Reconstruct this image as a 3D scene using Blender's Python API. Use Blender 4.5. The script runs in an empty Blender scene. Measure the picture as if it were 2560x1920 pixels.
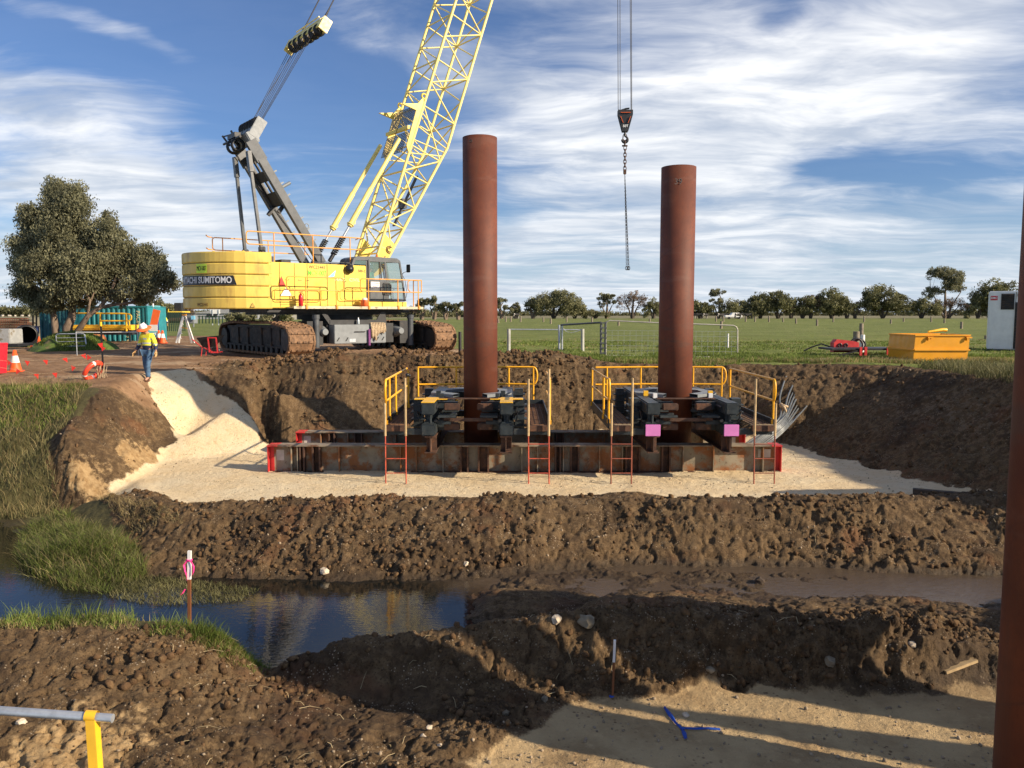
import bpy, bmesh, math, random
import numpy as np
from mathutils import Vector, Matrix, Quaternion
from mathutils.geometry import delaunay_2d_cdt
R=math.radians; rnd=random.Random(7); npr=np.random.RandomState(11)
scn=bpy.context.scene; col=scn.collection
# ---------------------------------------------------------------- camera, sky, sun, exposure
CH=1.75; FL=2000.0; PITCH=R(5.0)
cd=bpy.data.cameras.new('camera'); cam=bpy.data.objects.new('camera',cd); col.objects.link(cam)
cam.location=(0,0,CH); cam.rotation_euler=(R(90)-PITCH,0,0)
cd.sensor_width=36; cd.lens=36*FL/2560; cd.clip_end=9000; cd.clip_start=.1; scn.camera=cam
SAZ=R(22); SEL=R(25)
SV=Vector((math.cos(SAZ)*math.cos(SEL),-math.sin(SAZ)*math.cos(SEL),math.sin(SEL)))
sl=bpy.data.lights.new('sun','SUN'); sl.energy=5.0; sl.angle=R(.55); sl.color=(1,.83,.62)
so=bpy.data.objects.new('sun',sl); col.objects.link(so); so.rotation_euler=SV.to_track_quat('Z','Y').to_euler(); so.location=(30,-12,40)
scn.view_settings.view_transform='Standard'; scn.view_settings.look='None'; scn.view_settings.gamma=1
scn.view_settings.exposure=0.60; scn.view_settings.use_curve_mapping=False
w=bpy.data.worlds.new('World'); scn.world=w; w.use_nodes=True
class NG:
    def __init__(s,nt): s.nt=nt; s.n=nt.nodes; s.l=nt.links
    def N(s,t,**k):
        o=s.n.new(t)
        for a,b in k.items(): setattr(o,a,b)
        return o
    def _in(s,sock,v):
        if hasattr(v,'node') or isinstance(v,bpy.types.NodeSocket): s.l.new(v,sock)
        elif v is not None: sock.default_value=v
    def M(s,op,a,b=None,c=None,clamp=False):
        o=s.N('ShaderNodeMath',operation=op,use_clamp=clamp); s._in(o.inputs[0],a)
        if b is not None: s._in(o.inputs[1],b)
        if c is not None: s._in(o.inputs[2],c)
        return o.outputs[0]
    def V(s,op,a,b=None):
        o=s.N('ShaderNodeVectorMath',operation=op); s._in(o.inputs[0],a)
        if b is not None: s._in(o.inputs[1],b)
        return o.outputs[0]
    def noise(s,vec,scale,detail=4,rough=.55,dist=0,col=False):
        o=s.N('ShaderNodeTexNoise'); s._in(o.inputs['Vector'],vec); o.inputs['Scale'].default_value=scale
        o.inputs['Detail'].default_value=detail; o.inputs['Roughness'].default_value=rough; o.inputs['Distortion'].default_value=dist
        return o.outputs['Color' if col else 'Fac']
    def ramp(s,f,a,b,lo=0.,hi=1.):
        o=s.N('ShaderNodeMapRange',interpolation_type='SMOOTHSTEP'); s._in(o.inputs[0],f)
        for i,v in zip((1,2,3,4),(a,b,lo,hi)): s._in(o.inputs[i],v)
        return o.outputs[0]
    def mix(s,f,a,b,mode='MIX'):
        o=s.N('ShaderNodeMix',data_type='RGBA',blend_type=mode); s._in(o.inputs[0],f)
        for i,v in ((6,a),(7,b)):
            if isinstance(v,(tuple,list)): o.inputs[i].default_value=(*v[:3],1)
            else: s.l.new(v,o.inputs[i])
        return o.outputs[2]
    def attr(s,name): return s.N('ShaderNodeAttribute',attribute_name=name).outputs['Fac']
g=NG(w.node_tree); g.n.clear()
sky=g.N('ShaderNodeTexSky',sky_type='NISHITA'); sky.sun_disc=False; sky.sun_elevation=SEL; sky.sun_rotation=R(112)
sky.altitude=50; sky.air_density=1.0; sky.dust_density=.6; sky.ozone_density=2.5
tc=g.N('ShaderNodeTexCoord').outputs['Generated']
sp=g.N('ShaderNodeSeparateXYZ'); g.l.new(tc,sp.inputs[0]); dx,dy,dz=sp.outputs
zz=g.M('MAXIMUM',dz,0.0); iz=g.M('DIVIDE',1.0,g.M('ADD',zz,.10))
cx=g.N('ShaderNodeCombineXYZ'); g.l.new(g.M('MULTIPLY',dx,iz),cx.inputs[0]); g.l.new(g.M('MULTIPLY',dy,iz),cx.inputs[1])
pl=cx.outputs[0]
wa=g.noise(pl,.8,3,.5,col=True); plw=g.V('ADD',pl,g.V('MULTIPLY',g.V('SUBTRACT',wa,(.5,.5,.5)),(1.1,.8,0)))
rot=g.N('ShaderNodeMapping'); g.l.new(plw,rot.inputs[0]); rot.inputs['Rotation'].default_value=(0,0,R(-14)); rot.inputs['Scale'].default_value=(.62,1.15,1)
n1=g.noise(rot.outputs[0],1.5,9,.60); 
r2=g.N('ShaderNodeMapping'); g.l.new(plw,r2.inputs[0]); r2.inputs['Rotation'].default_value=(0,0,R(25)); r2.inputs['Scale'].default_value=(.9,2.6,1)
n2=g.noise(r2.outputs[0],3.0,7,.62)
az=g.M('ARCTAN2',dx,dy); el=g.M('ARCSINE',dz)
wz=g.noise(tc,3.2,4,.55,col=True); ws=g.N('ShaderNodeSeparateXYZ'); g.l.new(wz,ws.inputs[0])
azw=g.M('ADD',az,g.M('MULTIPLY_ADD',ws.outputs[0],.30,-.15)); elw=g.M('ADD',el,g.M('MULTIPLY_ADD',ws.outputs[1],.13,-.065))
def gauss(a0,e0,ra,re,amp,tilt=0):   # soft patch of more (or less) cloud round an azimuth / elevation, degrees
    da=g.M('SUBTRACT',azw,R(a0)); de=g.M('SUBTRACT',elw,R(e0)); c,s_=math.cos(R(tilt)),math.sin(R(tilt))
    u=g.M('DIVIDE',g.M('ADD',g.M('MULTIPLY',da,c),g.M('MULTIPLY',de,s_)),R(ra)); v=g.M('DIVIDE',g.M('SUBTRACT',g.M('MULTIPLY',de,c),g.M('MULTIPLY',da,s_)),R(re))
    q=g.M('ADD',g.M('MULTIPLY',u,u),g.M('MULTIPLY',v,v)); return g.M('MULTIPLY',g.M('EXPONENT',g.M('MULTIPLY',q,-1.0)),amp)
CL=[(-26,19,9,4.5,-.34,0),(-14,14,8,3.5,-.32,-20),(-24,16.5,7,.9,.30,-12),(-27,9.5,8,3.2,.30,-8),(-24,5,8,1.6,.10,0),
    (-8,17,9,2.0,.12,-18),(-3,20,7,3,.02,0),(10,12,13,3.6,.34,0),(24,15,9,3.6,.36,8),(17,20,4,2.2,-.30,-12),(2,16.5,5,1.8,-.06,-15),
    (24,9.3,6,1.1,-.30,-14),(5,6.2,12,1.2,.18,6),(17,5.5,9,1.3,.22,4),(12,8.6,9,.8,-.12,6),(-2,10,4,2.0,-.03,0),(8,3.4,14,.7,-.16,0),(-12,6,8,2.0,.10,0),(0,1.5,45,2.4,.26,0),(14,9,14,8,.10,0),(-22,6.5,9,2.2,.14,0)]
bias=None
for c in CL:
    q=gauss(*c); bias=q if bias is None else g.M('ADD',bias,q)
den=g.M('ADD',g.M('ADD',g.M('MULTIPLY',n1,.85),g.M('MULTIPLY',n2,.32)),bias)
cf=g.ramp(den,.46,.92,.03,.97)
shade=g.ramp(g.noise(rot.outputs[0],2.6,5,.6),.3,.72)
wt=g.mix(g.ramp(el,0,.42),(.37,.43,.51),(.33,.37,.46)); wt2=g.mix(g.ramp(el,0,.42),(.62,.64,.67),(.86,.85,.83))
cc=g.mix(shade,wt,wt2)
skyc=g.mix(1.0,sky.outputs[0],(.072,.072,.072),'MULTIPLY')
skyd=g.mix(1.0,skyc,(.64,.80,1.08),'MULTIPLY'); skyd=g.mix(g.ramp(el,.16,0.0,0,.75),skyd,(.36,.46,.57))
fin=g.mix(cf,skyd,cc)
bg=g.N('ShaderNodeBackground'); g.l.new(fin,bg.inputs[0]); bg.inputs[1].default_value=1.0
wo=g.N('ShaderNodeOutputWorld'); g.l.new(bg.outputs[0],wo.inputs[0])
# ---------------------------------------------------------------- pixel to point helpers (set-out only)
DS=2560/2212.0
def ray(px,py):
    a=(px-1280)/FL; b=-(py-960)/FL
    return a, math.cos(PITCH)+b*math.sin(PITCH), -math.sin(PITCH)+b*math.cos(PITCH)
def atz(px,py,z): d=ray(px,py); t=(z-CH)/d[2]; return Vector((d[0]*t,d[1]*t,z))
def aty(px,py,y): d=ray(px,py); t=y/d[1]; return Vector((d[0]*t,y,CH+d[2]*t))
def D(dx_,dy_,z): return atz(dx_*DS,dy_*DS,z)
def DY(dx_,dy_,y): return aty(dx_*DS,dy_*DS,y)
# ---------------------------------------------------------------- materials
MATS={}
def newmat(name):
    m=bpy.data.materials.new(name); m.use_nodes=True; MATS[name]=m; gg=NG(m.node_tree); gg.bs=gg.n['Principled BSDF']; return m,gg
def mat(name,c,rough=.6,metal=0.,var=.15,vs=3.,c2=None,c2s=4.,c2t=(.5,.65),bump=.0,bs_=40.,spec=None,stretch=None):
    m,gg=newmat(name); bs=gg.bs; t=gg.N('ShaderNodeTexCoord').outputs['Object']
    if stretch: mp=gg.N('ShaderNodeMapping'); gg.l.new(t,mp.inputs[0]); mp.inputs['Scale'].default_value=stretch; t2=mp.outputs[0]
    else: t2=t
    a=tuple(x*(1-var) for x in c); b=tuple(min(1,x*(1+var)) for x in c)
    cc=gg.mix(gg.ramp(gg.noise(t2,vs,5,.6),.35,.65),a,b)
    if c2 is not None: cc=gg.mix(gg.ramp(gg.noise(t2,c2s,7,.65),c2t[0],c2t[1]),cc,c2)
    gg.l.new(cc,bs.inputs['Base Color']); bs.inputs['Metallic'].default_value=metal
    rr=gg.ramp(gg.noise(t,vs*2.3,4),.3,.7,max(.02,rough-.1),min(1,rough+.1)); gg.l.new(rr,bs.inputs['Roughness'])
    if spec is not None: bs.inputs['Specular IOR Level'].default_value=spec
    if bump: 
        bn=gg.N('ShaderNodeBump'); bn.inputs['Strength'].default_value=bump; bn.inputs['Distance'].default_value=.02
        gg.l.new(gg.noise(t,bs_,5,.6),bn.inputs['Height']); gg.l.new(bn.outputs[0],bs.inputs['Normal'])
    return m
yel=mat('crane_yellow_paint',(.80,.58,.075),.38,var=.06,vs=1.2,c2=(.45,.28,.07),c2s=2.0,c2t=(.54,.85),stretch=(1,1,.35))
cwy=mat('counterweight_yellow',(.70,.50,.10),.42,var=.08,vs=1.0,c2=(.34,.19,.06),c2s=1.6,c2t=(.48,.80),stretch=(1,1,.3))
boomy=mat('boom_pale_yellow',(.82,.66,.20),.4,var=.08,vs=2,c2=(.40,.26,.10),c2s=3,c2t=(.66,.85))
gry=mat('crane_grey_paint',(.075,.083,.09),.42,var=.15,vs=2,c2=(.16,.12,.08),c2s=3,c2t=(.62,.85))
gryl=mat('light_grey_paint',(.20,.22,.23),.45,var=.1,c2=(.2,.15,.1),c2s=3,c2t=(.62,.85))
blk=mat('black_steel',(.018,.019,.021),.5,var=.3,c2=(.06,.045,.035),c2s=4,c2t=(.55,.75))
drk=mat('frame_black_paint',(.024,.032,.036),.45,var=.25,vs=5,c2=(.14,.11,.075),c2s=6,c2t=(.56,.80))
mudst=mat('muddy_track_steel',(.22,.125,.065),.85,var=.3,vs=6,c2=(.10,.06,.035),c2s=9,bump=.5,bs_=30)
orr=mat('orange_handrail',(.80,.34,.045),.45,var=.08,c2=(.45,.22,.08),c2s=8,c2t=(.6,.8))
yrl=mat('yellow_handrail',(.85,.48,.025),.4,var=.08,vs=6,c2=(.40,.22,.05),c2s=9,c2t=(.62,.8))
ylf=mat('lower_rail_yellow',(.85,.42,.02),.38,var=.06,vs=6,c2=(.5,.25,.04),c2s=14,c2t=(.66,.8))
rust=None
m,gg=newmat('rusty_pile_steel'); bs=gg.bs; t=gg.N('ShaderNodeTexCoord').outputs['Object']
c=gg.mix(gg.ramp(gg.noise(t,1.3,6,.6),.3,.7),(.095,.022,.009),(.155,.039,.014)); c=gg.mix(gg.ramp(gg.noise(t,14,6,.7),.45,.75),c,(.095,.024,.011))
mp=gg.N('ShaderNodeMapping'); gg.l.new(t,mp.inputs[0]); mp.inputs['Scale'].default_value=(.6,.6,3.0)
c=gg.mix(gg.M('MULTIPLY',gg.ramp(gg.noise(mp.outputs[0],1.0,3,.5),.58,.66),.45),c,(.14,.055,.035))
c=gg.mix(gg.ramp(gg.noise(gg.V('ADD',t,(4,9,2)),3.2,8,.75),.70,.76),c,(.42,.26,.18))
c=gg.mix(gg.ramp(gg.noise(gg.V('ADD',t,(14,1,7)),1.4,7,.7),.70,.78),c,(.10,.115,.12))
sz_=gg.N('ShaderNodeSeparateXYZ'); gg.l.new(t,sz_.inputs[0]); at_=gg.M('ARCTAN2',sz_.outputs[0],sz_.outputs[1]); sp_=gg.M('FRACT',gg.M('ADD',gg.M('DIVIDE',sz_.outputs[2],1.55),gg.M('DIVIDE',at_,6.2832)))
seam=gg.M('MULTIPLY',gg.ramp(gg.M('ABSOLUTE',gg.M('SUBTRACT',sp_,.5)),.012,.006),gg.M('MULTIPLY_ADD',gg.noise(t,3,4),1.2,-.2),clamp=True); c=gg.mix(seam,c,(.07,.022,.012))
mq=gg.N('ShaderNodeMapping'); gg.l.new(t,mq.inputs[0]); mq.inputs['Scale'].default_value=(2.5,2.5,.22); c=gg.mix(gg.M('MULTIPLY',gg.ramp(gg.noise(mq.outputs[0],2.2,6,.65),.50,.72),.6),c,(.10,.035,.018))
mq2=gg.N('ShaderNodeMapping'); gg.l.new(t,mq2.inputs[0]); mq2.inputs['Scale'].default_value=(.3,.3,1.1); c=gg.mix(gg.M('MULTIPLY',gg.ramp(gg.noise(mq2.outputs[0],.9,4,.6),.57,.62),.7),c,(.085,.038,.024))
gg.l.new(c,bs.inputs['Base Color']); bs.inputs['Roughness'].default_value=.68; bs.inputs['Metallic'].default_value=.0
bn=gg.N('ShaderNodeBump'); bn.inputs['Strength'].default_value=.3; bn.inputs['Distance'].default_value=.01; gg.l.new(gg.noise(t,60,4),bn.inputs['Height']); gg.l.new(bn.outputs[0],bs.inputs['Normal'])
rust=m
m,gg=newmat('weathered_girder_paint'); bs=gg.bs; t=gg.N('ShaderNodeTexCoord').outputs['Object']
c=gg.mix(gg.ramp(gg.noise(t,1.5,4,.6),.3,.7),(.19,.165,.115),(.31,.27,.20)); c=gg.mix(gg.ramp(gg.noise(gg.V('ADD',t,(3,1,0)),1.7,8,.72),.45,.60),c,(.25,.095,.028))
c=gg.mix(gg.ramp(gg.noise(t,5,6,.7),.55,.70),c,(.07,.035,.02)); gg.l.new(c,bs.inputs['Base Color']); bs.inputs['Roughness'].default_value=.7
gird=m
dkr=mat('dark_rusty_steel',(.075,.038,.024),.75,var=.35,vs=5,c2=(.15,.065,.03),c2s=7)
redp=mat('red_paint',(.55,.035,.035),.5,c2=(.25,.06,.04),c2s=7,c2t=(.6,.75)); redl=mat('red_ladder_paint',(.50,.085,.045),.5,var=.2,c2=(.22,.07,.04),c2s=8)
pink=mat('pink_paint',(.62,.20,.52),.6,var=.06); wht=mat('white_paint',(.78,.78,.76),.5,var=.05,c2=(.5,.48,.44),c2s=6,c2t=(.64,.85))
galv=mat('galvanised_steel',(.46,.49,.52),.38,.55,var=.15,vs=12); alu=mat('aluminium',(.62,.62,.60),.35,.6,var=.08)
wood=mat('weathered_timber',(.22,.16,.10),.85,var=.3,vs=6,stretch=(1,1,.2),bump=.3); woodl=mat('pale_grab_post',(.46,.33,.17),.7,var=.2,vs=6)
woodd=mat('dark_timber',(.055,.038,.026),.85,var=.3,vs=6,bump=.4); postg=mat('grey_fence_post',(.24,.20,.15),.9,var=.25,vs=5)
stk=mat('varnished_stake_wood',(.20,.075,.03),.5,var=.25,vs=8,stretch=(1,1,.1))
hose=mat('hydraulic_hose',(.16,.175,.18),.35,.3,var=.15); rope=mat('wire_rope',(.030,.030,.034),.6,.0,var=.2,vs=30)
grate=mat('rusty_mesh_deck',(.22,.11,.05),.75,var=.3,vs=9,bump=.5,bs_=50)
sand=mat('muddy_deck_plate',(.30,.23,.14),.85,var=.2,vs=5)
skip=mat('orange_skip_paint',(.82,.36,.012),.45,var=.05,vs=2,c2=(.45,.2,.04),c2s=4,c2t=(.66,.85),bump=.03,bs_=3)
teal=mat('teal_container_paint',(.022,.21,.245),.5,var=.12,c2=(.12,.14,.12),c2s=2.5,c2t=(.6,.8)); teal2=mat('pale_teal_paint',(.16,.42,.46),.5,var=.1)
conem=mat('cone_orange',(.85,.11,.02),.5,var=.08); conew=mat('cone_reflective_white',(.80,.78,.74),.35,var=.05)
flagm=mat('flag_red',(.85,.045,.03),.6,var=.06); binr=mat('bin_red',(.60,.02,.035),.35,var=.06); ring=mat('buoy_red',(.78,.07,.03),.4,var=.08)
blk2=mat('black_plastic',(.015,.015,.017),.4,var=.2); blue=mat('blue_plastic',(.02,.10,.42),.45,var=.1); dblue=mat('dark_blue_steel',(.02,.045,.16),.5,var=.2)
pinkr=mat('pink_ribbon',(.85,.03,.25),.5,var=.05); bpaint=mat('blue_ribbon',(.005,.06,.36),.5,var=.15,vs=12)
skin=mat('skin',(.42,.22,.15),.55,var=.05); hiv=mat('hi_vis_yellow',(.82,.80,.05),.75,var=.08,vs=8); navy=mat('navy_cloth',(.018,.026,.065),.8,var=.2,vs=9)
denim=mat('denim',(.055,.115,.20),.85,var=.25,vs=9); refl=mat('reflective_tape',(.50,.52,.54),.3,.3,var=.05); glove=mat('leather_glove',(.50,.31,.13),.7)
boot=mat('brown_boot',(.11,.055,.03),.6); hato=mat('orange_brim',(.90,.17,.03),.6,var=.05); hatw=mat('white_hard_hat',(.85,.85,.83),.3,var=.03)
rock=mat('pale_stone',(.55,.46,.34),.85,var=.25,vs=6,bump=.5,bs_=12); limeyel=mat('lime_yellow_plate',(.62,.85,.05),.4,var=.03); txtk=mat('black_lettering',(.012,.012,.012),.5,var=.05)
txtg=mat('green_lettering',(.18,.62,.03),.45,var=.05); txtw=mat('white_lettering',(.82,.82,.80),.5,var=.03); txtb=mat('brown_lettering',(.20,.12,.03),.5,var=.05)
txtl=mat('pale_lettering',(.80,.74,.42),.5,var=.05); lblue=mat('light_blue_logo',(.25,.62,.85),.5,var=.05); orst=mat('hook_orange',(.88,.16,.04),.5,var=.05)
ropef=mat('fibre_rope',(.46,.35,.22),.8,var=.3,vs=20); cowm=mat('cow_hide',(.03,.028,.026),.8,var=.2,c2=(.55,.52,.48),c2s=1.4,c2t=(.55,.58))
bldm=mat('shed_wall',(.50,.46,.38),.7); roofm=mat('shed_roof',(.32,.33,.34),.5); straw=mat('dry_stem',(.42,.33,.18),.8,var=.2)
m,gg=newmat('tinted_cab_glass'); gg.bs.inputs['Base Color'].default_value=(.22,.34,.34,1); gg.bs.inputs['Roughness'].default_value=.06; gg.bs.inputs['Transmission Weight'].default_value=.0; gg.bs.inputs['Alpha'].default_value=.45; glass=m
# leaf materials
def leafmat(name,c,c2,tr=.25):
    m,gg=newmat(name); t=gg.N('ShaderNodeTexCoord').outputs['Object']
    cc=gg.mix(gg.ramp(gg.noise(t,2.0,3,.6),.35,.65),c,c2); cc=gg.mix(gg.ramp(gg.attr('tone'),0,1),cc,tuple(min(1,x*1.9) for x in c2))
    gg.l.new(cc,gg.bs.inputs['Base Color']); gg.bs.inputs['Roughness'].default_value=.62; gg.bs.inputs['Specular IOR Level'].default_value=.3
    tl=gg.N('ShaderNodeBsdfTranslucent'); gg.l.new(cc,tl.inputs[0]); ms=gg.N('ShaderNodeMixShader'); ms.inputs[0].default_value=tr
    gg.l.new(gg.bs.outputs[0],ms.inputs[1]); gg.l.new(tl.outputs[0],ms.inputs[2]); gg.l.new(ms.outputs[0],gg.n['Material Output'].inputs[0]); return m
leafA=leafmat('gum_leaf',(.115,.118,.068),(.175,.172,.10),.4); leafB=leafmat('dark_leaf',(.095,.10,.048),(.15,.148,.07),.35); leafC=leafmat('willow_leaf',(.14,.142,.072),(.20,.195,.10),.35)
leafD=leafmat('bare_twigs',(.13,.095,.07),(.18,.13,.095)); bark=mat('bark',(.17,.125,.09),.9,var=.35,vs=5,stretch=(1,1,.3),bump=.5,bs_=18); barkd=mat('dark_bark',(.07,.055,.042),.9,var=.3)
grassG=leafmat('green_grass_blade',(.085,.122,.020),(.140,.180,.038),.35); grassD=leafmat('dry_grass_blade',(.17,.13,.055),(.27,.21,.10),.3); grassM=leafmat('olive_grass_blade',(.085,.088,.030),(.15,.14,.06),.3)
# ---------------------------------------------------------------- mesh helpers
def mkobj(name,me,m,parent=None,smooth=False):
    o=bpy.data.objects.new(name,me); col.objects.link(o)
    if m is not None:
        for mm in (m if isinstance(m,(list,tuple)) else [m]): me.materials.append(mm)
    if parent is not None: o.parent=parent
    if smooth: me.polygons.foreach_set('use_smooth',[True]*len(me.polygons))
    return o
class MB:
    def __init__(s): s.v=[]; s.f=[]; s.mi=[]; s.sm=[]
    def add(s,vs,fs,mi=0,sm=False):
        b=len(s.v); s.v+=[tuple(v) for v in vs]; s.f+=[tuple(b+i for i in f) for f in fs]; s.mi+=[mi]*len(fs); s.sm+=[sm]*len(fs); return s
    def box(s,c,d,mi=0,rz=0,rot=None,bev=0):
        x,y,z=d[0]/2,d[1]/2,d[2]/2
        M=rot if rot is not None else Matrix.Rotation(rz,3,'Z'); c=Vector(c)
        if bev:
            b=min(bev,x*.9,y*.9,z*.9); vs=[]
            bm=bmesh.new(); bmesh.ops.create_cube(bm,size=1); bmesh.ops.scale(bm,vec=(2*x,2*y,2*z),verts=bm.verts)
            bmesh.ops.bevel(bm,geom=bm.edges[:],offset=b,segments=2,affect='EDGES'); bm.verts.index_update()
            vs=[c+M@v.co for v in bm.verts]; fs=[[v.index for v in f.verts] for f in bm.faces]; bm.free(); return s.add(vs,fs,mi)
        vs=[c+M@Vector(p) for p in ((-x,-y,-z),(x,-y,-z),(x,y,-z),(-x,y,-z),(-x,-y,z),(x,-y,z),(x,y,z),(-x,y,z))]
        return s.add(vs,[(0,3,2,1),(4,5,6,7),(0,1,5,4),(1,2,6,5),(2,3,7,6),(3,0,4,7)],mi)
    def b2(s,x0,x1,y0,y1,z0,z1,mi=0,bev=0): return s.box(((x0+x1)/2,(y0+y1)/2,(z0+z1)/2),(abs(x1-x0),abs(y1-y0),abs(z1-z0)),mi,bev=bev)
    def bar(s,p,q,w_,h,mi=0,up=(0,0,1)):
        p,q=Vector(p),Vector(q); d=q-p; L=d.length
        if L<1e-6: return s
        z=d/L; u=Vector(up)
        if abs(z.dot(u))>.98: u=Vector((0,1,0))
        x=u.cross(z).normalized(); y=z.cross(x); M=Matrix((x,y,z)).transposed(); return s.box((p+q)/2,(w_,h,L),mi,rot=M)
    def tube(s,pts,r,n=8,mi=0,cap=True,sm=True):
        pts=[Vector(p) for p in pts]; rs=r if isinstance(r,(list,tuple)) else [r]*len(pts); vs=[];fs=[]
        a=None
        for i,p in enumerate(pts):
            d=(pts[min(i+1,len(pts)-1)]-pts[max(i-1,0)]); d=d.normalized() if d.length>1e-9 else Vector((0,0,1))
            if a is None: a=d.orthogonal().normalized()
            else:
                a=(a-d*a.dot(d)); a=a.normalized() if a.length>1e-6 else d.orthogonal().normalized()
            b=d.cross(a)
            for k in range(n): t_=2*math.pi*k/n; vs.append(p+(a*math.cos(t_)+b*math.sin(t_))*rs[i])
        for i in range(len(pts)-1):
            for k in range(n): k2=(k+1)%n; fs.append((i*n+k,i*n+k2,(i+1)*n+k2,(i+1)*n+k))
        s.add(vs,fs,mi,sm)
        if cap: s.add(vs[:n],[tuple(range(n))[::-1]],mi); s.add(vs[-n:],[tuple(range(n))],mi)
        return s
    def prism(s,poly,z0,z1,mi=0,M=None):
        n=len(poly); vs=[Vector((p[0],p[1],z0)) for p in poly]+[Vector((p[0],p[1],z1)) for p in poly]
        if M is not None: vs=[M@v for v in vs]
        return s.add(vs,[tuple(range(n))[::-1],tuple(range(n,2*n))]+[(i,(i+1)%n,n+(i+1)%n,n+i) for i in range(n)],mi)
    def lathe(s,prof,c=(0,0,0),n=20,mi=0,M=None,sm=True,closed=False):
        c=Vector(c); vs=[];fs=[]
        for r_,z in prof:
            for k in range(n):
                t_=2*math.pi*k/n; v=Vector((r_*math.cos(t_),r_*math.sin(t_),z)); vs.append(c+(M@v if M is not None else v))
        for i in range(len(prof)-1):
            for k in range(n): k2=(k+1)%n; fs.append((i*n+k,i*n+k2,(i+1)*n+k2,(i+1)*n+k))
        return s.add(vs,fs,mi,sm)
    def ball(s,c,r,mi=0,n=10,sq=(1,1,1)):
        return s.lathe([(max(1e-4,math.sin(math.pi*i/8))*r,-math.cos(math.pi*i/8)*r*sq[2]) for i in range(9)],c,n,mi)
    def torus(s,c,R_,r_,n=20,k=8,mi=0,M=None,a0=0,a1=2*math.pi):
        full=abs(a1-a0-2*math.pi)<1e-6; m_=n if full else n+1; vs=[]; fs=[]
        for i in range(m_):
            a=a0+(a1-a0)*i/n
            for j in range(k):
                b=2*math.pi*j/k; v=Vector(((R_+r_*math.cos(b))*math.cos(a),(R_+r_*math.cos(b))*math.sin(a),r_*math.sin(b)))
                if M is not None: v=M@v
                vs.append(Vector(c)+v)
        for i in range(n):
            for j in range(k): i2=(i+1)%m_; j2=(j+1)%k; fs.append((i*k+j,i2*k+j,i2*k+j2,i*k+j2))
        return s.add(vs,fs,mi,True)
    def build(s,name,m,parent=None,loc=None):
        me=bpy.data.meshes.new(name); me.from_pydata(s.v,[],s.f)
        me.polygons.foreach_set('material_index',s.mi); me.polygons.foreach_set('use_smooth',s.sm)
        o=mkobj(name,me,m,parent)
        if loc is not None: o.location=loc
        return o
def tag(o,label=None,cat=None,group=None,kind=None):
    for k,v in (('label',label),('category',cat),('group',group),('kind',kind)):
        if v: o[k]=v
    return o
def thing(name,label,cat,loc=(0,0,0),rz=0,group=None):
    o=bpy.data.objects.new(name,None); col.objects.link(o); o.location=loc; o.rotation_euler=(0,0,rz); o.empty_display_size=.1
    return tag(o,label,cat,group)
def copy_tree(o,parent=None,top=True):
    c=o.copy(); col.objects.link(c)
    if parent is not None: c.parent=parent
    for ch in list(o.children): copy_tree(ch,c)
    return c
def arrmesh(name,V,F,k):   # V (n,3) float, F (m,k) int
    me=bpy.data.meshes.new(name); me.vertices.add(len(V)); me.vertices.foreach_set('co',np.ascontiguousarray(V,dtype=np.float32).ravel())
    me.loops.add(F.size); me.loops.foreach_set('vertex_index',np.ascontiguousarray(F,dtype=np.int32).ravel())
    me.polygons.add(len(F)); me.polygons.foreach_set('loop_start',np.arange(0,F.size,k,dtype=np.int32)); me.polygons.foreach_set('loop_total',np.full(len(F),k,dtype=np.int32))
    me.update(calc_edges=True); return me
def setattr_(me,name,a):
    at=me.attributes.new(name,'FLOAT','POINT'); at.data.foreach_set('value',np.ascontiguousarray(a,dtype=np.float32).ravel())
def text_mesh(txt,size,extr=.002,bold=.0,sx=1.0):
    cu=bpy.data.curves.new('t','FONT'); cu.body=txt; cu.size=size; cu.extrude=extr; cu.offset=bold; cu.align_x='CENTER'; cu.align_y='CENTER'; cu.resolution_u=3
    to=bpy.data.objects.new('t',cu); col.objects.link(to); dg=bpy.context.evaluated_depsgraph_get(); dg.update()
    me=bpy.data.meshes.new_from_object(to.evaluated_get(dg)); bpy.data.objects.remove(to)
    for v in me.vertices: v.co.x*=sx
    me.materials.clear(); return me
def lettering(txt,size,m,parent,loc,xdir,up=(0,0,1),bold=0.0,sx=1.0,name='lettering'):
    me=text_mesh(txt,size,bold=bold,sx=sx); x=Vector(xdir).normalized(); u=Vector(up).normalized(); n=x.cross(u).normalized(); u=n.cross(x)
    M=Matrix((x,u,n)).transposed()
    for v in me.vertices: v.co=Vector(loc)+M@v.co
    return mkobj(name,me,m,parent)
# ---------------------------------------------------------------- terrain
def h2(ix,iy,s):
    ix=ix.astype(np.int64); iy=iy.astype(np.int64); h=(ix*374761393+iy*668265263+s*974711)&0xFFFFFFFF
    h=((h^(h>>13))*1274126177)&0xFFFFFFFF; h=h^(h>>16); return (h&0xFFFFFF).astype(np.float64)/16777216.0
def vnoise(x,y,s=0):
    xi=np.floor(x);yi=np.floor(y); fx=x-xi;fy=y-yi; fx=fx*fx*fx*(fx*(fx*6-15)+10); fy=fy*fy*fy*(fy*(fy*6-15)+10)
    a=h2(xi,yi,s);b=h2(xi+1,yi,s);c=h2(xi,yi+1,s);d=h2(xi+1,yi+1,s); return a+(b-a)*fx+(c-a)*fy+(a-b-c+d)*fx*fy
def fbm(x,y,o=4,s=0,rg=.5):
    t=0;a=1;n=0
    for i in range(o):
        t=t+a*(vnoise(x*2**i+i*17.3,y*2**i-i*9.1,s+i)-.5); n+=a; a*=rg
    return t/n*2
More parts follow.
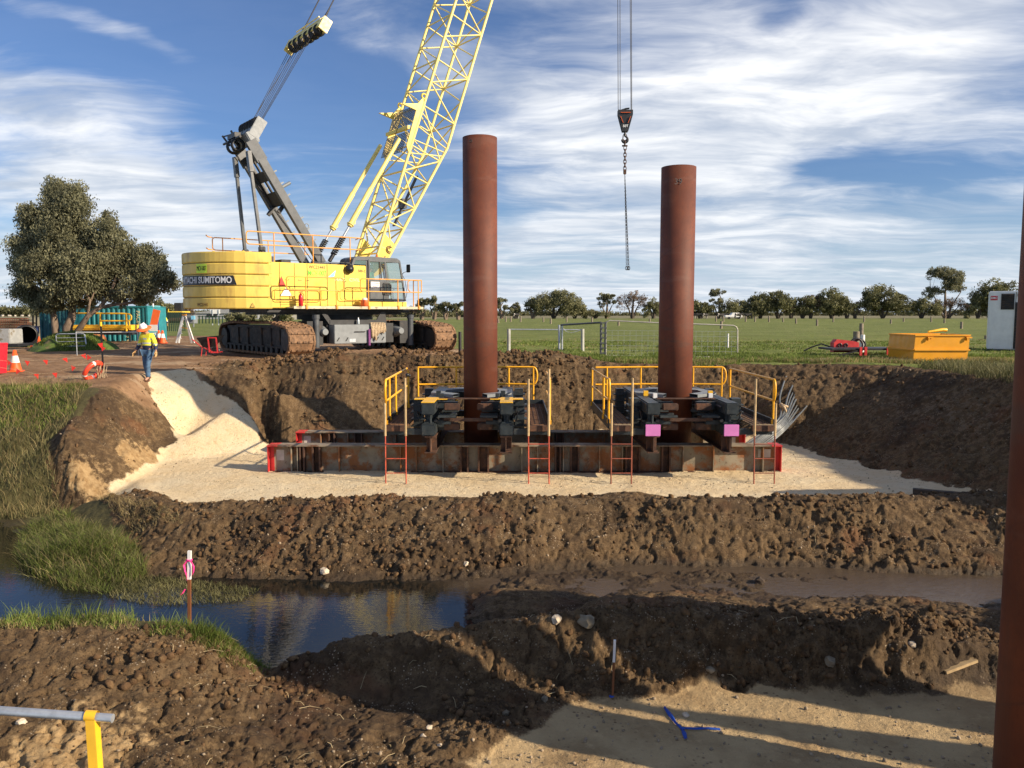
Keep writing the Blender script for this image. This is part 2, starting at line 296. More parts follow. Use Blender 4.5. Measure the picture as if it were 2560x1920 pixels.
def clods(x,y,s=0,dens=.8):
    xi=np.floor(x);yi=np.floor(y); out=np.zeros_like(x)
    for i in (-1,0,1):
        for j in (-1,0,1):
            cx_=xi+i;cy_=yi+j; r=.25+.5*h2(cx_,cy_,s+3); px=cx_+.5+.8*(h2(cx_,cy_,s)-.5); py=cy_+.5+.8*(h2(cx_,cy_,s+1)-.5)
            ex=x-px;ey=y-py; an=6.283*h2(cx_,cy_,s+4); el_=.7+.5*h2(cx_,cy_,s+5); ca=np.cos(an);sa=np.sin(an); ea=(ex*ca+ey*sa)*el_; eb=(ey*ca-ex*sa)/el_
            dd=np.maximum(np.maximum(np.abs(ea),np.abs(eb)),(np.abs(ea)+np.abs(eb))*.74)/r; on=h2(cx_,cy_,s+2)<dens
            tp=r*(.25+.5*h2(cx_,cy_,s+6))+ex*(h2(cx_,cy_,s+7)-.5)*1.1+ey*(h2(cx_,cy_,s+8)-.5)*1.1
            out=np.maximum(out,np.where(on,np.clip(np.minimum((1-dd)*r*1.9,tp),0,None),0))
    return out
W_=lambda x,y,z: Vector((x,y,z))
# ramp plane: falls towards the pit floor
RT=(-11.0,26.3)
def PLN(dx_,dy_):
    d=ray(dx_*DS,dy_*DS); k=.55 # z = -k*((x-RTx)*.5-(y-RTy)*.87)
    # H + t*dz = -k*(.5*(t*dx-RT0) -.87*(t*dy-RT1))
    t=(-k*(-.5*RT[0]+.87*RT[1])-CH)/(d[2]+k*(.5*d[0]-.87*d[1])); return Vector((d[0]*t,d[1]*t,CH+d[2]*t))
lines=[]
def L(*p): lines.append([Vector(q) for q in p]); return lines[-1]
rim=L(W_(-11.2,28.6,.0),DY(440,789,28.5),DY(565,787,28.5),DY(640,777,28.5),DY(700,768,28.5),DY(780,764,28.5),DY(850,762,28.5),DY(920,768,28.5),DY(990,774,28.5),DY(1080,772,28.5),DY(1200,770,28.5),DY(1270,778,28.5),DY(1350,789,28.5),DY(1500,790,28.5),DY(1690,786,28.3),W_(9.6,28.2,.02),W_(11.5,27.6,.02),W_(12.7,26.2,0),W_(13.1,23.5,0),W_(13.4,20.5,0),W_(13.3,18,-.2),W_(13.4,16.4,-.4))
L(*[p+Vector((0,1.0,.12)) for p in rim[2:12]])
L(W_(-30,30.5,.0),*[Vector((p.x,30.6,0.02)) for p in rim[1:15:2]],W_(11.8,29.5,0),W_(14.5,27,0),W_(15,22,0),W_(15.2,18,0),W_(15.5,16.5,.6))
foot=L(DY(596,985,23.6)*1.0,W_(-7.9,25.5,-2.4),W_(-7.0,24.9,-2.4),W_(-5.2,25.2,-2.4),W_(-3.8,26.1,-2.4),W_(-1,26.3,-2.4),W_(3,26.2,-2.4),W_(7,26.2,-2.4),W_(8.6,25.6,-2.4),W_(9.5,22.4,-2.4),W_(10.1,19.8,-2.42),W_(10.8,18.6,-2.42),W_(11.4,17.4,-2.4),W_(11.5,16.6,-2.3))
foot[0].z=-2.35; foot[0].x=-7.4
L(W_(-8.4,27.6,-1.2),W_(-7.6,26.9,-1.45),W_(-6.9,26.3,-.95),W_(-5.8,26.7,-1.0),W_(-4,27.2,-1.15),W_(0,27.3,-1.0),W_(4,27.2,-1.3),W_(8,27.2,-1.0),W_(10.6,25.6,-1.2),W_(11.4,22.5,-1.2),W_(11.9,19.8,-1.3),W_(12.3,17.7,-1.3))
# ramp edges
rr_=L(PLN(400,797),PLN(455,830),PLN(512,868),PLN(552,902),PLN(572,952))
rl_=L(PLN(322,805),PLN(330,865),PLN(365,905),PLN(410,940),D(390,962,-2.25),D(340,1000,-2.35),D(300,1033,-2.4),D(180,1064,-2.45))
L(*[p+Vector((.55,.7,min(.75,-p.z*.5+.1))) for p in rr_[1:4]])
top=L(D(308,800,-.1),D(285,812,-.12),D(215,848,-.35),D(165,890,-.8),D(132,935,-1.15),D(108,985,-1.7),D(118,1040,-2.25),D(175,1066,-2.45))
L(D(0,838,-.3),D(100,843,-.32),D(190,842,-.3)); L(D(0,1000,-1.9),D(60,1000,-1.95)); L(W_(-30,22,-.3),W_(-30,18,-2.9))
L(W_(-30,16.8,-3.1),D(-60,1125,-3.0),D(0,1128,-2.97),D(90,1110,-2.97),D(150,1105,-2.9),D(190,1100,-2.8))
# berm between pit and drain
cr_=L(D(185,1080,-2.35),D(270,1085,-2.2),D(350,1096,-2.12),D(450,1096,-2.1),D(560,1093,-2.05),D(700,1086,-2.0),D(850,1078,-2.0),D(1000,1083,-2.0),D(1200,1078,-1.98),D(1380,1070,-1.95),D(1450,1083,-2.0),D(1750,1080,-2.0),D(1900,1083,-2.0),D(2060,1075,-2.0),D(2140,1066,-1.95),W_(10.4,15.5,-1.8),W_(13,15.6,-1.2))
L(*[p+Vector((.1,.5,.0)) for p in cr_[1:-2]])
L(*[Vector((p.x+.15,p.y+1.25,-2.4)) for p in cr_[2:-2]])
bf=L(D(215,1150,-2.7),D(310,1215,-2.8),D(330,1248,-2.94),D(420,1246,-2.93),D(500,1247,-2.93),D(600,1253,-2.93),D(700,1259,-2.93),D(850,1257,-2.93),D(1000,1246,-2.93),D(1150,1240,-2.93),D(1300,1233,-2.93),D(1500,1232,-2.93),D(1700,1234,-2.93),D(2000,1240,-2.93),D(2200,1243,-2.93),W_(11,14.2,-2.9),W_(13,14.3,-2.6))
L(*[p+Vector((0,-.55,-.17)) for p in bf[3:9]]); L(D(1080,1258,-3.05),D(1200,1252,-3.12),D(1400,1254,-3.14),D(1600,1254,-3.14),D(1800,1258,-3.14),D(2000,1266,-3.14),D(2180,1272,-3.14),W_(10.5,13.4,-3.12))
# grass hummock in the pond
L(D(40,1195,-2.98),D(60,1150,-2.9),D(120,1135,-2.75),D(200,1160,-2.6),D(290,1200,-2.72)); L(D(55,1235,-3.0),D(110,1268,-3.0),D(200,1288,-3.0),D(290,1262,-2.98)); L(D(110,1200,-2.72),D(180,1215,-2.74),D(240,1230,-2.82))
L(D(-80,1240,-3.3),D(0,1250,-3.3),D(100,1310,-3.3),D(300,1310,-3.3),D(450,1290,-3.25),D(700,1300,-3.2),D(950,1285,-3.15),D(1020,1290,-3.05))
# near spoil bank
nc=L(W_(-9,9.7,-1.9),D(-80,1345,-1.75),D(0,1343,-1.75),D(100,1352,-1.78),D(200,1340,-1.73),D(330,1352,-1.78),D(409,1364,-1.82),D(470,1388,-1.98),D(520,1418,-2.2),D(560,1440,-2.45),D(610,1430,-2.42),D(650,1405,-2.25),D(700,1378,-2.08),D(770,1352,-1.95),D(850,1346,-1.92),D(930,1338,-1.9),D(1100,1322,-1.87),D(1300,1318,-1.87),D(1600,1335,-1.95),D(1900,1362,-2.05),D(2150,1385,-2.15),W_(6.6,8.95,-2.2),W_(8.6,9.1,-2.0),W_(9.6,9.1,-1.2))
L(*[p+Vector((0,.45,-.12)) for p in nc[:8]]); L(*[p+Vector((.1,1.1,-3.15-p.z)) for p in nc[:16]])
L(D(1040,1312,-2.90),D(1035,1285,-2.93),D(1080,1272,-2.90),D(1180,1268,-2.90),D(1300,1279,-2.99),D(1500,1277,-3.0),D(1700,1279,-3.0),D(1900,1286,-3.0),D(2160,1304,-3.0),W_(9,12.6,-3.0),W_(12,12.4,-2.6))
L(D(1080,1300,-2.78),D(1180,1295,-2.72),D(1300,1296,-2.6))
nf=L(D(560,1475,-2.5),D(640,1490,-2.55),D(720,1500,-2.56),D(850,1505,-2.57),D(1000,1503,-2.58),D(1100,1502,-2.6),D(1300,1492,-2.6),D(1500,1482,-2.6),D(1800,1480,-2.6),D(2150,1476,-2.6),W_(6.8,8.45,-2.6),W_(9.3,8.4,-2.6))
L(D(470,1460,-2.2),D(560,1530,-2.35),D(700,1590,-2.42),D(850,1660,-2.5),W_(-.8,6,-2.58)); L(D(330,1470,-2.05),D(380,1590,-2.2),D(420,1700,-2.3)); L(D(0,1470,-1.98),D(0,1600,-2.15),W_(-4.0,6.0,-2.35))
L(D(150,1480,-2.0),D(180,1610,-2.2)); L(W_(-9,7.5,-2.1),W_(-9,3,-2.5),W_(-4,3,-2.6),W_(0,3,-2.6),W_(4,3,-2.6),W_(9.6,3,-2.6),W_(9.6,6,-2.6))
L(W_(10.9,3,0),W_(10.9,6,0),W_(10.9,8.5,0),W_(11.5,9.8,-.4),W_(13.5,12,-1.5),W_(15.5,13.6,.4))
L(W_(13.9,15.3,1.0),W_(14.9,14.9,2.2),W_(16.2,14.6,2.3),W_(17.5,14.5,1.2)); L(W_(14.6,16.6,.3),W_(16.5,17.0,.2),W_(19,16,.0)); L(W_(14.5,13.4,.3),W_(16.5,12.6,.0))  # unseen heap past the right rim, added to shade the pit floor
for p in [(-60,1,-2.3),(60,1,0),(-60,64,0),(60,64,0),(-60,22,0),(-60,17,-2.9),(-60,9,-2.0),(30,22,0),(30,10,0),(-9,-1,-2.6),(10.9,-1,0),(0,40,.06),(-20,40,-.05),(20,40,.05),(0,50,0.05)]: lines.append([Vector(p)])
pts=[];idx={};edges=[]
for ln in lines:
    pr=None
    for p in ln:
        k=(round(p.x,2),round(p.y,2))
        if k not in idx: idx[k]=len(pts); pts.append(p)
        if pr is not None and pr!=idx[k]: edges.append((pr,idx[k]))
        pr=idx[k]
cv,ce,cfa,ov,_,_=delaunay_2d_cdt([Vector((p.x,p.y)) for p in pts],edges,[],0,1e-4,True)
zc=[]; newc=0
for i,v in enumerate(cv):
    if ov[i]: zc.append(sum(pts[j].z for j in ov[i])/len(ov[i]))
    else:
        newc+=1; ds=sorted(((v-Vector((p.x,p.y))).length+1e-3,p.z) for p in pts)[:3]; zc.append(sum(z/d for d,z in ds)/sum(1/d for d,z in ds))
print('terrain: pts',len(pts),'crossings',newc,'tris',len(cfa))
GX0,GY0,GS=-45.,-1.,.1; GW,GH=900,650
gx=GX0+np.arange(GW)*GS; gy=GY0+np.arange(GH)*GS; HG=np.full((GH,GW),np.nan)
for f in cfa:
    a,b,c=[np.array((cv[i].x,cv[i].y)) for i in f]; z3=[zc[i] for i in f]
    i0=max(0,int((min(a[0],b[0],c[0])-GX0)/GS)); i1=min(GW,int((max(a[0],b[0],c[0])-GX0)/GS)+2); j0=max(0,int((min(a[1],b[1],c[1])-GY0)/GS)); j1=min(GH,int((max(a[1],b[1],c[1])-GY0)/GS)+2)
    if i1<=i0 or j1<=j0: continue
    X,Y=np.meshgrid(gx[i0:i1],gy[j0:j1]); det=(b[1]-c[1])*(a[0]-c[0])+(c[0]-b[0])*(a[1]-c[1])
    if abs(det)<1e-9: continue
    l0=((b[1]-c[1])*(X-c[0])+(c[0]-b[0])*(Y-c[1]))/det; l1=((c[1]-a[1])*(X-c[0])+(a[0]-c[0])*(Y-c[1]))/det; l2=1-l0-l1
    mk=(l0>=-1e-6)&(l1>=-1e-6)&(l2>=-1e-6); sub=HG[j0:j1,i0:i1]; sub[mk]=(l0*z3[0]+l1*z3[1]+l2*z3[2])[mk]
HG[np.isnan(HG)]=0
def blur(A,s):
    k=np.exp(-.5*(np.arange(-int(3*s)-1,int(3*s)+2)/s)**2); k/=k.sum(); n=len(k)//2
    P=np.pad(A,((n,n),(0,0)),'edge'); A=sum(P[i:i+A.shape[0]]*k[i] for i in range(len(k)))
    P=np.pad(A,((0,0),(n,n)),'edge'); return sum(P[:,i:i+A.shape[1]]*k[i] for i in range(len(k)))
HG=blur(HG,1.1)
def samp(A,x,y):
    fx=np.clip((np.asarray(x,float)-GX0)/GS,0,GW-1.001); fy=np.clip((np.asarray(y,float)-GY0)/GS,0,GH-1.001); i=fx.astype(int); j=fy.astype(int); u=fx-i; v=fy-j
    return A[j,i]*(1-u)*(1-v)+A[j,i+1]*u*(1-v)+A[j+1,i]*(1-u)*v+A[j+1,i+1]*u*v
GXX,GYY=np.meshgrid(gx,gy)
def pmask(poly,soft=2.0):
    X,Y=GXX,GYY; ins=np.zeros(X.shape,bool); n=len(poly)
    for i in range(n):
        x0,y0=poly[i][0],poly[i][1]; x1,y1=poly[(i+1)%n][0],poly[(i+1)%n][1]
        if y0==y1: continue
        ins^=((Y<y0)!=(Y<y1))&(X<(x1-x0)*(Y-y0)/(y1-y0)+x0)
    return blur(ins.astype(float),soft)
floorp=[PLN(318,798),PLN(330,865),PLN(362,905),PLN(410,940),D(390,962,-2.3),D(340,1000,-2.35),D(290,1033,-2.4),D(220,1052,-2.4)]+[Vector((p.x+.1,p.y+.75,0)) for p in cr_[3:-2]]+[W_(11.3,17.2,0),W_(10.8,18.7,0),W_(10.1,19.9,0),W_(9.5,22.5,0),W_(8.6,25.7,0),W_(7,26.2,0),W_(-1,26.3,0),W_(-3.8,26,0),W_(-5.2,25.1,0),W_(-7,24.7,0)]+[p for p in rr_[::-1]]+[PLN(402,795)]
MLF=pmask(floorp,1.3)
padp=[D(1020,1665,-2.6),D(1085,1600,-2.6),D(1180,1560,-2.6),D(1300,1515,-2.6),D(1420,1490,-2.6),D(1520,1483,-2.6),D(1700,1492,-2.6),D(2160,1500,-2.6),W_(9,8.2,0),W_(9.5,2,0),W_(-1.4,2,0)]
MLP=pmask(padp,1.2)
MWET=pmask([D(1500,1480,-2.6),D(1700,1480,-2.6),D(2160,1470,-2.6),W_(9,8.7,0),W_(9,8.0,0),D(2150,1510,-2.6),D(1850,1500,-2.6)],2.0)
MROAD=pmask([W_(-45,22.9,0),W_(-14.5,22.5,0),W_(-13,22.0,0),W_(-11.6,22.6,0),W_(-10.6,26,0),W_(-10.6,28.6,0),W_(-2.5,28.8,0),W_(0.5,33,0),W_(-2,39,0),W_(-6,44,0),W_(-17,64,0),W_(-32,64,0),W_(-24,47,0),W_(-29,38.5,0),W_(-45,36,0)],4)
MPIT=pmask([W_(-11.3,28.4,0),W_(-11,29.6,0),W_(1.5,30.6,0),W_(3.2,29.6,0),W_(5.5,28.7,0),W_(10,28.45,0),W_(13,27.3,0),W_(13.6,24,0),W_(13.9,20,0),W_(15,17,0),W_(19,17,0),W_(19,12,0),W_(10.9,11,0),W_(10.9,1,0),W_(-45,1,0),W_(-45,10.3,0),D(-60,1345,-1.75),D(0,1343,-1.75),D(200,1340,-1.75),D(409,1362,-1.8),D(500,1408,-2.1),D(560,1435,-2.5),D(320,1255,-2.95),D(300,1180,-2.7),D(190,1100,-2.6),D(112,1040,-2.2),D(118,985,-1.6),D(88,936,-1.2),D(128,905,-.9),D(148,868,-.5),D(190,836,-.2)],1.3)
MTAN=pmask([D(160,1050,-2.3),D(140,1000,-1.9),D(180,950,-1.3),D(270,905,-.9),D(345,880,-.6),D(360,905,-1.2),D(290,930,-1.4),D(240,985,-1.8),D(215,1040,-2.2)],2.5)+pmask([D(-20,1600,-2.1),D(60,1540,-2.1),D(260,1520,-2.1),D(420,1560,-2.15),D(300,1620,-2.2),D(260,1680,-2.3),D(-20,1700,-2.3)],3)*.8+pmask([D(380,820,-.1),D(440,800,0),D(560,800,0),D(600,830,-.4),D(500,850,-.6)],3)*.5
MTAN=np.clip(MTAN,0,1)
MPALE=pmask([W_(10.9,25.4,0),W_(11.6,25.2,0),W_(12.6,22,0),W_(12.9,20,0),W_(11.7,20,0),W_(11.3,22.5,0)],2)
def zone(x,y):
    wx=x+.28*fbm(x*1.3,y*1.3,4,50)+.10*fbm(x*6,y*6,3,51); wy=y+.28*fbm(x*1.3+9,y*1.3,4,52)+.10*fbm(x*6,y*6+5,3,53)
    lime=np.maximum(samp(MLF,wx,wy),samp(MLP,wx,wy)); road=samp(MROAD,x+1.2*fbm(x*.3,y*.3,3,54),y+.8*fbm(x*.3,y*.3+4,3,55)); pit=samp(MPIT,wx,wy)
    tan=samp(MTAN,wx+.2*fbm(x*3,y*3,3,9),wy); wet=samp(MWET,wx,wy); pale=samp(MPALE,wx,wy)
    far=np.clip((y-60)/6,0,1); road=road*(1-far)
    grass=(1-np.clip(pit,0,1))*(1-np.clip(road*1.15,0,1)); grass=np.clip((grass-.25)*1.6,0,1)
    return lime,road,grass,tan,wet,pale,pit
def height(x,y,fine=True):
    z=samp(HG,x,y); lime,road,grass,tan,wet,pale,pit=zone(x,y); yy=np.maximum(y,0)
    far=np.clip((y-45)/180,0,1); z=z+far*far*(3-2*far)*.45
    soil=np.clip(pit-lime*1.7,0,1)*np.clip(1-road*.8,0,1)
    hum=fbm(x*.8,y*.8,4,1)
    z=z+soil*hum*.12+grass*(fbm(x*.5,y*.5,4,2)*.07+fbm(x*2.3,y*2.3,3,3)*.035*np.clip((60-y)/20,0,1)) + lime*fbm(x*.9,y*.9,3,4)*.035+road*fbm(x*.7,y*.7,4,5)*.05
    if not fine: return z
    zb=z; z=z*0
    # loose clods: thick on the berm, the near bank and the spoil in front of the crane, thin on cut faces
    wsx=x+.05*fbm(x*9,y*9,3,70,.7)+.02*fbm(x*30,y*30,2,72); wsy=y+.05*fbm(x*9,y*9,3,71,.7)+.02*fbm(x*30,y*30,2,73)
    berm=np.clip((y-13.6)/.6,0,1)*np.clip((18.2-y)/.7,0,1); near=np.clip((11.4-y)/1.2,0,1)*np.clip((x+3.6)/1.6,0.12,1); heap=np.clip((y-27.9)/.5,0,1)*np.clip((31-y)/.6,0,1)*np.clip((2.5-x)/1.5,0,1)
    cut=np.clip((y-18.4)/.5,0,1)*(1-heap)
    amp=np.clip(berm*.55+near*1.0+heap*1.2+cut*.22,0,1.2)*np.clip(soil*1.4,0,1)*np.clip(-.35+2.1*vnoise(x*.75,y*.9,80)+.8*(vnoise(x*2.6,y*2.6,81)-.5),0.10,1.35)
    flat=np.clip((y-10.6)/.8,0,1)*np.clip((13.4-y)/.6,0,1); amp=amp*(1-.85*flat*np.clip(x+2,0,1))
    c1=clods(wsx/.30,wsy/.30,5,.55)*.30; c2=clods(wsx/.14,wsy/.14,15,.8)*.14; c3=clods(wsx/.065,wsy/.065,25,.85)*.065
    z=z+amp*(c1*.55+c2*.75+c3*.8)+soil*.2*c3+soil*fbm(x*4,y*4,5,6,.6)*.06-soil*.055*np.clip(1-np.abs(fbm(wsx*2.4,wsy*2.4,3,18,.6))*7,0,1)+soil*fbm(x*22,y*22,3,16)*.012
    z=z+lime*(fbm(x*7,y*7,3,7)*.012+clods(x/.05,y/.05,35,.35)*.05*.25+clods(x/.12,y/.12,36,.08)*.12*.18)+(1-soil)*(1-lime)*fbm(x*9,y*9,3,8)*.012
    # bucket-tooth grooves on the near left bank
    gm=np.clip((-1.9-x)/.4,0,1)*np.clip((9.1-y)/.3,0,1)*np.clip((y-7.6)/.4,0,1); gr=np.sin((x+.12*y+.10*fbm(x*2,y*1.1,2,61))*2*np.pi/.19); z=z-gm*.026*np.clip(gr*2.2-1.2,0,1)*np.clip(2.6*vnoise(x*1.1,y*1.6,62)-.9,0,1)
    # gullies down the cut faces
    cf_=np.clip((y-18.6)/.5,0,1)*np.clip(soil,0,1)*(1-heap); s_=np.where(x>8.5,y*1.0+x*.5,x); z=z-cf_*.12*np.abs(fbm(s_*1.6,(x+y)*.25,3,63))
    # grouser prints on the pad
    gp=np.exp(-((y-(20.7+.08*(x+7)))/.11)**2)*np.clip((x+9.6)/.3,0,1)*np.clip((-7.5-x)/.3,0,1); z=z-gp*.02*np.clip(np.sin((x+y*.3)*2*np.pi/.17),0,1)
    return zb,z
NX,NY=1250,1180
ys=np.concatenate([np.linspace(-1,4.6,26)[:-1],4.6*np.exp(np.linspace(0,math.log(66/4.6),NY)),66*np.exp(np.linspace(0,math.log(5000/66),90))[1:]])
us=np.linspace(-.80,.86,NX); 
NYT=len(ys); YY=np.repeat(ys[:,None],NX,1); XX=us[None,:]*(YY+4.5)
GRy,GRx=np.gradient(blur(HG,2.0),GS)
ZB,DD=height(XX,YY); nx_=-samp(GRx,XX,YY); ny_=-samp(GRy,XX,YY); nl=1/np.sqrt(1+nx_**2+ny_**2); XX0,YY0=XX,YY
XX=XX0+DD*nx_*nl; YY=YY0+DD*ny_*nl; ZZ=ZB+DD*nl
V=np.stack([XX.ravel(),YY.ravel(),ZZ.ravel()],1); ii=(np.arange(NYT-1)[:,None]*NX+np.arange(NX-1)[None,:]).ravel(); F=np.stack([ii,ii+1,ii+NX+1,ii+NX],1)
me=arrmesh('ground',V,F,4); me.polygons.foreach_set('use_smooth',np.ones(len(F),bool))
zs=zone(XX0,YY0)
for nme,a in zip(('lime','road','grass','tan','wet','pale','pit'),zs): setattr_(me,nme,np.clip(a,0,1))
setattr_(me,'pondm',np.clip((-2.80-ZZ)/.12,0,1)*(YY>9)*(YY<18))
ground=tag(mkobj('ground',me,None),kind='structure')
m,gg=newmat('ground_soil'); bs=gg.bs; t=gg.N('ShaderNodeNewGeometry').outputs['Position']
A=gg.attr; n_a=gg.noise(t,1.1,6,.6); n_b=gg.noise(t,7,7,.65); n_c=gg.noise(t,34,6,.7); n_d=gg.noise(t,120,3,.6)
soil=gg.mix(gg.ramp(n_a,.35,.65),(.070,.044,.022),(.122,.078,.039)); soil=gg.mix(gg.ramp(n_b,.42,.62),soil,(.172,.114,.058)); soil=gg.mix(gg.ramp(n_c,.50,.68),soil,(.042,.026,.015))
soil=gg.mix(gg.M('MULTIPLY',gg.ramp(gg.noise(gg.V('ADD',t,(5,3,1)),.55,5,.6),.56,.66),.5),soil,(.17,.075,.034)); soil=gg.mix(gg.M('MULTIPLY',gg.ramp(gg.noise(gg.V('ADD',t,(1,8,2)),.42,6,.65),.50,.62),.6),soil,(.038,.024,.015))
vo=gg.N('ShaderNodeTexVoronoi'); gg.l.new(t,vo.inputs['Vector']); vo.inputs['Scale'].default_value=26; spk=gg.M('MULTIPLY',gg.ramp(vo.outputs['Distance'],.26,.18),gg.ramp(gg.noise(t,3.1,4),.50,.64)); soil=gg.mix(spk,soil,(.36,.29,.20))
tanc=gg.mix(gg.ramp(n_b,.35,.65),(.30,.19,.085),(.46,.32,.16)); soil=gg.mix(gg.M('MULTIPLY',gg.ramp(gg.M('ADD',A('tan'),gg.M('MULTIPLY_ADD',n_b,.9,-.45)),.35,.6),.85),soil,tanc)
soil=gg.mix(gg.M('MULTIPLY',A('pale'),gg.ramp(n_b,.50,.66,0,.45)),soil,(.22,.165,.12))
lim=gg.mix(gg.ramp(n_a,.3,.7),(.78,.62,.38),(.82,.71,.49)); sxn=gg.N('ShaderNodeSeparateXYZ'); gg.l.new(t,sxn.inputs[0]); lim=gg.mix(gg.ramp(sxn.outputs[1],11,10),lim,gg.mix(gg.ramp(n_a,.35,.65),(.30,.20,.095),(.52,.385,.205))); lim=gg.mix(gg.ramp(n_b,.52,.72,0,.8),lim,(.56,.41,.22)); lim=gg.mix(gg.M('MULTIPLY',gg.ramp(n_c,.58,.70),.6),lim,(.34,.24,.14))  # near pad limestone: yellower, and darkened to deepen its shade
vo3=gg.N('ShaderNodeTexVoronoi'); gg.l.new(t,vo3.inputs['Vector']); vo3.inputs['Scale'].default_value=42; lim=gg.mix(gg.M('MULTIPLY',gg.ramp(vo3.outputs['Distance'],.16,.34),.30),lim,(.40,.29,.16))
vo2=gg.N('ShaderNodeTexVoronoi'); gg.l.new(t,vo2.inputs['Vector']); vo2.inputs['Scale'].default_value=13; lim=gg.mix(gg.M('MULTIPLY',gg.ramp(vo2.outputs['Distance'],.30,.12),gg.ramp(gg.noise(t,1.9,4),.52,.62)),lim,(.16,.10,.055))
roadc=gg.mix(gg.ramp(n_a,.35,.65),(.20,.118,.062),(.32,.20,.112)); roadc=gg.mix(gg.ramp(n_b,.5,.7),roadc,(.15,.085,.045)); roadc=gg.mix(gg.M('MULTIPLY',gg.ramp(gg.noise(t,.5,5),.56,.62),.6),roadc,(.46,.34,.22))
mpg=gg.N('ShaderNodeMapping'); gg.l.new(t,mpg.inputs[0]); mpg.inputs['Scale'].default_value=(.10,.28,1)
fg=gg.mix(gg.ramp(gg.noise(mpg.outputs[0],1.4,7,.65),.38,.62),(.125,.155,.030),(.185,.215,.055)); fg=gg.mix(gg.ramp(gg.noise(mpg.outputs[0],5.5,7,.7),.52,.68),fg,(.19,.165,.07)); fg=gg.mix(gg.ramp(gg.noise(mpg.outputs[0],3.1,8,.75),.60,.68),fg,(.065,.050,.022)); fg=gg.mix(gg.ramp(n_b,.5,.72),fg,(.07,.095,.020))
sxy=gg.N('ShaderNodeSeparateXYZ'); gg.l.new(t,sxy.inputs[0])
dry=gg.M('MULTIPLY',gg.ramp(gg.M('ADD',sxy.outputs[0],gg.M('MULTIPLY',sxy.outputs[1],.52)),4,-4),gg.ramp(sxy.outputs[1],44,60)); fg=gg.mix(dry,fg,(.30,.26,.15)); fg=gg.mix(gg.ramp(sxy.outputs[1],26,23.5),fg,(.085,.075,.032))
fg=gg.mix(gg.ramp(sxy.outputs[1],170,320),fg,(.20,.18,.10))
base=gg.mix(gg.ramp(gg.M('ADD',A('road'),gg.M('MULTIPLY_ADD',n_b,.4,-.2)),.35,.6),soil,roadc)
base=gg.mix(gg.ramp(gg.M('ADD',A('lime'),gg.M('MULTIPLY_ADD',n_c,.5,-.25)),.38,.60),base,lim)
gf=gg.ramp(gg.M('ADD',A('grass'),gg.M('MULTIPLY_ADD',n_b,1.1,-.55)),.40,.62); base=gg.mix(gf,base,fg)
wetm=gg.M('MAXIMUM',gg.M('MULTIPLY',A('wet'),.8),A('pondm')); base=gg.mix(gg.M('MULTIPLY',wetm,.62),base,(.035,.024,.013))
gg.l.new(base,bs.inputs['Base Color']); gg.l.new(gg.ramp(wetm,0,1,.92,.42),bs.inputs['Roughness']); bs.inputs['Specular IOR Level'].default_value=.25
bn=gg.N('ShaderNodeBump'); bn.inputs['Strength'].default_value=.85; bn.inputs['Distance'].default_value=.04
gg.l.new(gg.M('ADD',gg.M('ADD',gg.M('MULTIPLY',gg.noise(t,26,6,.7),.8),gg.M('MULTIPLY',n_d,.25)),gg.M('MULTIPLY',gg.noise(t,9,6,.75),1.2)),bn.inputs['Height']); gg.l.new(bn.outputs[0],bs.inputs['Normal'])
me.materials.append(m)
def gz(x,y):
    a,b_=height(np.array([float(x)]),np.array([float(y)])); return float(a[0]+b_[0])
def gza(x,y):
    a,b_=height(x,y); return a+b_
# water
m,gg=newmat('drain_water'); bs=gg.bs; t=gg.N('ShaderNodeNewGeometry').outputs['Position']; sx=gg.N('ShaderNodeSeparateXYZ'); gg.l.new(t,sx.inputs[0])
tur=gg.ramp(gg.M('ADD',gg.M('SUBTRACT',sx.outputs[0],gg.M('MULTIPLY',gg.M('SUBTRACT',13.0,sx.outputs[1]),.9)),gg.M('MULTIPLY_ADD',gg.noise(t,1.2,5),2.2,-1.1)),-1.6,.9)
cw=gg.mix(tur,(.008,.009,.008),gg.mix(gg.noise(t,3,6,.7),(.055,.038,.024),(.10,.075,.05))); gg.l.new(cw,bs.inputs['Base Color'])
gg.l.new(gg.M('MULTIPLY_ADD',tur,.20,.015),bs.inputs['Roughness']); bs.inputs['IOR'].default_value=1.45
bn=gg.N('ShaderNodeBump'); bn.inputs['Distance'].default_value=.012; gg.l.new(gg.M('MULTIPLY_ADD',tur,.8,.12),bn.inputs['Strength'])
mpw=gg.N('ShaderNodeMapping'); gg.l.new(t,mpw.inputs[0]); mpw.inputs['Scale'].default_value=(1,2.2,1); gg.l.new(gg.noise(mpw.outputs[0],9,3,.5),bn.inputs['Height']); gg.l.new(bn.outputs[0],bs.inputs['Normal'])
b=MB(); b.add([(-44,8.6,-2.95),(13.3,8.6,-2.95),(13.3,17.9,-2.95),(-44,17.9,-2.95)],[(0,1,2,3)]); tag(b.build('water',m),kind='structure')
# ---------------------------------------------------------------- crawler crane (local frame: +x forward, +y far side)
CO=(-8.2,37.2); TH=R(38)
def wor(x,y,z=0): c,s_=math.cos(TH),math.sin(TH); return Vector((CO[0]+x*c-y*s_,CO[1]+x*s_+y*c,z))
crane=thing('crawler_crane','yellow lattice boom crawler crane standing on muddy tracks behind the excavated pit','crane',(CO[0],CO[1],0),TH)
def rot_y(a): return Matrix.Rotation(a,3,'Y')
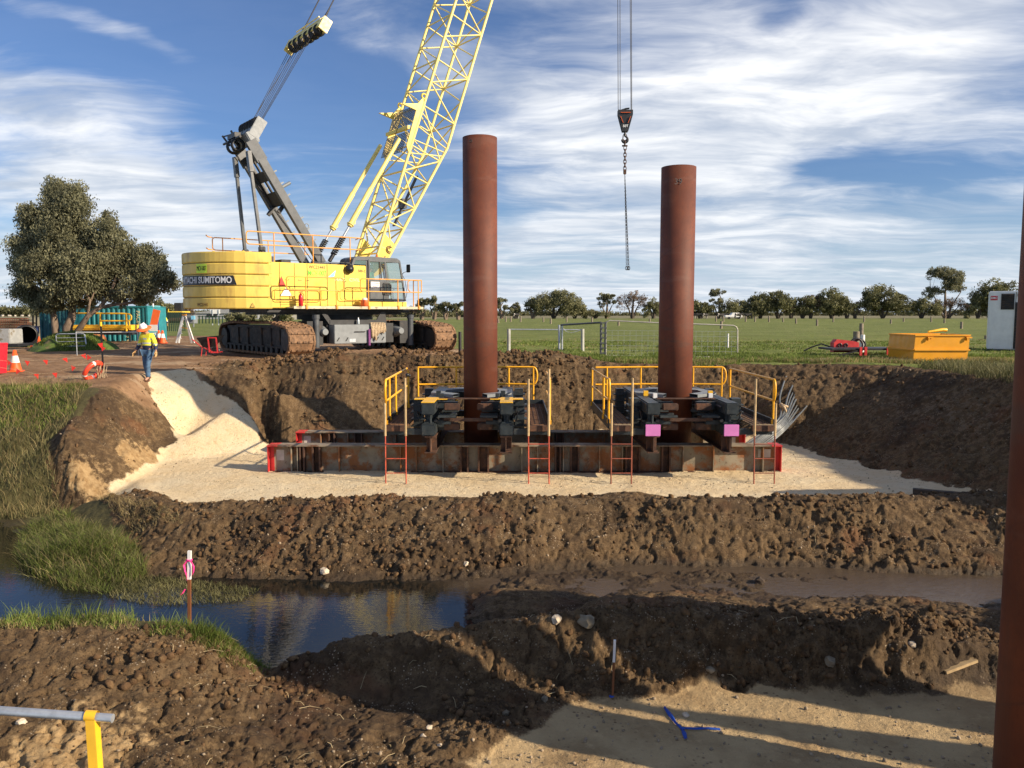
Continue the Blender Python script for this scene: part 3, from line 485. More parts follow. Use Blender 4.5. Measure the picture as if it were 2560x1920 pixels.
# tracks
def track(xc):
    y0,y1=-4.35,4.1; zb,zt=.08,1.42; hw=.56; r=.62
    prof=[]   # side profile loop in (y,z), near end lower chamfer
    def arc(cy,cz,rr,a0,a1,n): return [(cy+rr*math.cos(a0+(a1-a0)*i/n),cz+rr*math.sin(a0+(a1-a0)*i/n)) for i in range(n+1)]
    prof+=arc(y1-.62,.70,.62,R(-90),R(95),9); prof+=[(2.2,1.43),(0,1.40),(-2.3,1.42)]; prof+=arc(y0+.60,.68,.60,R(100),R(270),9)
    # resample to equal shoes
    P=[Vector(p) for p in prof]; P.append(P[0]); Ls=[0]
    for i in range(1,len(P)): Ls.append(Ls[-1]+(P[i]-P[i-1]).length)
    n=52; sh=MB(); 
    def at(s):
        s%=Ls[-1]
        for i in range(1,len(P)):
            if s<=Ls[i]: f=(s-Ls[i-1])/max(1e-9,Ls[i]-Ls[i-1]); return P[i-1].lerp(P[i],f)
        return P[-1]
    belt=MB()
    for k in range(n):
        a=at(Ls[-1]*k/n+.01); c=at(Ls[-1]*(k+1)/n-.012); mid=(a+c)/2; d=(c-a); L_=d.length; d=d/L_; nn=Vector((d.y,-d.x))
        M=Matrix((Vector((1,0,0)),Vector((0,d.x,d.y)),Vector((0,nn.x,nn.y)))).transposed()
        ctr=Vector((xc,mid.x,mid.y)); belt.box(ctr-M@Vector((0,0,.04)),(2*hw,L_*.97,.08),rot=M)
        for q in (-.36,-.12,.12,.36): belt.box(ctr+M@Vector((q+(.02 if k%2 else -.02),L_*.5-.02,.008)),(.15,.075,.05),rot=M)
        for q in (-.5,.5): belt.box(ctr+M@Vector((q,0,.012)),(.07,L_*.7,.04),rot=M)
    t_=belt.build('track_belt',mudst,crane)
    f=MB(); fr=[(y1-.75,.22),(y1-.35,.75),(y1-.8,1.15),(2.0,1.28),(-2.4,1.28),(y0+.85,1.12),(y0+.38,.72),(y0+.75,.22)]
    M=Matrix(((0,0,1,xc),(1,0,0,0),(0,1,0,0),(0,0,0,1)))
    f.prism(fr,-.36,.36,M=M)
    for q in (-.44,.44):
        for i in range(13): f.tube([(xc+q-.04,y0+1.0+i*.55,.26),(xc+q+.04,y0+1.0+i*.55,.26)],.15,12)
        f.tube([(xc+q-.05,y0+.62,.68),(xc+q+.05,y0+.62,.68)],.40,18); f.tube([(xc+q-.05,y1-.62,.70),(xc+q+.05,y1-.62,.70)],.42,18)
    f.build('track_frame',blk,t_)
    pn=MB()
    for s_ in (-1,1):
        X=xc+s_*.37
        for ya,yb in ((-3.0,-2.2),(-2.1,-1.2),(-1.0,.4),(.6,1.6),(1.8,2.9)): pn.b2(X,X+s_*.035,ya,yb,.50,1.12)
        pn.b2(X,X+s_*.10,-3.6,3.4,.36,.43); pn.b2(X,X+s_*.08,-3.3,3.1,1.16,1.24)
        for yy in (-2.15,-1.1,.5,1.7): pn.b2(X,X+s_*.09,yy-.04,yy+.04,.4,1.2)
    pn.build('frame_panel',mat('dusty_dark_steel',(.035,.033,.03),.7,var=.3,c2=(.09,.06,.04),c2s=2.5) if 'dusty_dark_steel' not in MATS else MATS['dusty_dark_steel'],t_)
    return t_
track(-3.48); track(3.30)
b=MB(); b.b2(-2.9,2.7,-2.1,1.9,.62,1.25); b.b2(-1.7,1.5,-2.75,2.2,.5,1.35); b.lathe([(1.5,1.25),(1.5,1.72)],(0,0,0),28); b.lathe([(1.72,1.5),(1.72,1.9)],(0,0,0),28)
for x in (-2.3,2.1): b.b2(x-.35,x+.35,-2.9,-2.0,.45,1.45)
b.prism([(-2.0,1.2),(-1.45,1.45),(-.9,1.35),(-.9,.5),(-2.0,.5)],-2.95,-2.82,M=Matrix(((1,0,0,0),(0,0,-1,0),(0,1,0,0),(0,0,0,1)))); b.build('carbody',blk,crane)
b=MB(); b.b2(-1.62,.82,-3.30,-2.75,.50,1.30,bev=.02); bx=b.build('tool_box',gryl,crane)
b=MB(); b.prism([(-1.62,1.3),(-1.95,1.75),(-1.72,1.75),(-1.40,1.3)],-2.84,-2.78,M=Matrix(((1,0,0,0),(0,0,1,0),(0,1,0,0),(0,0,0,1)))); b.prism([(.5,1.3),(.85,1.85),(1.05,1.85),(1.15,1.1),(.82,1.1),(.82,1.3)],-2.84,-2.78,M=Matrix(((1,0,0,0),(0,0,1,0),(0,1,0,0),(0,0,0,1)))); b.b2(-1.6,.8,-2.86,-2.78,1.3,1.5); b.build('back_plate',blk,bx)
b=MB(); b.b2(-.95,-.65,-3.315,-3.295,.56,.70); b.build('name_plate',MATS['galvanised_steel'],bx)
b=MB(); b.tube([(-.7,-3.34,1.0),(-.2,-3.34,1.0)],.02); b.build('lock_bar',blk,bx)
for x in (-1.5,-1.1,.35,.62): b=MB(); b.bar((x,-3.32,.62),(x+.10,-3.32,.76),.03,.03); b.build('box_lug',blk,bx)
for x in (-2.25,2.3):
    b=MB(); b.tube([(x,-2.9,.35),(x,-2.9,1.68)],.13,14); b.tube([(x,-2.9,1.55),(x,-2.9,1.72)],.155,14); b.build('jack_cylinder',gry,crane)
    b=MB(); q=x+.35 if x<0 else x-.55; b.tube([(q,-2.5,1.0),(q,-3.05,1.0)],[.30,.13],16); b.build('jack_cone',gryl,crane)
# counterweight slabs
def cw_plan(inset=0):
    pts_=[(-3.95,-2.52),(-4.98,-2.38)]
    for i in range(1,28):
        t_=-1+2*i/28; pts_.append((-4.98-1.68*(1-t_*t_)**.75,2.38*t_))
    pts_+=[(-4.98,2.38),(-3.95,2.52)]
    cx_,cy_=-4.6,0; k=1-inset; return [(cx_+(p[0]-cx_)*k,cy_+(p[1]-cy_)*k) for p in pts_]
zs_=[1.95,2.41,2.87,3.33,3.79,4.25]
slabs=[]
for i in range(5):
    b=MB(); P0=cw_plan(); P1=cw_plan(.012); z0,z1=zs_[i]+.012,zs_[i+1]-.012; n=len(P0); vs=[]
    for P_,z in ((P1,z0),(P0,z0+.04),(P0,z1-.04),(P1,z1)): vs+=[(p[0],p[1],z) for p in P_]
    fs=[tuple(range(n))[::-1],tuple(range(3*n,4*n))]+[(k*n+j,k*n+(j+1)%n,(k+1)*n+(j+1)%n,(k+1)*n+j) for k in range(3) for j in range(n)]
    b.add(vs,fs); slabs.append(b.build('counterweight_slab',cwy,crane))
b=MB(); b.prism(cw_plan(.03),1.99,4.20); b.build('counterweight_core',blk,crane)
for x,y in ((-4.7,-1.4),(-5.6,-.5),(-5.4,1.2),(-4.4,.6)): b=MB(); b.ball((x,y,4.27),.085); b.build('lifting_lug',cwy,slabs[4])
def on_arc(me,s0,z0,out=.012,size=1):   # wrap flat text round the tail: x -> arc length
    P=[Vector(p) for p in cw_plan()]; P=P[1:-1]; Ls=[0]
    for i in range(1,len(P)): Ls.append(Ls[-1]+(P[i]-P[i-1]).length)
    for v in me.vertices:
        s=min(max(s0-v.co.x,0),Ls[-1]-.001)
        for i in range(1,len(P)):
            if s<=Ls[i]: break
        f=(s-Ls[i-1])/(Ls[i]-Ls[i-1]); p=P[i-1].lerp(P[i],f); d=(P[i]-P[i-1]).normalized(); n=Vector((d.y,-d.x)) 
        if n.dot(p-Vector((-4.5,0)))<0: n=-n
        q=p+n*(out+v.co.z); v.co=(q.x,q.y,z0+v.co.y)
def strip(x0,x1,y0,y1,skew=0,n=24):
    me=bpy.data.meshes.new('strip'); vs=[];fs=[]
    for i in range(n+1):
        x=x0+(x1-x0)*i/n; vs+=[(x-(skew if i==n else 0)*0,y0,0),(x-(skew if i==n else 0),y1,0)]
    for i in range(n): fs.append((2*i,2*i+2,2*i+3,2*i+1))
    me.from_pydata(vs,[],fs); return me
def fitw(me,w_):
    xs=[v.co.x for v in me.vertices]; k=w_/(max(xs)-min(xs))
    for v in me.vertices: v.co.x*=k
    return me
me=strip(-1.50,1.46,-.19,.19,.14); on_arc(me,1.80,3.10,.014); brd=mkobj('name_board',me,blk2,slabs[2])
me=fitw(text_mesh('HITACHI SUMITOMO',.36,.003,.006),2.66); on_arc(me,1.86,3.095,.022); mkobj('lettering',me,mat('silver_lettering',(.62,.63,.64),.45,var=.04),brd)
me=strip(-.27,.27,-.18,.18); on_arc(me,1.83,3.57,.014); p_=mkobj('number_plate',me,limeyel,slabs[3])
me=fitw(text_mesh('MCV-007',.27,.003,.0),.47); on_arc(me,1.83,3.565,.022); mkobj('lettering',me,txtk,p_)
me=fitw(text_mesh('WC21441',.19,.003,.004),.55); on_arc(me,1.83,2.12,.016); mkobj('lettering',me,txtb,slabs[0])
b=MB(); b.add([(0,0,0),(.2,0,0),(.1,0,.18),(.035,0,.02),(.165,0,.02),(.1,0,.145)],[(0,1,4,3),(1,2,5,4),(2,0,3,5)]); 
o=b.build('warning_triangle',txtb,slabs[0]); o.location=(-4.85,-2.432,2.02); o.rotation_euler=(0,0,-R(8))
# house
b=MB(); b.b2(-4.1,.34,-2.5,2.5,2.0,3.86,bev=.03); b.b2(.34,2.2,.9,2.5,2.0,3.5,bev=.03); b.b2(.3,2.35,-2.5,.9,2.0,2.30); house=b.build('machinery_house',yel,crane)
b=MB()
for x in (-3.62,-2.98,-2.42,-1.52,-.72,.32): b.b2(x-.012,x+.012,-2.507,-2.495,2.05,3.84)
b.b2(-3.6,.3,-2.506,-2.496,2.12,2.14); b.build('door_gap',mat('panel_gap',(.12,.08,.02),.7),house)
b=MB(); b.b2(-4.1,2.6,-2.3,2.3,1.82,1.99); b.b2(-3.5,2.4,-1.9,1.9,1.72,1.82); b.build('revolving_frame',blk,crane)
def hl(txt,sz,m_,x,z,y=-2.508,sx=1,bold=0,par=None): return lettering(txt,sz,m_,par or house,(x,y,z),(1,0,0),bold=bold,sx=sx)
hl('WC21441',.185,txtb,-1.97,3.71,sx=.95,bold=.003); hl('MCV-007',.30,txtg,-1.98,3.46,sx=.72,bold=.004); hl('500-2',.17,txtb,.10,3.62,sx=.9,bold=.003); hl('CIVIL',.20,txtl,-.25,3.22,sx=1.1,bold=.003); hl('MAC',.20,txtl,-.95,3.22,sx=1.1,bold=.003)
for x in (-3.3,-2.75,-2.43,-.72): hl('\u2022-\u2022',.17,txtb,x,3.15,bold=.003)
b=MB(); b.add([(-1.50,-2.508,3.30),(-1.20,-2.508,3.34),(-1.12,-2.508,3.62)],[(0,1,2)]); b.build('logo_mark',lblue,house)
b=MB(); b.add([(-3.62,-2.56,2.50),(-3.12,-2.56,2.50),(-3.37,-2.56,2.86)],[(0,1,2)]); o=b.build('triangle_sign',txtw,house); 
b=MB(); b.add([(-3.66,-2.57,2.90),(-3.40,-2.57,2.90),(-3.58,-2.57,3.32)],[(0,1,2)]); b.build('red_marker',flagm,house)
b=MB(); b.lathe([(.001,0),(.16,0),(.19,.05),(.19,.13),(.12,.18),(.10,.25),(.001,.25)],(-.52,-2.5,3.68),16,M=Matrix.Rotation(R(90),3,'X')); b.tube([(-.72,-2.52,3.95),(-.55,-2.6,3.9),(-.4,-2.6,3.86),(-.3,-2.55,3.72)],.02,6); b.build('intake_cap',blk2,house)
b=MB(); b.b2(-4.0,-3.5,-1.6,-.4,3.86,4.15); b.b2(-3.4,-3.0,-2.2,-1.4,3.86,4.0); b.b2(-1.6,-.2,-1.4,1.4,3.86,4.0)
b.build('roof_machinery',blk,crane)
b=MB(); 
for x0,x1 in ((-3.2,-2.4),(-2.2,-.2),(-1.4,.1)): b.tube([(x0,-2.4,3.86),(x0,-2.4,3.96),(x1,-2.4,3.96),(x1,-2.4,3.86)],.012,5)
b.build('roof_grab_rail',gry,house)
# walkway + rails
b=MB(); b.b2(-3.35,2.78,-3.22,-2.52,1.99,2.05); b.b2(-3.35,2.78,-3.25,-3.2,1.965,2.075); b.build('walkway',mat('walkway_edge',(.52,.47,.33),.5,var=.1,c2=(.2,.15,.08)),crane)
def rail(pts_,par=crane,r=.024,m=orr,name='handrail'): b=MB(); [b.tube(p,r,8) for p in pts_]; return b.build(name,m,par)
def loop(x0,x1,z0,z1,y,rr=.12,sides='lr'):
    P=[]; 
    def c(cx_,cz,a0,a1): return [(cx_+rr*math.cos(R(a0+(a1-a0)*i/4)),y,cz+rr*math.sin(R(a0+(a1-a0)*i/4))) for i in range(5)]
    P+= [( x1,y,z0)] if 'r' not in sides else []
    A=c(x1-rr,z0+rr,-90,0)+c(x1-rr,z1-rr,0,90) if 'r' in sides else [(x1,y,z0)]
    B=c(x0+rr,z1-rr,90,180)+c(x0+rr,z0+rr,180,270) if 'l' in sides else [(x0,y,z1),(x0,y,z0)]
    if 'r' in sides: return A+B+[A[0]]
    return [(x1,y,z1)]+B+[(x1,y,z0)]
yR=-3.2
rail([loop(-3.62,-1.12,2.72,3.26,yR),[(-2.8,yR,2.0),(-2.8,yR,3.26)],[(-1.46,yR,2.0),(-1.46,yR,3.26)]])
rail([loop(-.33,2.72,2.72,3.26,yR,sides='l'),[(.05,yR,2.0),(.05,yR,3.26)],[(1.5,yR,2.0),(1.5,yR,3.26)],[(2.55,yR,2.0),(2.55,yR,3.26)],[(2.72,yR,2.75),(2.72,yR,3.26),(2.72,-2.5,3.26),(2.72,-2.5,2.0)],[(2.12,yR,3.24),(2.02,yR,3.18),(2.02,yR,2.85),(2.12,yR,2.75)]])
rail([loop(-3.9,-1.84,2.3,2.78,-2.62,sides='lr'),loop(-1.0,.2,2.35,2.8,-2.62,sides='l')],r=.016,m=mat('inner_rail_ochre',(.62,.36,.05),.5))
for x in (-2.8,-1.46,.05,1.5,2.55): b=MB(); b.b2(x-.05,x+.05,-3.3,-3.14,1.95,2.12,bev=.02); b.build('rail_clamp',orr,crane)
rail([loop(-4.88,.2,4.55,5.06,-2.3,sides='l'),[(-3.74,-2.3,3.86),(-3.74,-2.3,5.06)],[(-2.05,-2.3,3.86),(-2.05,-2.3,5.06)],[(-.33,-2.3,3.86),(-.33,-2.3,5.06)],[(.1,-2.3,5.05),(.3,-1.6,5.05)],[(.1,-2.3,4.55),(.3,-1.6,4.55)]])
rail([loop(-4.75,-.2,4.6,5.15,2.3,sides='l'),[(-4.3,2.3,3.9),(-4.3,2.3,5.15)],[(-2.2,2.3,3.86),(-2.2,2.3,5.15)],[(-.4,2.3,3.86),(-.4,2.3,5.15)],[(-4.75,2.3,5.15),(-5.0,2.1,5.15),(-5.3,1.4,5.15)],[(-4.75,2.3,4.6),(-5.0,2.1,4.6),(-5.3,1.4,4.6)]],m=orr)
# cab
def frame_loop(P,w_,th,y,b):  # polygon frame of bars in plane y
    for i in range(len(P)): p=P[i];q=P[(i+1)%len(P)]; b.bar((p[0],y,p[1]),(q[0],y,q[1]),th,w_,up=(0,1,0))
sideP=[(.40,2.32),(2.26,2.32),(2.12,3.2),(1.92,4.16),(.50,4.20),(.40,4.1)]
b=MB()
M=Matrix(((1,0,0,0),(0,0,1,0),(0,1,0,0),(0,0,0,1)))
b.prism([(.40,2.32),(2.0,2.32),(1.42,2.45),(1.42,3.20),(.40,3.20)],-2.56,-2.50,M=M); b.prism([(.40,2.32),(2.26,2.32),(2.24,2.42),(.40,2.42)],-2.56,-1.3,M=M)
b.prism([(-.38,3.86),(.45,3.86),(.45,4.20),(-.25,4.20)],-1.35,-1.30,M=M); b.prism([(.32,2.32),(.45,2.32),(.45,4.2),(.32,4.2)],-2.5,-1.3,M=M)
b.prism([(-.40,3.84),(-.28,4.16),(-.1,4.25),(.6,4.27),(1.85,4.24),(2.02,4.14),(1.94,4.08),(.5,4.10),(-.2,4.08),(-.3,3.84)],-2.54,-1.25,M=M)
for y in (-2.53,-1.30):
    for p,q in (((.45,2.4),(.45,4.15)),((1.98,4.12),(2.14,3.2)),((2.14,3.2),(2.26,2.34)),((.45,4.08),(1.95,4.08)),((1.34,3.2),(1.24,4.08))): b.bar((p[0],y,p[1]),(q[0],y,q[1]),.07,.06)
b.bar((-.34,-2.5,3.88),(-.22,-2.5,4.12),.06,.06); b.bar((2.12,-2.5,3.2),(2.12,-1.3,3.2),.04,.05); b.bar((.4,-2.53,3.23),(2.14,-2.53,3.23),.05,.05); b.bar((1.36,-2.53,2.4),(1.36,-2.53,3.2),.05,.05)
cab=b.build('cab',gry,crane)
for nm,poly in (('rear_window',[(-.30,3.9),(.30,3.9),(.30,4.08),(-.2,4.08)]),('window',[(.50,3.25),(.98,3.25),(.95,4.05),(.50,4.05)]),('window',[(1.0,3.25),(1.33,3.25),(1.22,4.05),(.97,4.05)]),('window',[(1.40,3.25),(2.10,3.25),(1.93,4.05),(1.28,4.05)]),('window',[(1.42,2.45),(2.21,2.45),(2.10,3.2),(1.42,3.2)])):
    b=MB(); b.add([(p[0],-2.525,p[1]) for p in poly],[(0,1,2,3)]); b.build(nm,glass,cab)
b=MB(); b.add([(2.26,-2.5,2.4),(2.26,-1.32,2.4),(2.14,-1.32,3.2),(2.14,-2.5,3.2)],[(0,1,2,3)]); b.add([(2.14,-2.5,3.2),(2.14,-1.32,3.2),(1.97,-1.32,4.1),(1.97,-2.5,4.1)],[(0,1,2,3)]); b.build('windscreen',glass,cab)
b=MB(); b.b2(.9,1.35,-2.575,-2.555,3.26,4.0); 
for p,q in (((.96,3.26),(.96,4.03)),((1.22,3.3),(1.12,4.0)),((1.3,3.3),(1.2,4.0)),((.96,4.03),(1.16,4.03))): pass
b=MB()
for p,q in (((.97,3.25),(.97,4.05)),((1.2,3.3),(1.1,4.0)),((1.28,3.3),(1.18,4.0)),((1.06,3.3),(1.0,4.0))): b.bar((p[0],-2.56,p[1]),(q[0],-2.56,q[1]),.03,.03)
b.build('window_bar',blk2,cab)
b=MB(); P_=[(1.12,2.62),(1.50,2.62),(1.50,3.05),(1.42,3.1),(1.14,3.1)]; frame_loop(P_,.04,.05,-2.585,b); b.bar((1.32,-2.585,2.62),(1.32,-2.585,3.1),.03,.03); vent=b.build('door_window_frame',blk2,cab)
b=MB(); b.add([(1.14,-2.575,2.64),(1.49,-2.575,2.64),(1.49,-2.575,3.05),(1.16,-2.575,3.08)],[(0,1,2,3)]); b.build('pane',mat('dark_glass',(.03,.035,.035),.1),vent)
b=MB(); b.b2(.98,1.08,-2.60,-2.565,2.78,2.90); b.build('door_handle',blk2,cab)
b=MB(); b.b2(.50,.93,-2.585,-2.565,2.90,3.17); sg=b.build('notice_board',wht,cab)
for i,t_ in enumerate(('DO NOT OPERATE','WITHOUT SIGNAL','PERSONNEL')): lettering(t_,.045,mat('grey_lettering%d'%i,(.3,.3,.3),.5),sg,(.715,-2.592,3.10-i*.075),(1,0,0))
b=MB(); b.tube([(2.06,-2.5,3.45),(2.15,-2.62,3.62),(2.28,-2.7,3.66)],.014,6); b.box((2.33,-2.72,3.80),(.05,.22,.36),rz=R(20),bev=.02); b.tube([(2.08,-2.52,3.6),(2.24,-2.56,3.3),(2.34,-2.56,2.7),(2.28,-2.52,2.4)],.012,6); b.build('side_mirror',blk2,cab)
b=MB(); b.lathe([(.07,0),(.07,.04),(.055,.05),(.055,.13),(.03,.17),(.001,.18)],(1.2,-1.9,4.26),14); b.build('beacon',mat('amber_beacon',(.9,.2,.02),.25),cab)
b=MB(); b.b2(.6,1.05,-2.2,-1.7,2.4,2.85,bev=.05); b.b2(.55,.72,-2.2,-1.7,2.8,3.5,bev=.05); b.build('operator_seat',blk2,cab)
# boom
BA=R(70.2); bd=Vector((math.cos(BA),0,math.sin(BA))); bn_=Vector((math.sin(BA),0,-math.cos(BA)))  # along, forward-normal
L0=Vector((1.50,0,4.03)); HW=1.1; DEP=1.86
nodes=[0.9,2.15,3.3,4.7,6.0,8.05]+[8.05+2.42*i for i in range(1,17)]; TIPS=49.5
def dep(s): return DEP*min(1,.24+.76*s/6.8)
def wid(s): return HW if s<46.9 else HW*(1-(s-46.9)/2.6*.55)
def LN(s,sd): return L0+bd*s+Vector((0,sd*wid(s),0))
def RN(s,sd): return LN(s,sd)+bn_*dep(s)
b=MB()
for sd in (-1,1):
    b.tube([LN(s,sd) for s in (-.6,6.8,46.9,TIPS)],.072,10); b.tube([RN(s,sd) for s in (-.3,6.8,46.9,TIPS)],.072,10)
chord=b.build('boom_chord',boomy,crane)
def lace(name,A,B,r=.037,par=crane):
    b=MB(); flip=False
    for i in range(len(nodes)-1):
        s0,s1=nodes[i],nodes[i+1]; sm=(s0+s1)/2
        b.tube([A(s0),B(s0)],r,6)
        if s1<8.1:
            a,c=(A(s0),B(s1)) if flip else (B(s0),A(s1)); b.tube([a,c],r,6); flip=not flip
        else: b.tube([B(s0),A(sm)],r,6); b.tube([A(sm),B(s1)],r,6)
    b.tube([A(nodes[-1]),B(nodes[-1])],r,6); return b.build(name,boomy,par)
lace('boom_lacing',lambda s:LN(s,-1),lambda s:RN(s,-1)); lace('boom_lacing',lambda s:LN(s,1),lambda s:RN(s,1)); lace('boom_lacing',lambda s:LN(s,1),lambda s:LN(s,-1)); lace('boom_lacing',lambda s:RN(s,-1),lambda s:RN(s,1))
for sd in (-1,1):
    b=MB(); P_=[L0+bd*-.7+bn_*.0,L0+bd*1.55,L0+bd*1.25+bn_*dep(1.25),L0+bd*-.3+bn_*.42]
    y=sd*1.1; vs=[p+Vector((0,y-.03,0)) for p in P_]+[p+Vector((0,y+.03,0)) for p in P_]; b.add(vs,[(0,1,2,3),(7,6,5,4),(0,4,5,1),(1,5,6,2),(2,6,7,3),(3,7,4,0)]); fp=b.build('boom_foot_plate',yel,crane)
    if sd<0:
        ctr=L0+bd*.92+bn_*.48+Vector((0,-1.135,0))
        M=Matrix(((1,0,0),(0,0,1),(0,1,0))); b=MB(); b.torus(ctr,.16,.035,14,5,M=M,a0=R(40),a1=R(330)); b.torus(ctr+Vector((0,-.01,0)),.09,.022,12,5,M=M,a0=R(60),a1=R(300)); b.tube([ctr+Vector((0,0,.0)),ctr+Vector((.07,0,.22))],.012,5); b.build('boom_emblem',txtb,fp)
        lettering('WLL',.15,txtb,fp,L0+bd*.30+bn_*.14+Vector((0,-1.135,0)),bd,up=-bn_,bold=.004); lettering('Tonne',.15,txtb,fp,L0+bd*.38+bn_*.36+Vector((0,-1.135,0)),bd,up=-bn_,bold=.004)
# stop frame and mesh panels on the back of the boom
sA,sB=5.55,7.9
for sd in (-1,1):
    b=MB(); o_=-bn_*.24; y=Vector((0,sd*1.1,0)); P_=[L0+bd*sA,L0+bd*(sA+.3)+o_,L0+bd*(sB+.1)+o_*1.3,L0+bd*(sB+.5)+o_*.6,L0+bd*(sB+.1)]
    P_=[p+y for p in P_]; n=len(P_); b.add([p+Vector((0,-.04,0)) for p in P_]+[p+Vector((0,.04,0)) for p in P_],[tuple(range(n)),tuple(range(n,2*n))[::-1]]+[(i,(i+1)%n,n+(i+1)%n,n+i) for i in range(n)])
    q=L0+bd*(sB-.05)+y; b.add([q+o_*1.2+Vector((0,-.05,.12)),q+o_*1.2+Vector((0,-.05,-.22)),q+o_*1.2+Vector((-.85,-.05,-.02)),q+o_*1.2+Vector((0,.05,.12)),q+o_*1.2+Vector((0,.05,-.22)),q+o_*1.2+Vector((-.85,.05,-.02))],[(0,1,2),(5,4,3),(0,3,4,1),(1,4,5,2),(2,5,3,0)])
    b.torus(L0+bd*(sB+.55)+y+o_*.5,.12,.05,14,6,M=Matrix(((1,0,0),(0,0,1),(0,1,0)))); b.build('boom_stop_plate',yel,crane)
def meshpanel(s0,s1):
    b=MB(); o_=-bn_*.30; n=13; k=11
    for i in range(n+1): y=-1.02+2.04*i/n; b.bar(L0+bd*s0+o_+Vector((0,y,0)),L0+bd*s1+o_+Vector((0,y,0)),.035,.012)
    for j in range(k+1): s=s0+(s1-s0)*j/k; b.bar(L0+bd*s+o_+Vector((0,-1.04,0)),L0+bd*s+o_+Vector((0,1.04,0)),.012,.04)
    return b.build('mesh_walk_panel',gry,crane)
meshpanel(5.55,6.55); meshpanel(7.0,7.9)
b=MB(); b.bar(L0+bd*6.75-bn_*.36+Vector((0,-1.04,0)),L0+bd*6.75-bn_*.36+Vector((0,1.04,0)),.16,.16); b.build('stop_cross_beam',yel,crane)
b=MB()
for sd in (-1,1):
    for s in (5.6,6.3,7.0,7.7): b.tube([LN(s,sd),RN(6.6+(s-6.6)*.3,sd)],.03,6)
b.build('stop_frame_bracing',boomy,crane)
b=MB(); b.bar(LN(2.4,0)+bn_*.9,LN(5.2,0)+bn_*1.3,.22,.05); b.box(LN(3.6,0)+bn_*1.0,(.25,.4,.45)); b.tube([LN(3.0,-1)+bn_*.3,LN(3.8,-.4)+bn_*1.0],.02,5); b.build('load_display_board',blk2,crane)
for sd in (-1,1):   # backstops
    f0=Vector((-.65,sd*.9,4.1)); f1=Vector((3.0,sd*.9,9.92)); d=(f1-f0).normalized(); Lb=(f1-f0).length
    b=MB(); b.tube([f0+d*1.9,f0+d*1.95,f0+d*2.1,f0+d*(Lb*.58),f0+d*(Lb*.585),f1],[.12,.13,.125,.125,.10,.095],14); b.torus(f0+d*2.0,.14,.035,14,6,M=d.to_track_quat('Z','Y').to_matrix()); b.box(f0+d*2.05+Vector((.15,0,.05)),(.12,.1,.14)); bs_=b.build('backstop_tube',boomy,crane)
    b=MB(); b.tube([f0+d*.2,f0+d*2.0],.055,12); b.build('backstop_rod',galv,bs_)
    b=MB(); sp_=[]
    a=d.orthogonal().normalized(); c=d.cross(a)
    for i in range(120): t_=i/119*10*2*math.pi; sp_.append(f0+d*(.35+.95*i/119)+(a*math.cos(t_)+c*math.sin(t_))*.115)
    b.tube(sp_,.028,6); b.tube([f0,f0+d*.4],.09,10); b.build('backstop_spring',blk,bs_)
# mast (gantry)
mt=Vector((-4.05,0,8.95)); mf=Vector((-1.0,0,4.0)); md=(mt-mf).normalized(); mn=Vector((md.z,0,-md.x))
b=MB()
for sd in (-1,1): b.bar(mf+Vector((0,sd*.86,0)),mf+md*5.0+Vector((0,sd*.80,0)),.26,.34); b.bar(mf+md*4.9+Vector((0,sd*.80,0)),mt+Vector((0,sd*.78,0)),.22,.46)
mast=b.build('mast_leg',gry,crane)
b=MB(); ml=(mt-mf).length
def web(s0,s1): b.bar(mf+md*s0,mf+md*s1,1.45,.05,up=(1,0,0)) if False else b.box(mf+md*((s0+s1)/2),(.05,1.45,s1-s0),rot=Matrix((mn,Vector((0,1,0)),md)).transposed())
web(2.9,3.55); web(4.05,4.5); web(5.0,5.3)
for y0,y1 in ((-.72,-.50),(-.09,.09),(.50,.72)):
    for s0,s1 in ((3.54,4.06),(4.49,5.01)): b.box(mf+md*((s0+s1)/2)+Vector((0,(y0+y1)/2,0)),(.048,y1-y0,s1-s0),rot=Matrix((mn,Vector((0,1,0)),md)).transposed())
for sd in (-1,1): b.bar(mf+md*2.95+Vector((0,sd*.6,0)),mf+md*2.75-mn*.45+Vector((0,sd*.6,0)),.12,.16)
b.build('mast_web',blk,mast)
b=MB()
for sd in (-1,1):
    for i in range(7): q=mf+md*(1.0+i*.55)+mn*.2+Vector((0,sd*.8,0)); b.bar(q,q+mn*.16,.03,.06)
q=mf+md*3.6+mn*.2+Vector((0,-.8,0)); b.tube([q,q+mn*.42],.07,8); b.tube([mf+md*(1.2)+mn*.22+Vector((0,-.7,0)),mf+md*4.6+mn*.24+Vector((0,-.66,0))],.03,6); b.torus(mf+md*1.7+mn*.3+Vector((0,-.8,0)),.09,.02,12,5,M=Matrix(((1,0,0),(0,0,1),(0,1,0)))); b.build('mast_fitting',gryl,mast)
b=MB(); b.box(mt+Vector((.10,0,.15)),(.42,1.75,.55),rot=Matrix((mn,Vector((0,1,0)),md)).transposed(),bev=.04); q=mt+Vector((.32,0,.55)); ru=Vector((.49,0,.87)); M_=Matrix((Vector((.87,0,-.49)),Vector((0,1,0)),ru)).transposed()
for y in (-.86,-.3,.3,.86): b.box(q+Vector((0,y,0)),(.46,.05,.9),rot=M_,bev=.02)
b.box(q,(.40,1.75,.5),rot=M_); hd=b.build('mast_head',gryl,mast)
b=MB()
for y in (-.75,-.45,-.15,.15,.45,.75): b.lathe([(.08,-.04),(.3,-.04),(.24,0),(.3,.04),(.08,.04)],q+Vector((.05,y,.18)),18,M=Matrix.Rotation(R(90),3,'X'))
for y in (-.3,.25): b.lathe([(.20,-.04),(.30,-.05),(.27,0),(.30,.05),(.20,.04)],mt+Vector((-.35,y,-.15)),18,M=Matrix.Rotation(R(90),3,'X'))
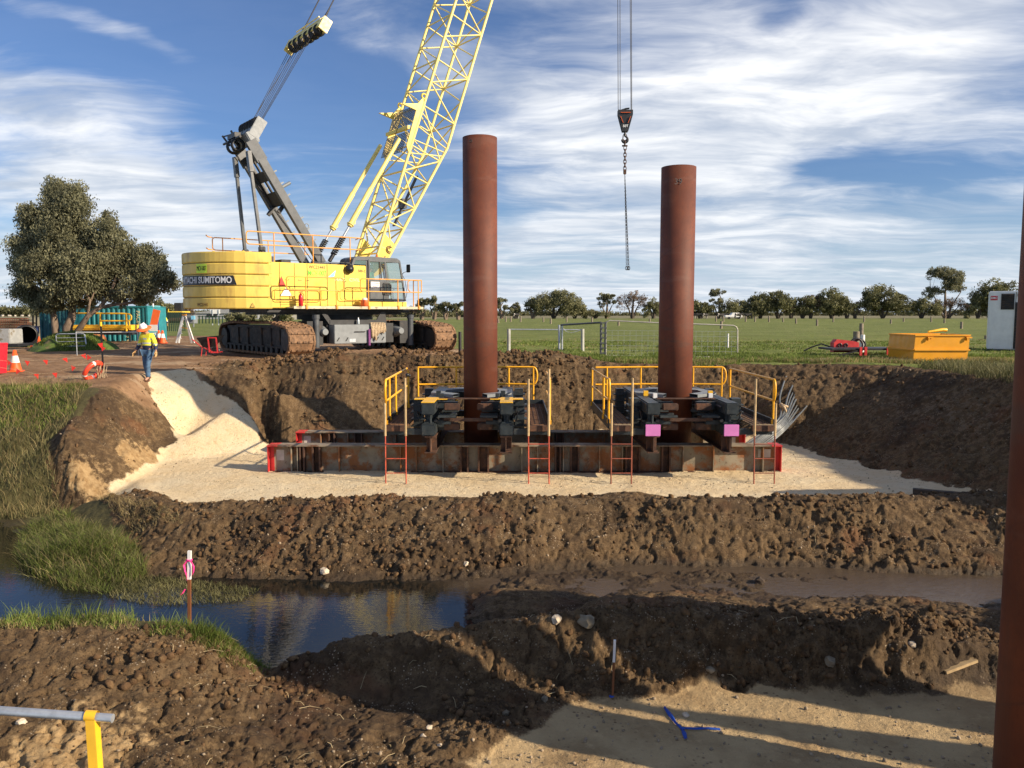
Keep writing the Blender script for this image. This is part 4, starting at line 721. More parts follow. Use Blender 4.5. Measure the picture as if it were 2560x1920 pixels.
b.tube([mt+Vector((-.45,-.9,.1)),mt+Vector((-.45,1.15,.1))],.05,8); b.tube([mt+Vector((-.45,.2,.35)),mt+Vector((-.45,1.05,.42))],.03,6); b.box(mt+Vector((-.4,0,.25)),(.25,.9,.2)); b.bar(mt+Vector((-.3,.8,0)),mt+Vector((-.55,1.0,.42)),.05,.08); b.bar(mt+Vector((-.3,-.1,0)),mt+Vector((-.5,.05,.48)),.05,.08); b.build('head_sheave',blk,hd)
for sd in (-1,1):
    b=MB(); a=mt+Vector((-.1,sd*.82,-.45)); c=Vector((-3.75,sd*.98,4.3)); k=a.lerp(c,.2); b.bar(a,k,.16,.26); b.bar(k,c,.11,.17); st=b.build('back_stay',gry,crane)
    b=MB(); b.box(c+Vector((0,0,.12)),(.26,.2,.34),bev=.03); b.tube([c+Vector((0,-.14,.1)),c+Vector((0,.14,.1))],.05,10); b.build('stay_pin',blk,st)
# bridle and ropes
br=Vector((-1.05,0,14.0)); tipb=L0+bd*48.5; rdir=(tipb-br).normalized(); rn=Vector((rdir.z,0,-rdir.x)); M_=Matrix((rn,Vector((0,1,0)),rdir)).transposed()
b=MB(); 
for x in (-.17,.17): b.box(br+M_@Vector((x,0,0)),(.05,3.7,.46),rot=M_,bev=.02); b.box(br+M_@Vector((x,0,.22)),(.05,2.9,.2),rot=M_,bev=.02)
for y in (-1.87,1.87): b.box(br+M_@Vector((0,y,-.05)),(.42,.06,.62),rot=M_,bev=.02)
for y in (-1.2,1.2): b.box(br+M_@Vector((0,y,.36)),(.2,.12,.3),rot=M_,bev=.02); 
b.tube([br+M_@Vector((-.22,-1.2,.42)),br+M_@Vector((-.22,1.2,.42))],.03,6); brd_=b.build('bridle_block',boomy,crane)
b=MB()
for y in (-1.35,-.85,-.3,.3,.85,1.35): b.lathe([(.06,-.04),(.27,-.05),(.22,0),(.27,.05),(.06,.04)],br+M_@Vector((0,y,-.16)),16,M=Matrix.Rotation(R(90),3,'X'))
b.build('bridle_sheave',blk,brd_)
hs=q+ru*.35
for y in (-.5,-.4,-.3,-.14,0,.14,.3,.42,.55):
    b=MB(); b.tube([hs+Vector((.02,y*1.6,0)),br+M_@Vector((.15 if int(y*20)%2 else -.15,y*2.8,-.2))],.012,5); b.build('luffing_rope',rope,crane)
for sd in (-1,1):
    b=MB(); b.tube([br+M_@Vector((0,sd*1.2,.45)),tipb+Vector((0,sd*.8,0))-bn_*.3],.028,6); b.tube([br+M_@Vector((0,sd*1.2,.45)),br+M_@Vector((0,sd*1.2,1.1))],[.06,.03],8); b.build('pendant_rope',rope,crane)
b=MB(); b.tube([Vector((.9,-.3,4.0)),L0+bd*46-bn_*.5+Vector((0,-.2,0))],.016,5); b.build('hoist_rope',rope,crane)
b=MB(); b.tube([Vector((-.6,.7,4.0)),mt+Vector((-.2,.6,-.3))],.02,5); b.build('hoist_rope',rope,crane)
# boom head
HX=18.75; tip=Vector((HX,0,(L0+bd*49.5).z-.3)); b=MB()
for y in (-.45,-.15,.15,.45): b.lathe([(.08,-.05),(.42,-.05),(.36,0),(.42,.05),(.08,.05)],tip+Vector((-.1,y,.0)),20,M=Matrix.Rotation(R(90),3,'X'))
for sd in (-1,1): b.bar(LN(47.5,sd*.9),tip+Vector((-.1,sd*.55,0)),.08,.3)
b.build('boom_head',boomy,crane)
# hook block (hangs): thing of its own
hw_=wor(HX+.3,0); HY=hw_.y
def HP(px,py): return aty(px,py,HY)
top_=HP(1563,276); xk=top_.x
hb=thing('hook_block','black hook block with orange stripes hanging on wire ropes beside the right pile','hook block',(xk,HY,HP(1563,330).z))
hz=HP(1563,276).z-HP(1563,330).z; bw=.88
b=MB(); P_=[(-bw/2,hz),(bw/2,hz),(bw*.5,hz*.78),(.17,.0),(-.17,.0),(-bw*.5,hz*.78)]; Mx=Matrix(((1,0,0,0),(0,0,1,0),(0,1,0,0),(0,0,0,1)))
b.prism(P_,-.2,-.12,M=Mx); b.prism(P_,.12,.2,M=Mx); b.prism([(p[0]*.8,p[1]*.9+.05) for p in P_],-.12,.12,M=Mx); b.tube([(-.25,0,hz),(.05,0,hz+.1),(.25,0,hz+.12)],.05,8); body=b.build('block_body',blk,hb)
b=MB()
for p,q in (((-.30,hz*.86),(.30,hz*.86)),((-.30,hz*.68),(-.14,hz*.38)),((.30,hz*.68),(.14,hz*.38))): b.bar((p[0],-.21,p[1]),(q[0],-.21,q[1]),.02,.14,up=(0,1,0))
b.build('orange_stripe',orst,body); lettering('50T',.2,txtw,body,(0,-.215,hz*.24),(1,0,0),bold=.004)
b=MB(); pts_=[(0,0,0),(0,0,-.22)]+[(.17*math.sin(R(a)),0,-.44-.0+.17*math.cos(R(a))) for a in range(20,271,25)]; b.tube(pts_,[.06,.06]+[.055+.03*math.sin(math.pi*i/11) for i in range(len(pts_)-2)],8); b.tube([(-.16,0,-.42),(-.02,0,-.2)],.015,6); b.build('hook',blk,hb)
b=MB()
for px,pt in ((1545.5,1544.5),(1550.5,1550),(1577.5,1575.5),(1579.5,1578.5)):
    a=HP(px,280); t_=a+(HP(pt,0)-HP(px,280))*((tip.z-a.z)/(HP(pt,0).z-a.z)); b.tube([(a.x-xk,0,a.z-hb.location.z),(t_.x-xk,0,t_.z-hb.location.z)],.02,5)
b.build('hook_rope',rope,hb)
def lnk(b,c,r,rot=0,th=.03): 
    M=Matrix.Rotation(R(rot),3,'Z')@Matrix.Rotation(R(90),3,'X')@Matrix.Diagonal((.62,1,1)); b.torus(c,r,th,12,6,M=M)
cs=thing('chain_sling','rusty chain sling with shackles hanging from the crane hook','chain sling',(xk,HY,HP(1563,338).z))
b=MB(); zo=cs.location.z; z1_=HP(1563,378).z-zo
lnk(b,(0,0,-.12),.2,0,.035); lnk(b,(0,0,-.48),.16,90,.04); b.tube([(-.16,0,-.62),(.16,0,-.62)],.05,8); b.build('shackle',dkr,cs)
b=MB(); z=-.75; k=0
while z>HP(1563,425).z-zo: lnk(b,(.02,0,z),.14,90*(k%2),.035); z-=.20; k+=1
b.box((.02,0,z),(.18,.12,.3),bev=.03); zc_=z; b.build('chain_link',dkr,cs)
ze=HP(1569,668).z-zo; xe=HP(1569,668).x-xk
for xo in (-.07,.02,.08):
    b=MB(); n=int((zc_-ze)/.105)
    for i in range(n):
        f=i/n; x=.02+(xe+xo-.02)*f; M=Matrix.Rotation(R(90*(i%2)),3,'Z')@Matrix.Rotation(R(90),3,'X')@Matrix.Diagonal((.55,1,1)); b.torus((x,0,zc_-.1-f*(zc_-.1-ze)),.058,.015,6,4,M=M)
    lnk(b,(xe+xo,0,ze-.06),.10,0,.028); b.build('chain_leg',rope,cs)
# loose things on the crane
t_=thing('fire_extinguisher','red fire extinguisher standing on the crane walkway','fire extinguisher',wor(-2.88,-2.85,2.06),TH); b=MB(); b.lathe([(.001,0),(.09,0),(.09,.42),(.05,.5),(.03,.52),(.03,.56),(.001,.56)],(0,0,0),16); b.build('cylinder',binr,t_); b=MB(); b.bar((-.08,0,.58),(.1,0,.6),.03,.03); b.tube([(.05,0,.56),(.14,0,.5),(.13,0,.2)],.014,6); b.build('valve_hose',blk2,t_)
t_=thing('drink_cooler','orange drink cooler with white lid standing on the crane walkway','drink cooler',wor(.05,-2.85,2.06),TH); b=MB(); b.lathe([(.001,0),(.16,0),(.18,.26),(.17,.3),(.001,.3)],(0,0,0),18); b.build('body',orst,t_); b=MB(); b.lathe([(.12,.3),(.11,.38),(.001,.4)],(0,0,0),16); b.build('lid',wht,t_)
t_=thing('rope_bundle','coiled fibre rope and slings draped over the grey tool box','rope',wor(.35,-3.34,.9),TH); b=MB()
for i in range(9):
    x=-.28+i*.075; dz_=rnd.uniform(.45,.8) if i<4 else rnd.uniform(.3,.45); b.tube([(x,.15,.42),(x,-.02,.47),(x+.01,-.05,.3),(x+.02,-.05,.42-dz_),(x+.06,-.06,.42-dz_-.03),(x+.08,-.05,.45-dz_),(x+.07,-.05,.3),(x+.07,0,.46)],.03,6)
b.build('coil',ropef,t_); b=MB(); b.box((-.38,-.04,-.15),(.09,.04,.7)); b.build('purple_sling',mat('purple_sling',(.16,.03,.16),.7),t_)
t_=thing('water_bottle','clear water bottle standing on the grey tool box','bottle',wor(-.35,-3.0,1.31),TH); b=MB(); b.lathe([(.001,0),(.05,0),(.05,.18),(.02,.24),(.02,.27),(.001,.27)],(0,0,0),10); b.build('body',mat('clear_plastic',(.6,.68,.72),.2),t_); b=MB(); b.lathe([(.024,.255),(.024,.29),(.001,.29)],(0,0,0),8); b.build('cap',wht,t_)
# ---------------------------------------------------------------- piles and pile guide frames
def pile(cx_,cy_,ztop,zbot,label,d=.93,pw=None):
    t=thing('steel_pile',label,'pile',(cx_,cy_,zbot)); h=ztop-zbot
    b=MB(); r=d/2; b.lathe([(r-.02,0),(r,0),(r,h),(r-.022,h),(r-.022,0)],(0,0,0),64); o=b.build('tube',rust,t); return t,o
p1=aty(1199.5,345,22.0); p2=aty(1697,419,22.0); q1=aty(1199.5,1000,22); q2=aty(1687,1000,22)
t1,_t=pile(p1.x,22.0,p1.z,-2.6,'taller rust brown steel pile on the left standing in its guide frame')
b=MB(); b.torus((-.22,-.42,p1.z+2.6-.17),.03,.012,8,5,M=Matrix(((1,0,0),(0,0,1),(0,1,0)))); b.build('lifting_hole',blk,t1)
t2,_t=pile(p2.x,22.0,p2.z,-2.6,'shorter rust brown steel pile on the right with grey chalk figures near its top')
b=None; o=lettering('39',.22,mat('chalk_grey',(.10,.075,.065),.7),t2,(-.10,-.468,p2.z+2.6-.45),(1,0,0)); 
def gframe(cx_,y0,zf,label,var=0):
    """frame footprint: x +-2.04, y0..y0+5.1; pile at y0+2.5; zf lifts everything"""
    t=thing('pile_guide_frame',label,'guide frame',(cx_,y0,zf))
    zl0,zl1=-1.24,-.96; zu0,zu1=-.72,-.42; xs_=.965; yb=4.6
    def P(name,b,m,par=t): return b.build(name,m,par)
    for s_ in (-1,1):
        b=MB(); b.b2(s_*xs_-.18,s_*xs_+.18,.05,yb,zl0,zl1,bev=.03); lo=P('lower_beam',b,drk)
        if var==1: b=MB(); b.b2(s_*xs_-.185,s_*xs_+.185,.03,.052,zl0-.005,zl1+.005,bev=.01); P('pink_end_cap',b,pink,lo)
        b=MB(); b.b2(s_*xs_-.165,s_*xs_+.165,.0,yb-.1,zu0,zu1,bev=.03); up_=P('upper_beam',b,drk)
        if var==0: b=MB(); b.b2(s_*xs_-.16,s_*xs_+.16,.02,1.2,zu1+.001,zu1+.02); b.b2(s_*xs_-.42,s_*xs_+.42,.75,1.0,zu1+.003,zu1+.024); P('yellow_top_plate',b,yrl,up_)
        for yy in (.45,yb-.5): 
            b=MB(); b.b2(s_*xs_-.07,s_*xs_+.07,yy-.07,yy+.07,zl1,zu0); b.tube([(s_*xs_+.03,yy-.1,zl1),(s_*xs_+.03,yy-.1,zu0)],.035,8); b.b2(s_*xs_-.12,s_*xs_+.12,yy-.12,yy+.12,zl1,zl1+.03); P('jacking_post',b,drk)
        for yy in (1.0,3.7):
            b=MB(); X=s_*1.30; b.b2(X-.12,X+.12,yy-.14,yy+.14,zl0,zu1+.02)
            for k in range(4): b.b2(X-.18,X+.18,yy-.19,yy+.19,zl0+.12+k*.18,zl0+.15+k*.18)
            P('corner_column',b,drk)
        for yy,zz,dz_ in ((1.05,zl0,.20),(3.65,zl0,.20),(1.05,zu0+.02,.20),(3.65,zu0+.02,.20)):
            b=MB(); b.b2(s_*1.18,s_*.62,yy-.13,yy+.13,zz+.02,zz+dz_); b.b2(s_*.62,s_*.50,yy-.05,yy+1.2 if yy<2 else yy-1.2,zz+.04,zz+dz_-.02); P('guide_arm',b,drk)
            b=MB(); yy2=yy+.95 if yy<2 else yy-.95; b.bar((s_*1.05,yy2,zz+.11),(s_*.56,yy2,zz+.11),.14,.14); b.tube([(s_*.54,yy2-.12,zz+.11),(s_*.54,yy2+.12,zz+.11)],.09,12); P('guide_roller',b,blk)
        # side deck, mesh, kick plate
        b=MB(); xa,xb=s_*1.46,s_*2.02; b.b2(xa,xb,.12,4.7,-1.0,-.965); dk=P('side_deck',b,grate if var==0 else sand)
        b=MB(); 
        for k in range(24): b.b2(xa,xb,.2+k*.19,.215+k*.19,-.962,-.95)
        for k in range(6): x=xa+(xb-xa)*k/5; b.b2(x-.008,x+.008,.15,4.65,-.961,-.951)
        P('deck_mesh',b,dkr,dk)
        b=MB(); b.b2(s_*2.02,s_*2.05,.15,4.7,-1.08,-.84); b.b2(s_*1.42,s_*2.02,4.7,4.73,-1.05,-.84); P('kick_plate',b,drk)
        b=MB(); b.b2(s_*1.50-.02,s_*2.0,.02,.12,-1.12,-.98); P('deck_edge_beam',b,dkr)
        b=MB(); b.b2(s_*1.15,s_*2.0,.13,.30,-1.22,-1.08); P('deck_bracket',b,drk); b=MB(); b.b2(s_*1.15,s_*2.0,4.3,4.5,-1.22,-1.08); P('deck_bracket',b,drk)
        # ladder with grab posts
        x0,x1=(-2.0,-1.5) if s_<0 else (1.5,2.0)
        b=MB()
        for x in (x0,x1): b.tube([(x,-.06,-1.1),(x+ (.01 if s_>0 else -.0),-.10,-2.62-zf*0)],.017,6)
        for k in range(4): z=-1.42-k*.36; b.tube([(x0,-.085,z),(x1,-.085,z)],.013,6)
        P('ladder',b,redl if (var==0 and s_<0) else (redl if s_>0 and var==0 else mat('brown_ladder_paint',(.26,.07,.04),.6,var=.25) if 'brown_ladder_paint' not in MATS else MATS['brown_ladder_paint']))
        for x,hh in ((x0,-.10 if s_<0 else .33),(x1,.30 if s_<0 else -.08)):
            if s_<0: hh=-.42 if x==x0 else .20
            else: hh=.18 if x==x0 else (.42 if var==0 else -.42)
            b=MB(); b.tube([(x,-.07,-1.22),(x,-.07,hh)],.030,8); P('grab_post',b,woodl)
    for yy in (1.0,3.7):
        for zz in (zl0+.03,zu0+.06):
            for xa_,xb_ in (((-1.18,1.18),) if yy>2 else ((-1.18,-.30),(.30,1.18))): b=MB(); b.b2(xa_,xb_,yy-.11,yy+.11,zz,zz+.17); P('cross_beam',b,drk)
    b=MB(); b.b2(-.75,.75,.80,.92,zu1+.01,zu1+.035); b.b2(-.62,.62,.5,.56,zl1+.02,zl1+.10); P('tie_bar',b,dkr)
    for s_ in (-1,1):
        for zz in (zu0+.04,zl0+.06): b=MB(); b.b2(s_*.62,s_*.22,.62,.80,zz,zz+.17,bev=.02); P('rusty_stub',b,dkr)
        b=MB(); b.b2(s_*.86-.06,s_*.86+.06,1.75,1.85,zu1,zu1+.13); P('yellow_stop' if var==1 else 'steel_stop',b,yrl if var==1 else drk)
        b=MB(); b.b2(s_*.72-.05,s_*.72+.05,1.15,1.25,zu1,zu1+.12); P('white_stop' if var==1 else 'steel_stop',b,wht if var==1 else drk)
        for zz in (zl1+.04,zu0+.12): b=MB(); b.tube([(s_*.80,.35,zz+.02),(s_*.80,1.5,zz+.02)],.045,10); b.tube([(s_*.80,1.5,zz+.02),(s_*.80,2.1,zz+.02)],.025,10); P('hydraulic_ram',b,blk)
        for yy in (.28,.75,1.45,2.6): b=MB(); b.prism([(s_*.74,yy),(s_*.30,yy+.06),(s_*.30,yy+.16),(s_*.74,yy+.22)],zu0-.10,zu0-.05); P('gusset_plate',b,drk)
        for yy in (.5,1.3): b=MB(); b.b2(s_*.44,s_*1.02,yy,yy+.12,zl1-.06,zl1+.05,bev=.01); P('lower_bracket',b,drk if yy<1 else dkr)
        b=MB(); b.tube([(s_*1.2,.3,zl1+.05),(s_*1.25,.2,zl1+.32),(s_*1.18,.35,zu0-.05),(s_*1.22,.8,zu0+.1),(s_*1.15,1.4,zl1+.1)],.018,6); P('ram_hose',b,blk2)
        b=MB(); b.b2(s_*1.12-.02,s_*1.12+.02,1.15,3.5,zl1-.02,zu0+.05); b.b2(s_*.80,s_*1.12,1.2,1.24,zl1,zu0); P('side_plate',b,drk)
    # octagonal collar round the pile
    b=MB(); n=8; ro,ri=1.18,.80; vs=[]
    for k in range(n):
        a=2*math.pi*(k+.5)/n; vs+=[(ro*math.cos(a),2.5+ro*.95*math.sin(a),-.44),(ri*math.cos(a),2.5+ri*.95*math.sin(a),-.44),(ri*math.cos(a),2.5+ri*.95*math.sin(a),-.36),(ro*math.cos(a),2.5+ro*.95*math.sin(a),-.36)]
    fs=[]
    for k in range(n):
        if k in (5,): continue
        a,c=k*4,((k+1)%n)*4; fs+=[(a,c,c+1,a+1),(a+1,c+1,c+2,a+2),(a+2,c+2,c+3,a+3),(a+3,c+3,c,a)]
    b.add(vs,fs); P('octagonal_collar',b,gryl)
    # hand rails
    zd=-.96; zt=.14; zm=-.38; r=.028
    def post(x,y): b=MB(); b.tube([(x,y,zd),(x,y,zt)],r,8); b.box((x,y,zd+.05),(.08,.08,.10)); P('rail_post',b,ylf)
    def hr(pts_): b=MB(); b.tube(pts_,r,8); P('top_rail',b,ylf)
    def both(x0,y0_,x1,y1,end0=0,end1=0):
        pts_=[]; d=(Vector((x1,y1,0))-Vector((x0,y0_,0))); u=d.normalized()
        def cap(x,y,sg): c=[]; return [Vector((x,y,0))+u*sg*(.12*math.sin(R(a)))+Vector((0,0,(zt+zm)/2+((zt-zm)/2)*math.cos(R(a)))) for a in range(0,181,20)]
        A=[Vector((x0,y0_,zt)),Vector((x1,y1,zt))]; B=[Vector((x1,y1,zm)),Vector((x0,y0_,zm))]
        pl_=[A[0],A[1]]+(cap(x1,y1,1)[1:-1] if end1 else [])
        if end1: pl_+= [B[0],B[1]]+([c for c in cap(x0,y0_,-1)[::-1][1:]] if end0 else [])
        if not end1:
            hr([A[0],A[1]]); hr([B[0],B[1]])
            if end0: hr(cap(x0,y0_,-1))
        else: hr(pl_)
    if var==0:
        for x,y in ((-2.0,.12),(-2.03,.9),(-2.03,2.0),(-1.9,3.6),(-1.75,4.75),(-.6,4.9),(1.0,4.95),(1.75,4.85),(2.03,.12)): post(x,y)
        both(-2.0,.12,-2.03,4.3,1,0); both(-1.75,4.75,-.6,4.9); both(-.6,4.9,1.0,4.95); both(1.0,4.95,1.75,4.85,0,1)
        hr([(2.03,.12,zt),(2.05,.6,zt),(2.05,2.6,zt+.02)]); hr([(2.03,.12,zm),(2.05,2.6,zm)])
        b=MB(); b.ball((-1.48,.2,.25),.05); b.ball((-1.43,.2,.24),.04); P('lamp_knob',b,blk2)
    else:
        for x,y in ((-2.02,.35),(-2.05,1.2),(-2.05,4.2),(-1.55,4.75),(-.5,4.9),(1.1,4.9),(1.95,4.8),(2.03,.2),(2.04,4.2)): post(x,y)
        both(-2.02,.35,-2.05,1.2,1,1); hr([(-2.05,1.2,zt),(-2.05,4.2,zt)]); hr([(-2.05,1.2,zm),(-2.05,4.2,zm)]); both(-1.9,4.7,-.5,4.9); both(-.5,4.9,1.1,4.9); both(1.1,4.9,1.95,4.8,0,1); both(2.03,.2,2.04,4.2,1,1)
    return t
g1=gframe(-1.10,19.45,0,'black pile guide frame with yellow topped beams and rusty mesh decks round the left pile',0)
g2=gframe(4.43,19.45,0,'black pile guide frame with two pink beam ends round the right pile',1)
# girders on the pit floor
def girder(xa,xb,y,label,z0=-2.42,h=.74,gaps=(),stf=()):
    t=thing('plate_girder',label,'girder',((xa+xb)/2,y,z0)); o=(xa+xb)/2; xa-=o; xb-=o
    b=MB(); b.b2(xa,xb,-.012,.012,.03,h-.03); P_=b.build('web',gird,t)
    b=MB(); b.b2(xa,xb,-.22,.22,h-.03,h); b.build('top_flange',mat('dusty_flange',(.24,.20,.15),.8,var=.2,c2=(.13,.06,.03),c2s=2.5) if 'dusty_flange' not in MATS else MATS['dusty_flange'],t)
    b=MB(); b.b2(xa,xb,-.22,.22,0,.03); b.build('bottom_flange',dkr,t)
    for x in stf: b=MB(); b.b2(x-o-.012,x-o+.012,-.19,.19,.03,h-.03); b.build('stiffener',gird,t)
    for x0,x1 in gaps:
        b=MB(); b.b2(x0-o,x1-o,-.030,.030,.031,h-.031); b.b2(x0-o-.02,x0-o+.02,-.20,.20,.031,h-.031); b.b2(x1-o-.02,x1-o+.02,-.20,.20,.031,h-.031); b.build('dark_splice_plate',dkr,t)
    for e,s_ in ((xa,-1),(xb,1)):
        b=MB(); b.b2(e,e+s_*.02,-.20,.20,.03,h-.03); b.b2(e-s_*.11,e-s_*.001,-.024,.024,.032,h-.032); b.b2(e-s_*.25,e+s_*.021,-.224,.224,h-.032,h+.002); b.build('red_end',redp,t)
    for x0,x1,k0,k1 in ((xa+.17,xa+.37,.42,.80),(xb-.55,xb-.22,.52,.82)): b=MB(); b.b2(x0,x1,-.018,-.012,h*k0,h*k1); b.build('white_tag',mat('faded_tag',(.50,.47,.42),.7) if 'faded_tag' not in MATS else MATS['faded_tag'],t)
    return t
def gx_(zx): return aty(640+zx/2.911,1150,20.75).x
ya=20.95; XA=aty(676,1150,20.95).x; XB=aty(1946,1150,20.95).x
girder(XA,XB,ya,'front weathered plate girder with red ends lying on the limestone floor',gaps=((gx_(320),gx_(347)),(gx_(412),gx_(462)),(gx_(1490),gx_(1540)),(gx_(1620),gx_(1690)),(gx_(2180),gx_(2215)),(3.0,3.35),(1.55,1.75),(3.95,4.15)),stf=[gx_(x) for x in (255,300,603,940,1050,1165,1360,1935,2050)]+[1.35,2.3,2.9,4.5,5.3,6.6])
girder(aty(746,1100,23.35).x,aty(746,1100,23.35).x+13.1,23.35,'rear plate girder with red ends mostly hidden behind the front one',gaps=((-5.35,-5.2),(-4.6,-4.4),(1.3,1.5)),stf=(-5.6,-4.8,-3.4,-2,-.3,1.2,2.7,4,5.6))
for x,lab in ((-1.10-.92,'rusty cross beam under the left beam of the left frame'),(-1.10+.95,'rusty cross beam under the right beam of the left frame'),(4.43-.93,'rusty cross beam under the left pink beam end'),(4.43+.96,'rusty cross beam under the right pink beam end')):
    t=thing('cross_beam',lab,'steel beam',(x,19.55,-1.68)); b=MB(); 
    b.b2(-.14,.14,0,4.6,.40,.43); b.build('top_flange',dkr,t); b=MB(); b.b2(-.14,.14,0,4.6,0,.025); b.build('bottom_flange',dkr,t); b=MB(); b.b2(-.01,.01,.01,4.59,.025,.40); b.build('web',dkr,t); b=MB(); b.b2(-.13,-.012,.35,.37,.025,.40); b.build('stiffener',dkr,t); b=MB(); b.b2(.012,.13,.35,.37,.025,.40); b.build('stiffener',dkr,t)
# ---------------------------------------------------------------- near pile and plates added out of frame to throw the near shade
np_=thing('steel_pile','near dark rust steel pile at the right edge of the view','pile',(4.63,6.50,-2.7)); b=MB(); b.lathe([(.44,0),(.46,0),(.46,10),(.44,10),(.44,0)],(0,0,0),72); b.build('tube',rust,np_)
b=MB(); MXZ=Matrix(((0,0,1,0),(1,0,0,0),(0,1,0,0),(0,0,0,1)))
t=thing('shade_blocker','unseen plates added beyond the near pile to throw shade on the near pad','shade blocker',(9.0,0,0))
b.prism([(5.42,3.4),(5.50,1.42),(6.02,-.52),(6.02,-1.6),(5.36,-1.6),(5.40,3.4)],-.05,.05,M=MXZ); b.prism([(5.36,3.4),(5.44,1.3),(5.78,1.25),(5.80,3.4)],.08,.14,M=MXZ); b.build('slanted_blocker',rust,t)
b=MB(); b.prism([(6.36,3.6),(7.6,3.0),(9.75,1.25),(9.7,1.08),(8.26,.62),(7.1,.08),(6.55,.35),(6.40,.55)],-.06,.06,M=MXZ); b.prism([(5.96,3.6),(5.99,1.15),(6.36,.95),(6.36,3.6)],.07,.13,M=MXZ); b.build('raised_blocker',rust,t)
b=MB(); b.prism([(6.27,1.0),(6.25,-2.6),(7.22,-2.6),(7.16,-.25),(7.0,.35)],.15,.2,M=MXZ); b.build('upright_blocker',rust,t)
b=MB()
for y,z in ((5.7,-1.4),(6.6,.4),(8.9,.9)): b.bar((.2,y,-2.6 if y<7 else -1.8),(.2,y,z),.05,.05)
b.build('blocker_leg',blk,t)
# foreground hand rail
A0=atz(-60,1787-14,.02); t=thing('hand_rail','galvanised hand rail on a yellow post in the bottom left corner','hand rail',(0,0,0))
pz=3.30; a=aty(-500,1742,pz); c=aty(282,1796,pz); e=aty(229,1790,pz); b=MB(); b.tube([a,c],.0185,20); b.build('rail',galv,t)
b=MB(); b.add(*[[(e+Vector((-.017,-.024,-.0225))),(e+Vector((.017,-.024,-.0225))),(e+Vector((.017,-.024,.012))),(e+Vector((-.017,-.024,.012)))],[(0,1,2,3)]]) if False else None
M_=(c-a).normalized().to_track_quat('Z','Y').to_matrix(); 
vs=[];n=20
for zz in (-.024,.024):
    for k in range(n): an=2*math.pi*k/n; vs.append(e+M_@Vector((.0235*math.cos(an),.0235*math.sin(an),zz)))
b=MB(); b.add(vs,[(k,(k+1)%n,n+(k+1)%n,n+k) for k in range(n)],0,True); b.build('clamp_band',yrl,t)
b=MB(); lo=e+Vector((.06,.0,-2.5)); b.bar(e+Vector((0.003,0,-.010)),lo,.040,.044); b.build('post',yrl,t)
# ---------------------------------------------------------------- right of the pit
TS=np.geomspace(3,420,5000)
def G(px,py,lim=400):  # first point of the ground seen at a pixel
    d=ray(px,py); X=d[0]*TS;Y=d[1]*TS;Z=CH+d[2]*TS; Hh=height(X,Y,False); k=np.nonzero(Z<Hh)[0]; k=k[0] if len(k) else len(TS)-1
    if Y[k]>lim: k=np.searchsorted(Y,lim)
    return Vector((X[k],Y[k],Hh[k]))
Z7=lambda x,y:(1200+x/1.6265,660+y/1.6265)
Z6=lambda x,y:(1900+x/2.514,640+y/2.514)
Z2=lambda x,y:(x/4.148,640+y/4.148)
# skip
fl=atz(2283,907,-.02); fr=atz(2420,905,-.02); bl=atz(2243,903,-.02)
t=thing('skip_bin','orange steel skip bin standing at the pit edge','skip bin',(fl.x,fl.y,fl.z),0)
W1=1.98; H1=1.0; dp=1.9; sl_=-.05
b=MB(); o=[(0,0)]
lo=[(0,0,.0),(W1-.04,0,0),(W1-.04,dp,0),(sl_+.06,dp,0)]; mi=[(0,-.02,.45),(W1,-.02,.45),(W1,dp,.45),(sl_,dp,.45)]; hi=[(.03,-.03,H1),(W1+.02,-.03,H1),(W1+.02,dp,H1),(sl_+.05,dp,H1-.0)]
vs=lo+mi+hi+[(.09,.04,H1-.01),(W1-.04,.04,H1-.01),(W1-.04,dp-.06,H1-.01),(sl_+.13,dp-.06,H1-.01),(.09,.04,.1),(W1-.04,.04,.1),(W1-.04,dp-.06,.1),(sl_+.13,dp-.06,.1)]
fs=[(3,2,1,0)]+[(a+i,a+(i+1)%4,a+4+(i+1)%4,a+4+i) for a in (0,4) for i in range(4)]+[(8+i,8+(i+1)%4,12+(i+1)%4,12+i) for i in range(4)]+[(12+i,12+(i+1)%4,16+(i+1)%4,16+i) for i in range(4)]+[(16,17,18,19)]
b.add(vs,fs); body=b.build('bin_body',skip,t)
b=MB(); b.bar((-.0,-.045,.47),(W1+.03,-.045,.47),.06,.05); b.bar((-.02,-.03,.47),(sl_-.03,dp,.47),.05,.05); b.bar((.0,-.045,H1),(W1+.04,-.045,H1),.05,.05); b.bar((.02,-.03,H1),(sl_+.03,dp,H1),.05,.05); b.bar((W1+.03,0,H1),(W1+.03,dp,H1),.05,.05); b.bar((sl_+.05,dp,H1),(W1,dp,H1),.05,.05); b.build('rim_rail',skip,t)
b=MB(); b.tube([(.55,.1,H1+.12),(1.1,.15,H1+.2),(1.25,.2,H1+.19)],[.04,.06,.07],8); b.build('lifting_arm',yrl,t)
for x in (.55,1.95): b=MB(); b.box((x,-.07,H1-.08),(.2,.05,.05)); b.box((x-.07,-.09,H1-.14),(.04,.05,.1)); b.build('latch',skip,t)
